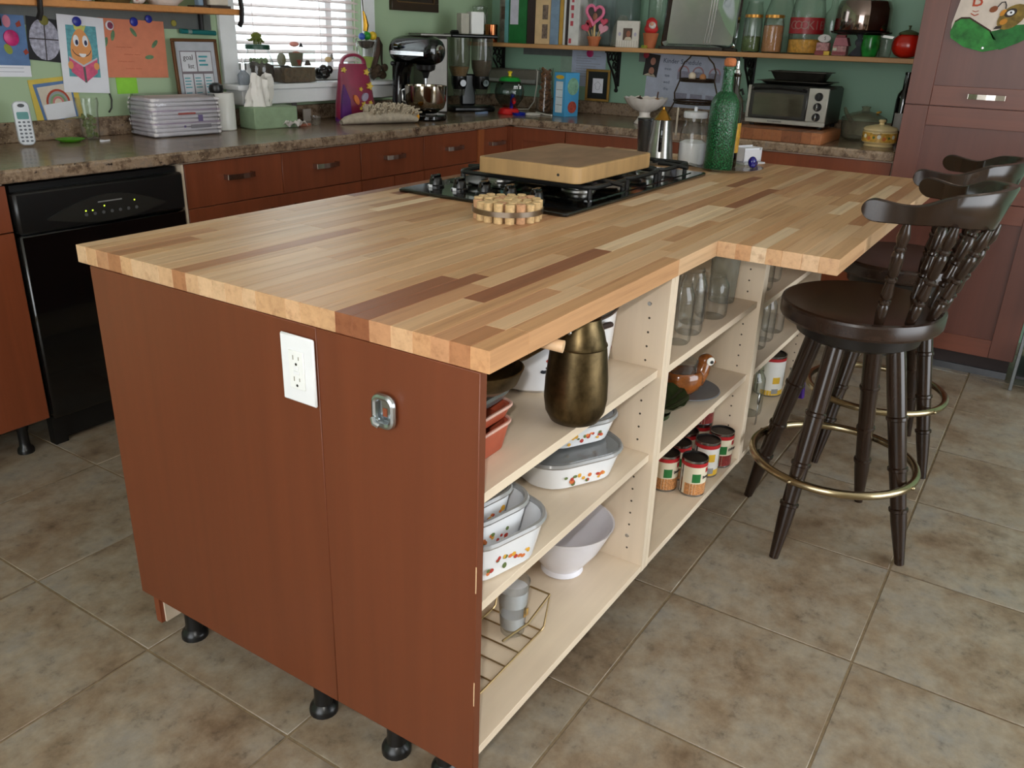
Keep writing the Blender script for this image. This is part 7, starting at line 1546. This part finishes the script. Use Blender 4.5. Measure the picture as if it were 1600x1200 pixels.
# papers below the right shelf
tag(B().box(WX - 0.003, WX - 0.0005, 1.985, 2.335, 1.224, 1.2635).obj('magnet_strip', GREYSTRIP), 'grey metal strip under the shelf left of the letter', 'magnet board'); tag(B().box(WX - 0.003, WX - 0.0005, 0.975, 1.56, 1.213, 1.2635).obj('magnet_strip', GREYSTRIP), 'grey metal strip under the shelf behind the paper schedule', 'magnet board')
p = sheet('letter_page', 'white printed letter with a pink magnet on the right wall', 'paper', 1.992, 1.262, 0.225, 0.20, M('letter_lilac', (176, 186, 206), 0.85), 0.0, 0.0025, 'right')
for k in range(9): flat(p, 'printed_line', [(0.03, -0.03 - k * 0.014), (0.19 - 0.03 * (k % 3), -0.03 - k * 0.014), (0.19 - 0.03 * (k % 3), -0.033 - k * 0.014), (0.03, -0.033 - k * 0.014)], M('faint_ink', (150, 152, 166)), 0.0014)
magnet('pink flower magnet on the letter', 1.872, 1.246, MPINK, 0.022, 'right', 0.005)
sheet('small_note', 'small pale green note left of the letter, above the blue box', 'note', 2.070, 1.225, 0.085, 0.09, M('pale_green_note', (140, 164, 146), 0.85), 0.0, 0.0005, 'right')
p = sheet('paper_schedule', 'large white handwritten schedule with sketches below the right shelf', 'paper', 1.500, 1.262, 0.462, 0.275, M('schedule_white', (186, 192, 210), 0.85), 0.03, 0.0035, 'right')
text('Kinder Schedule', 0.034, M('marker_grey', (84, 92, 120), 0.8), p, (0.205, -0.0016, -0.034)); RNB = M('faint_sketch', (150, 148, 166), 0.85, var=0.2, vs=(60, 60, 60))
for x0, z0_ in ((0.185, -0.125), (0.270, -0.125), (0.365, -0.125), (0.185, -0.240), (0.275, -0.240), (0.365, -0.240)):
    flat(p, 'sketch', [(x0, z0_), (x0 + 0.07, z0_), (x0 + 0.07, z0_ + 0.045), (x0, z0_ + 0.045)], RNB, 0.0014)
    if z0_ > -0.2: flat(p, 'sketch_rainbow', arc(x0 + 0.035, z0_ + 0.040, 0.034, 0, PI, 10) + list(reversed(arc(x0 + 0.035, z0_ + 0.040, 0.026, 0, PI, 10))), M('faint_rose', (180, 140, 150), 0.85), 0.0021)
for k in range(4): text('mon tue wed thu'.split()[k], 0.022, M('marker_grey', (84, 92, 120)), p, (0.125, -0.0016, -0.075 - 0.035 * k))
p = sheet('photo_strip', 'photo strip of two faces on the left of the schedule', 'photo', 1.512, 1.262, 0.086, 0.118, M('photo_black', (34, 28, 28), 0.5), 0.12, 0.0065, 'right')
for cz_, s in ((-0.038, 0.020), (-0.090, 0.021)): flat(p, 'photo_face', ell(0.048, cz_, s * 0.8, s), M('photo_skin2', (176, 124, 104), 0.6), 0.0014)
flat(p, 'photo_clothes', [(0.006, -0.117), (0.080, -0.117), (0.066, -0.104), (0.028, -0.104)], M('photo_cream', (196, 184, 160)), 0.0014)
magnet('red magnet at the top of the photo strip', 1.512, 1.250, M('magnet_red', (150, 34, 50), 0.5), 0.017, 'right', 0.009)

# drawing on the tall cabinet
bd = right_frame(thing('insect_drawing', 'cut-out drawing of a yellow brown bug on a green leaf on the tall cabinet', 'drawing', (3.0895, -0.10, 1.515)))
# local x right from y=-0.10, z relative to 1.515
base = [(0.02, 0.12), (0.014, -0.005), (0.00, -0.090), (0.006, -0.140), (0.06, -0.172), (0.13, -0.188), (0.19, -0.178), (0.25, -0.150), (0.29, -0.12), (0.29, 0.12)]
B().prism(base, -0.0014, -0.0003).obj('paper', M('drawing_paper', (206, 192, 180), 0.85), bd, flat=True)
flat(bd, 'green_leaf', [(0.010, -0.082), (0.03, -0.070), (0.06, -0.070), (0.10, -0.092), (0.145, -0.118), (0.165, -0.140), (0.185, -0.178), (0.13, -0.190), (0.06, -0.174), (0.006, -0.142), (0.0, -0.12)], M('leaf_paint', (44, 120, 50), 0.7, var=0.45, vs=(26, 26, 26)), 0.0016); flat(bd, 'green_leaf', [(0.140, -0.116), (0.165, -0.110), (0.21, -0.092), (0.29, -0.084), (0.29, -0.125), (0.25, -0.152), (0.19, -0.180), (0.180, -0.178)], M('leaf_paint2', (32, 104, 44), 0.7, var=0.4, vs=(26, 26, 26)), 0.0016)
flat(bd, 'leaf_outline', [(0.010, -0.080), (0.03, -0.066), (0.06, -0.065), (0.10, -0.087), (0.145, -0.112), (0.145, -0.118), (0.10, -0.093), (0.06, -0.071), (0.03, -0.072), (0.010, -0.086)], M('outline_brown', (60, 30, 26), 0.8), 0.0024)
flat(bd, 'bug_body', ell(0.205, -0.062, 0.055, 0.036, 20, 0.75), M('bug_ochre', (120, 96, 36), 0.7, var=0.5, vs=(40, 40, 40)), 0.0026); flat(bd, 'bug_patch', ell(0.180, -0.080, 0.014, 0.010, 12, 0.5), M('bug_orange', (196, 130, 40), 0.7), 0.0033); flat(bd, 'bug_patch', ell(0.172, -0.048, 0.014, 0.008, 12, 0.9), M('bug_orange', (196, 130, 40)), 0.0033); flat(bd, 'bug_eye_ring', ell(0.198, -0.048, 0.022, 0.014, 16, 0.5), M('bug_dark', (46, 34, 28), 0.7), 0.0035); flat(bd, 'bug_eye', ell(0.198, -0.048, 0.013, 0.009, 14, 0.3), WHT, 0.0042); flat(bd, 'bug_pupil', ell(0.199, -0.047, 0.004, 0.004, 10), OUTL, 0.0049)
flat(bd, 'antenna_tip', ell(0.137, -0.036, 0.015, 0.011, 14, 0.5), M('antenna_rust', (130, 70, 36), 0.7), 0.0026); B().tube([(0.149, -0.003, -0.028), (0.160, -0.003, -0.012), (0.172, -0.003, -0.010), (0.178, -0.003, -0.022), (0.178, -0.003, -0.034)], 0.0022, 5).obj('antenna', OUTL, bd); flat(bd, 'bug_foot', [(0.150, -0.108), (0.158, -0.096), (0.178, -0.094), (0.176, -0.104)], M('bug_dark', (46, 34, 28)), 0.0033)
text('B', 0.075, M('red_crayon', (176, 70, 44), 0.85), bd, (0.075, -0.0022, -0.004)); B().tube([(0.060, -0.0022, -0.052), (0.075, -0.0022, -0.060), (0.088, -0.0022, -0.054)], 0.0018, 5).obj('crayon_mark', M('red_crayon', (176, 70, 44)), bd); B().tube([(0.064, -0.0022, -0.042), (0.075, -0.0022, -0.046), (0.086, -0.0022, -0.042)], 0.0012, 5).obj('crayon_mark', M('red_crayon', (176, 70, 44)), bd)
B().lathe([(0, 0.0), (0.006, 0.0), (0.005, 0.003), (0, 0.004)], 12, mtx=Matrix.Translation((0.128, -0.0014, -0.176)) @ Matrix.Rotation(PI / 2, 4, 'X')).obj('pin', CHROME, bd)

# magazine rack at the right edge
mr = right_frame(thing('magazine_rack', 'grey metal shelf rack at the right edge of the photo', 'rack', (3.02, -0.625, 0)))
b = B()
for x in (0.0, 0.50):
    for y in (0.0, 0.30): B().box(x, x + 0.014, y, y + 0.014, 0, 0.84, 0.002).obj('post', M('grey_steel_post', (120, 124, 126), 0.35, 0.7), mr)
for z in (0.055, 0.34, 0.62): B().box(0.0145, 0.4995, 0.004, 0.31, z, z + 0.014, 0.002).obj('shelf', M('dark_rack_shelf', (44, 44, 48), 0.5), mr)
rnd = random.Random(21); cols_ = [((206, 204, 198), 'white'), ((150, 170, 176), 'pale blue'), ((190, 160, 150), 'pinkish'), ((60, 110, 110), 'teal'), ((170, 166, 158), 'grey'), ((206, 196, 176), 'cream'), ((90, 94, 104), 'slate')]
for lv_, z in enumerate((0.0695, 0.3545)):
    zz = z
    for k in range(7):
        c_, nm_ = cols_[(k + 3 * lv_) % 7]; h_ = rnd.uniform(0.012, 0.026); x0 = 0.035 + rnd.uniform(0, 0.02)
        q = right_frame(thing('magazine', '%s magazine, number %s from the bottom of the %s rack pile' % (nm_, ('one', 'two', 'three', 'four', 'five', 'six', 'seven')[k], ('lower', 'upper')[lv_]), 'magazine', (3.02, -0.625, zz + 0.0004), 0, 'magazines in the grey rack'))
        B().box(x0, x0 + 0.28, 0.02, 0.24, 0.0015, h_ - 0.0015).obj('pages', M('page_white', (206, 204, 198), 0.9), q); b = B(); b.box(x0 - 0.001, x0 + 0.281, 0.018, 0.242, 0, 0.0015); b.box(x0 - 0.001, x0 + 0.281, 0.018, 0.242, h_ - 0.0015, h_); b.box(x0 + 0.281, x0 + 0.283, 0.018, 0.242, 0, h_); b.obj('cover', M('magazine_' + nm_.replace(' ', '_'), c_, 0.4), q)
        zz += h_ + 0.0004
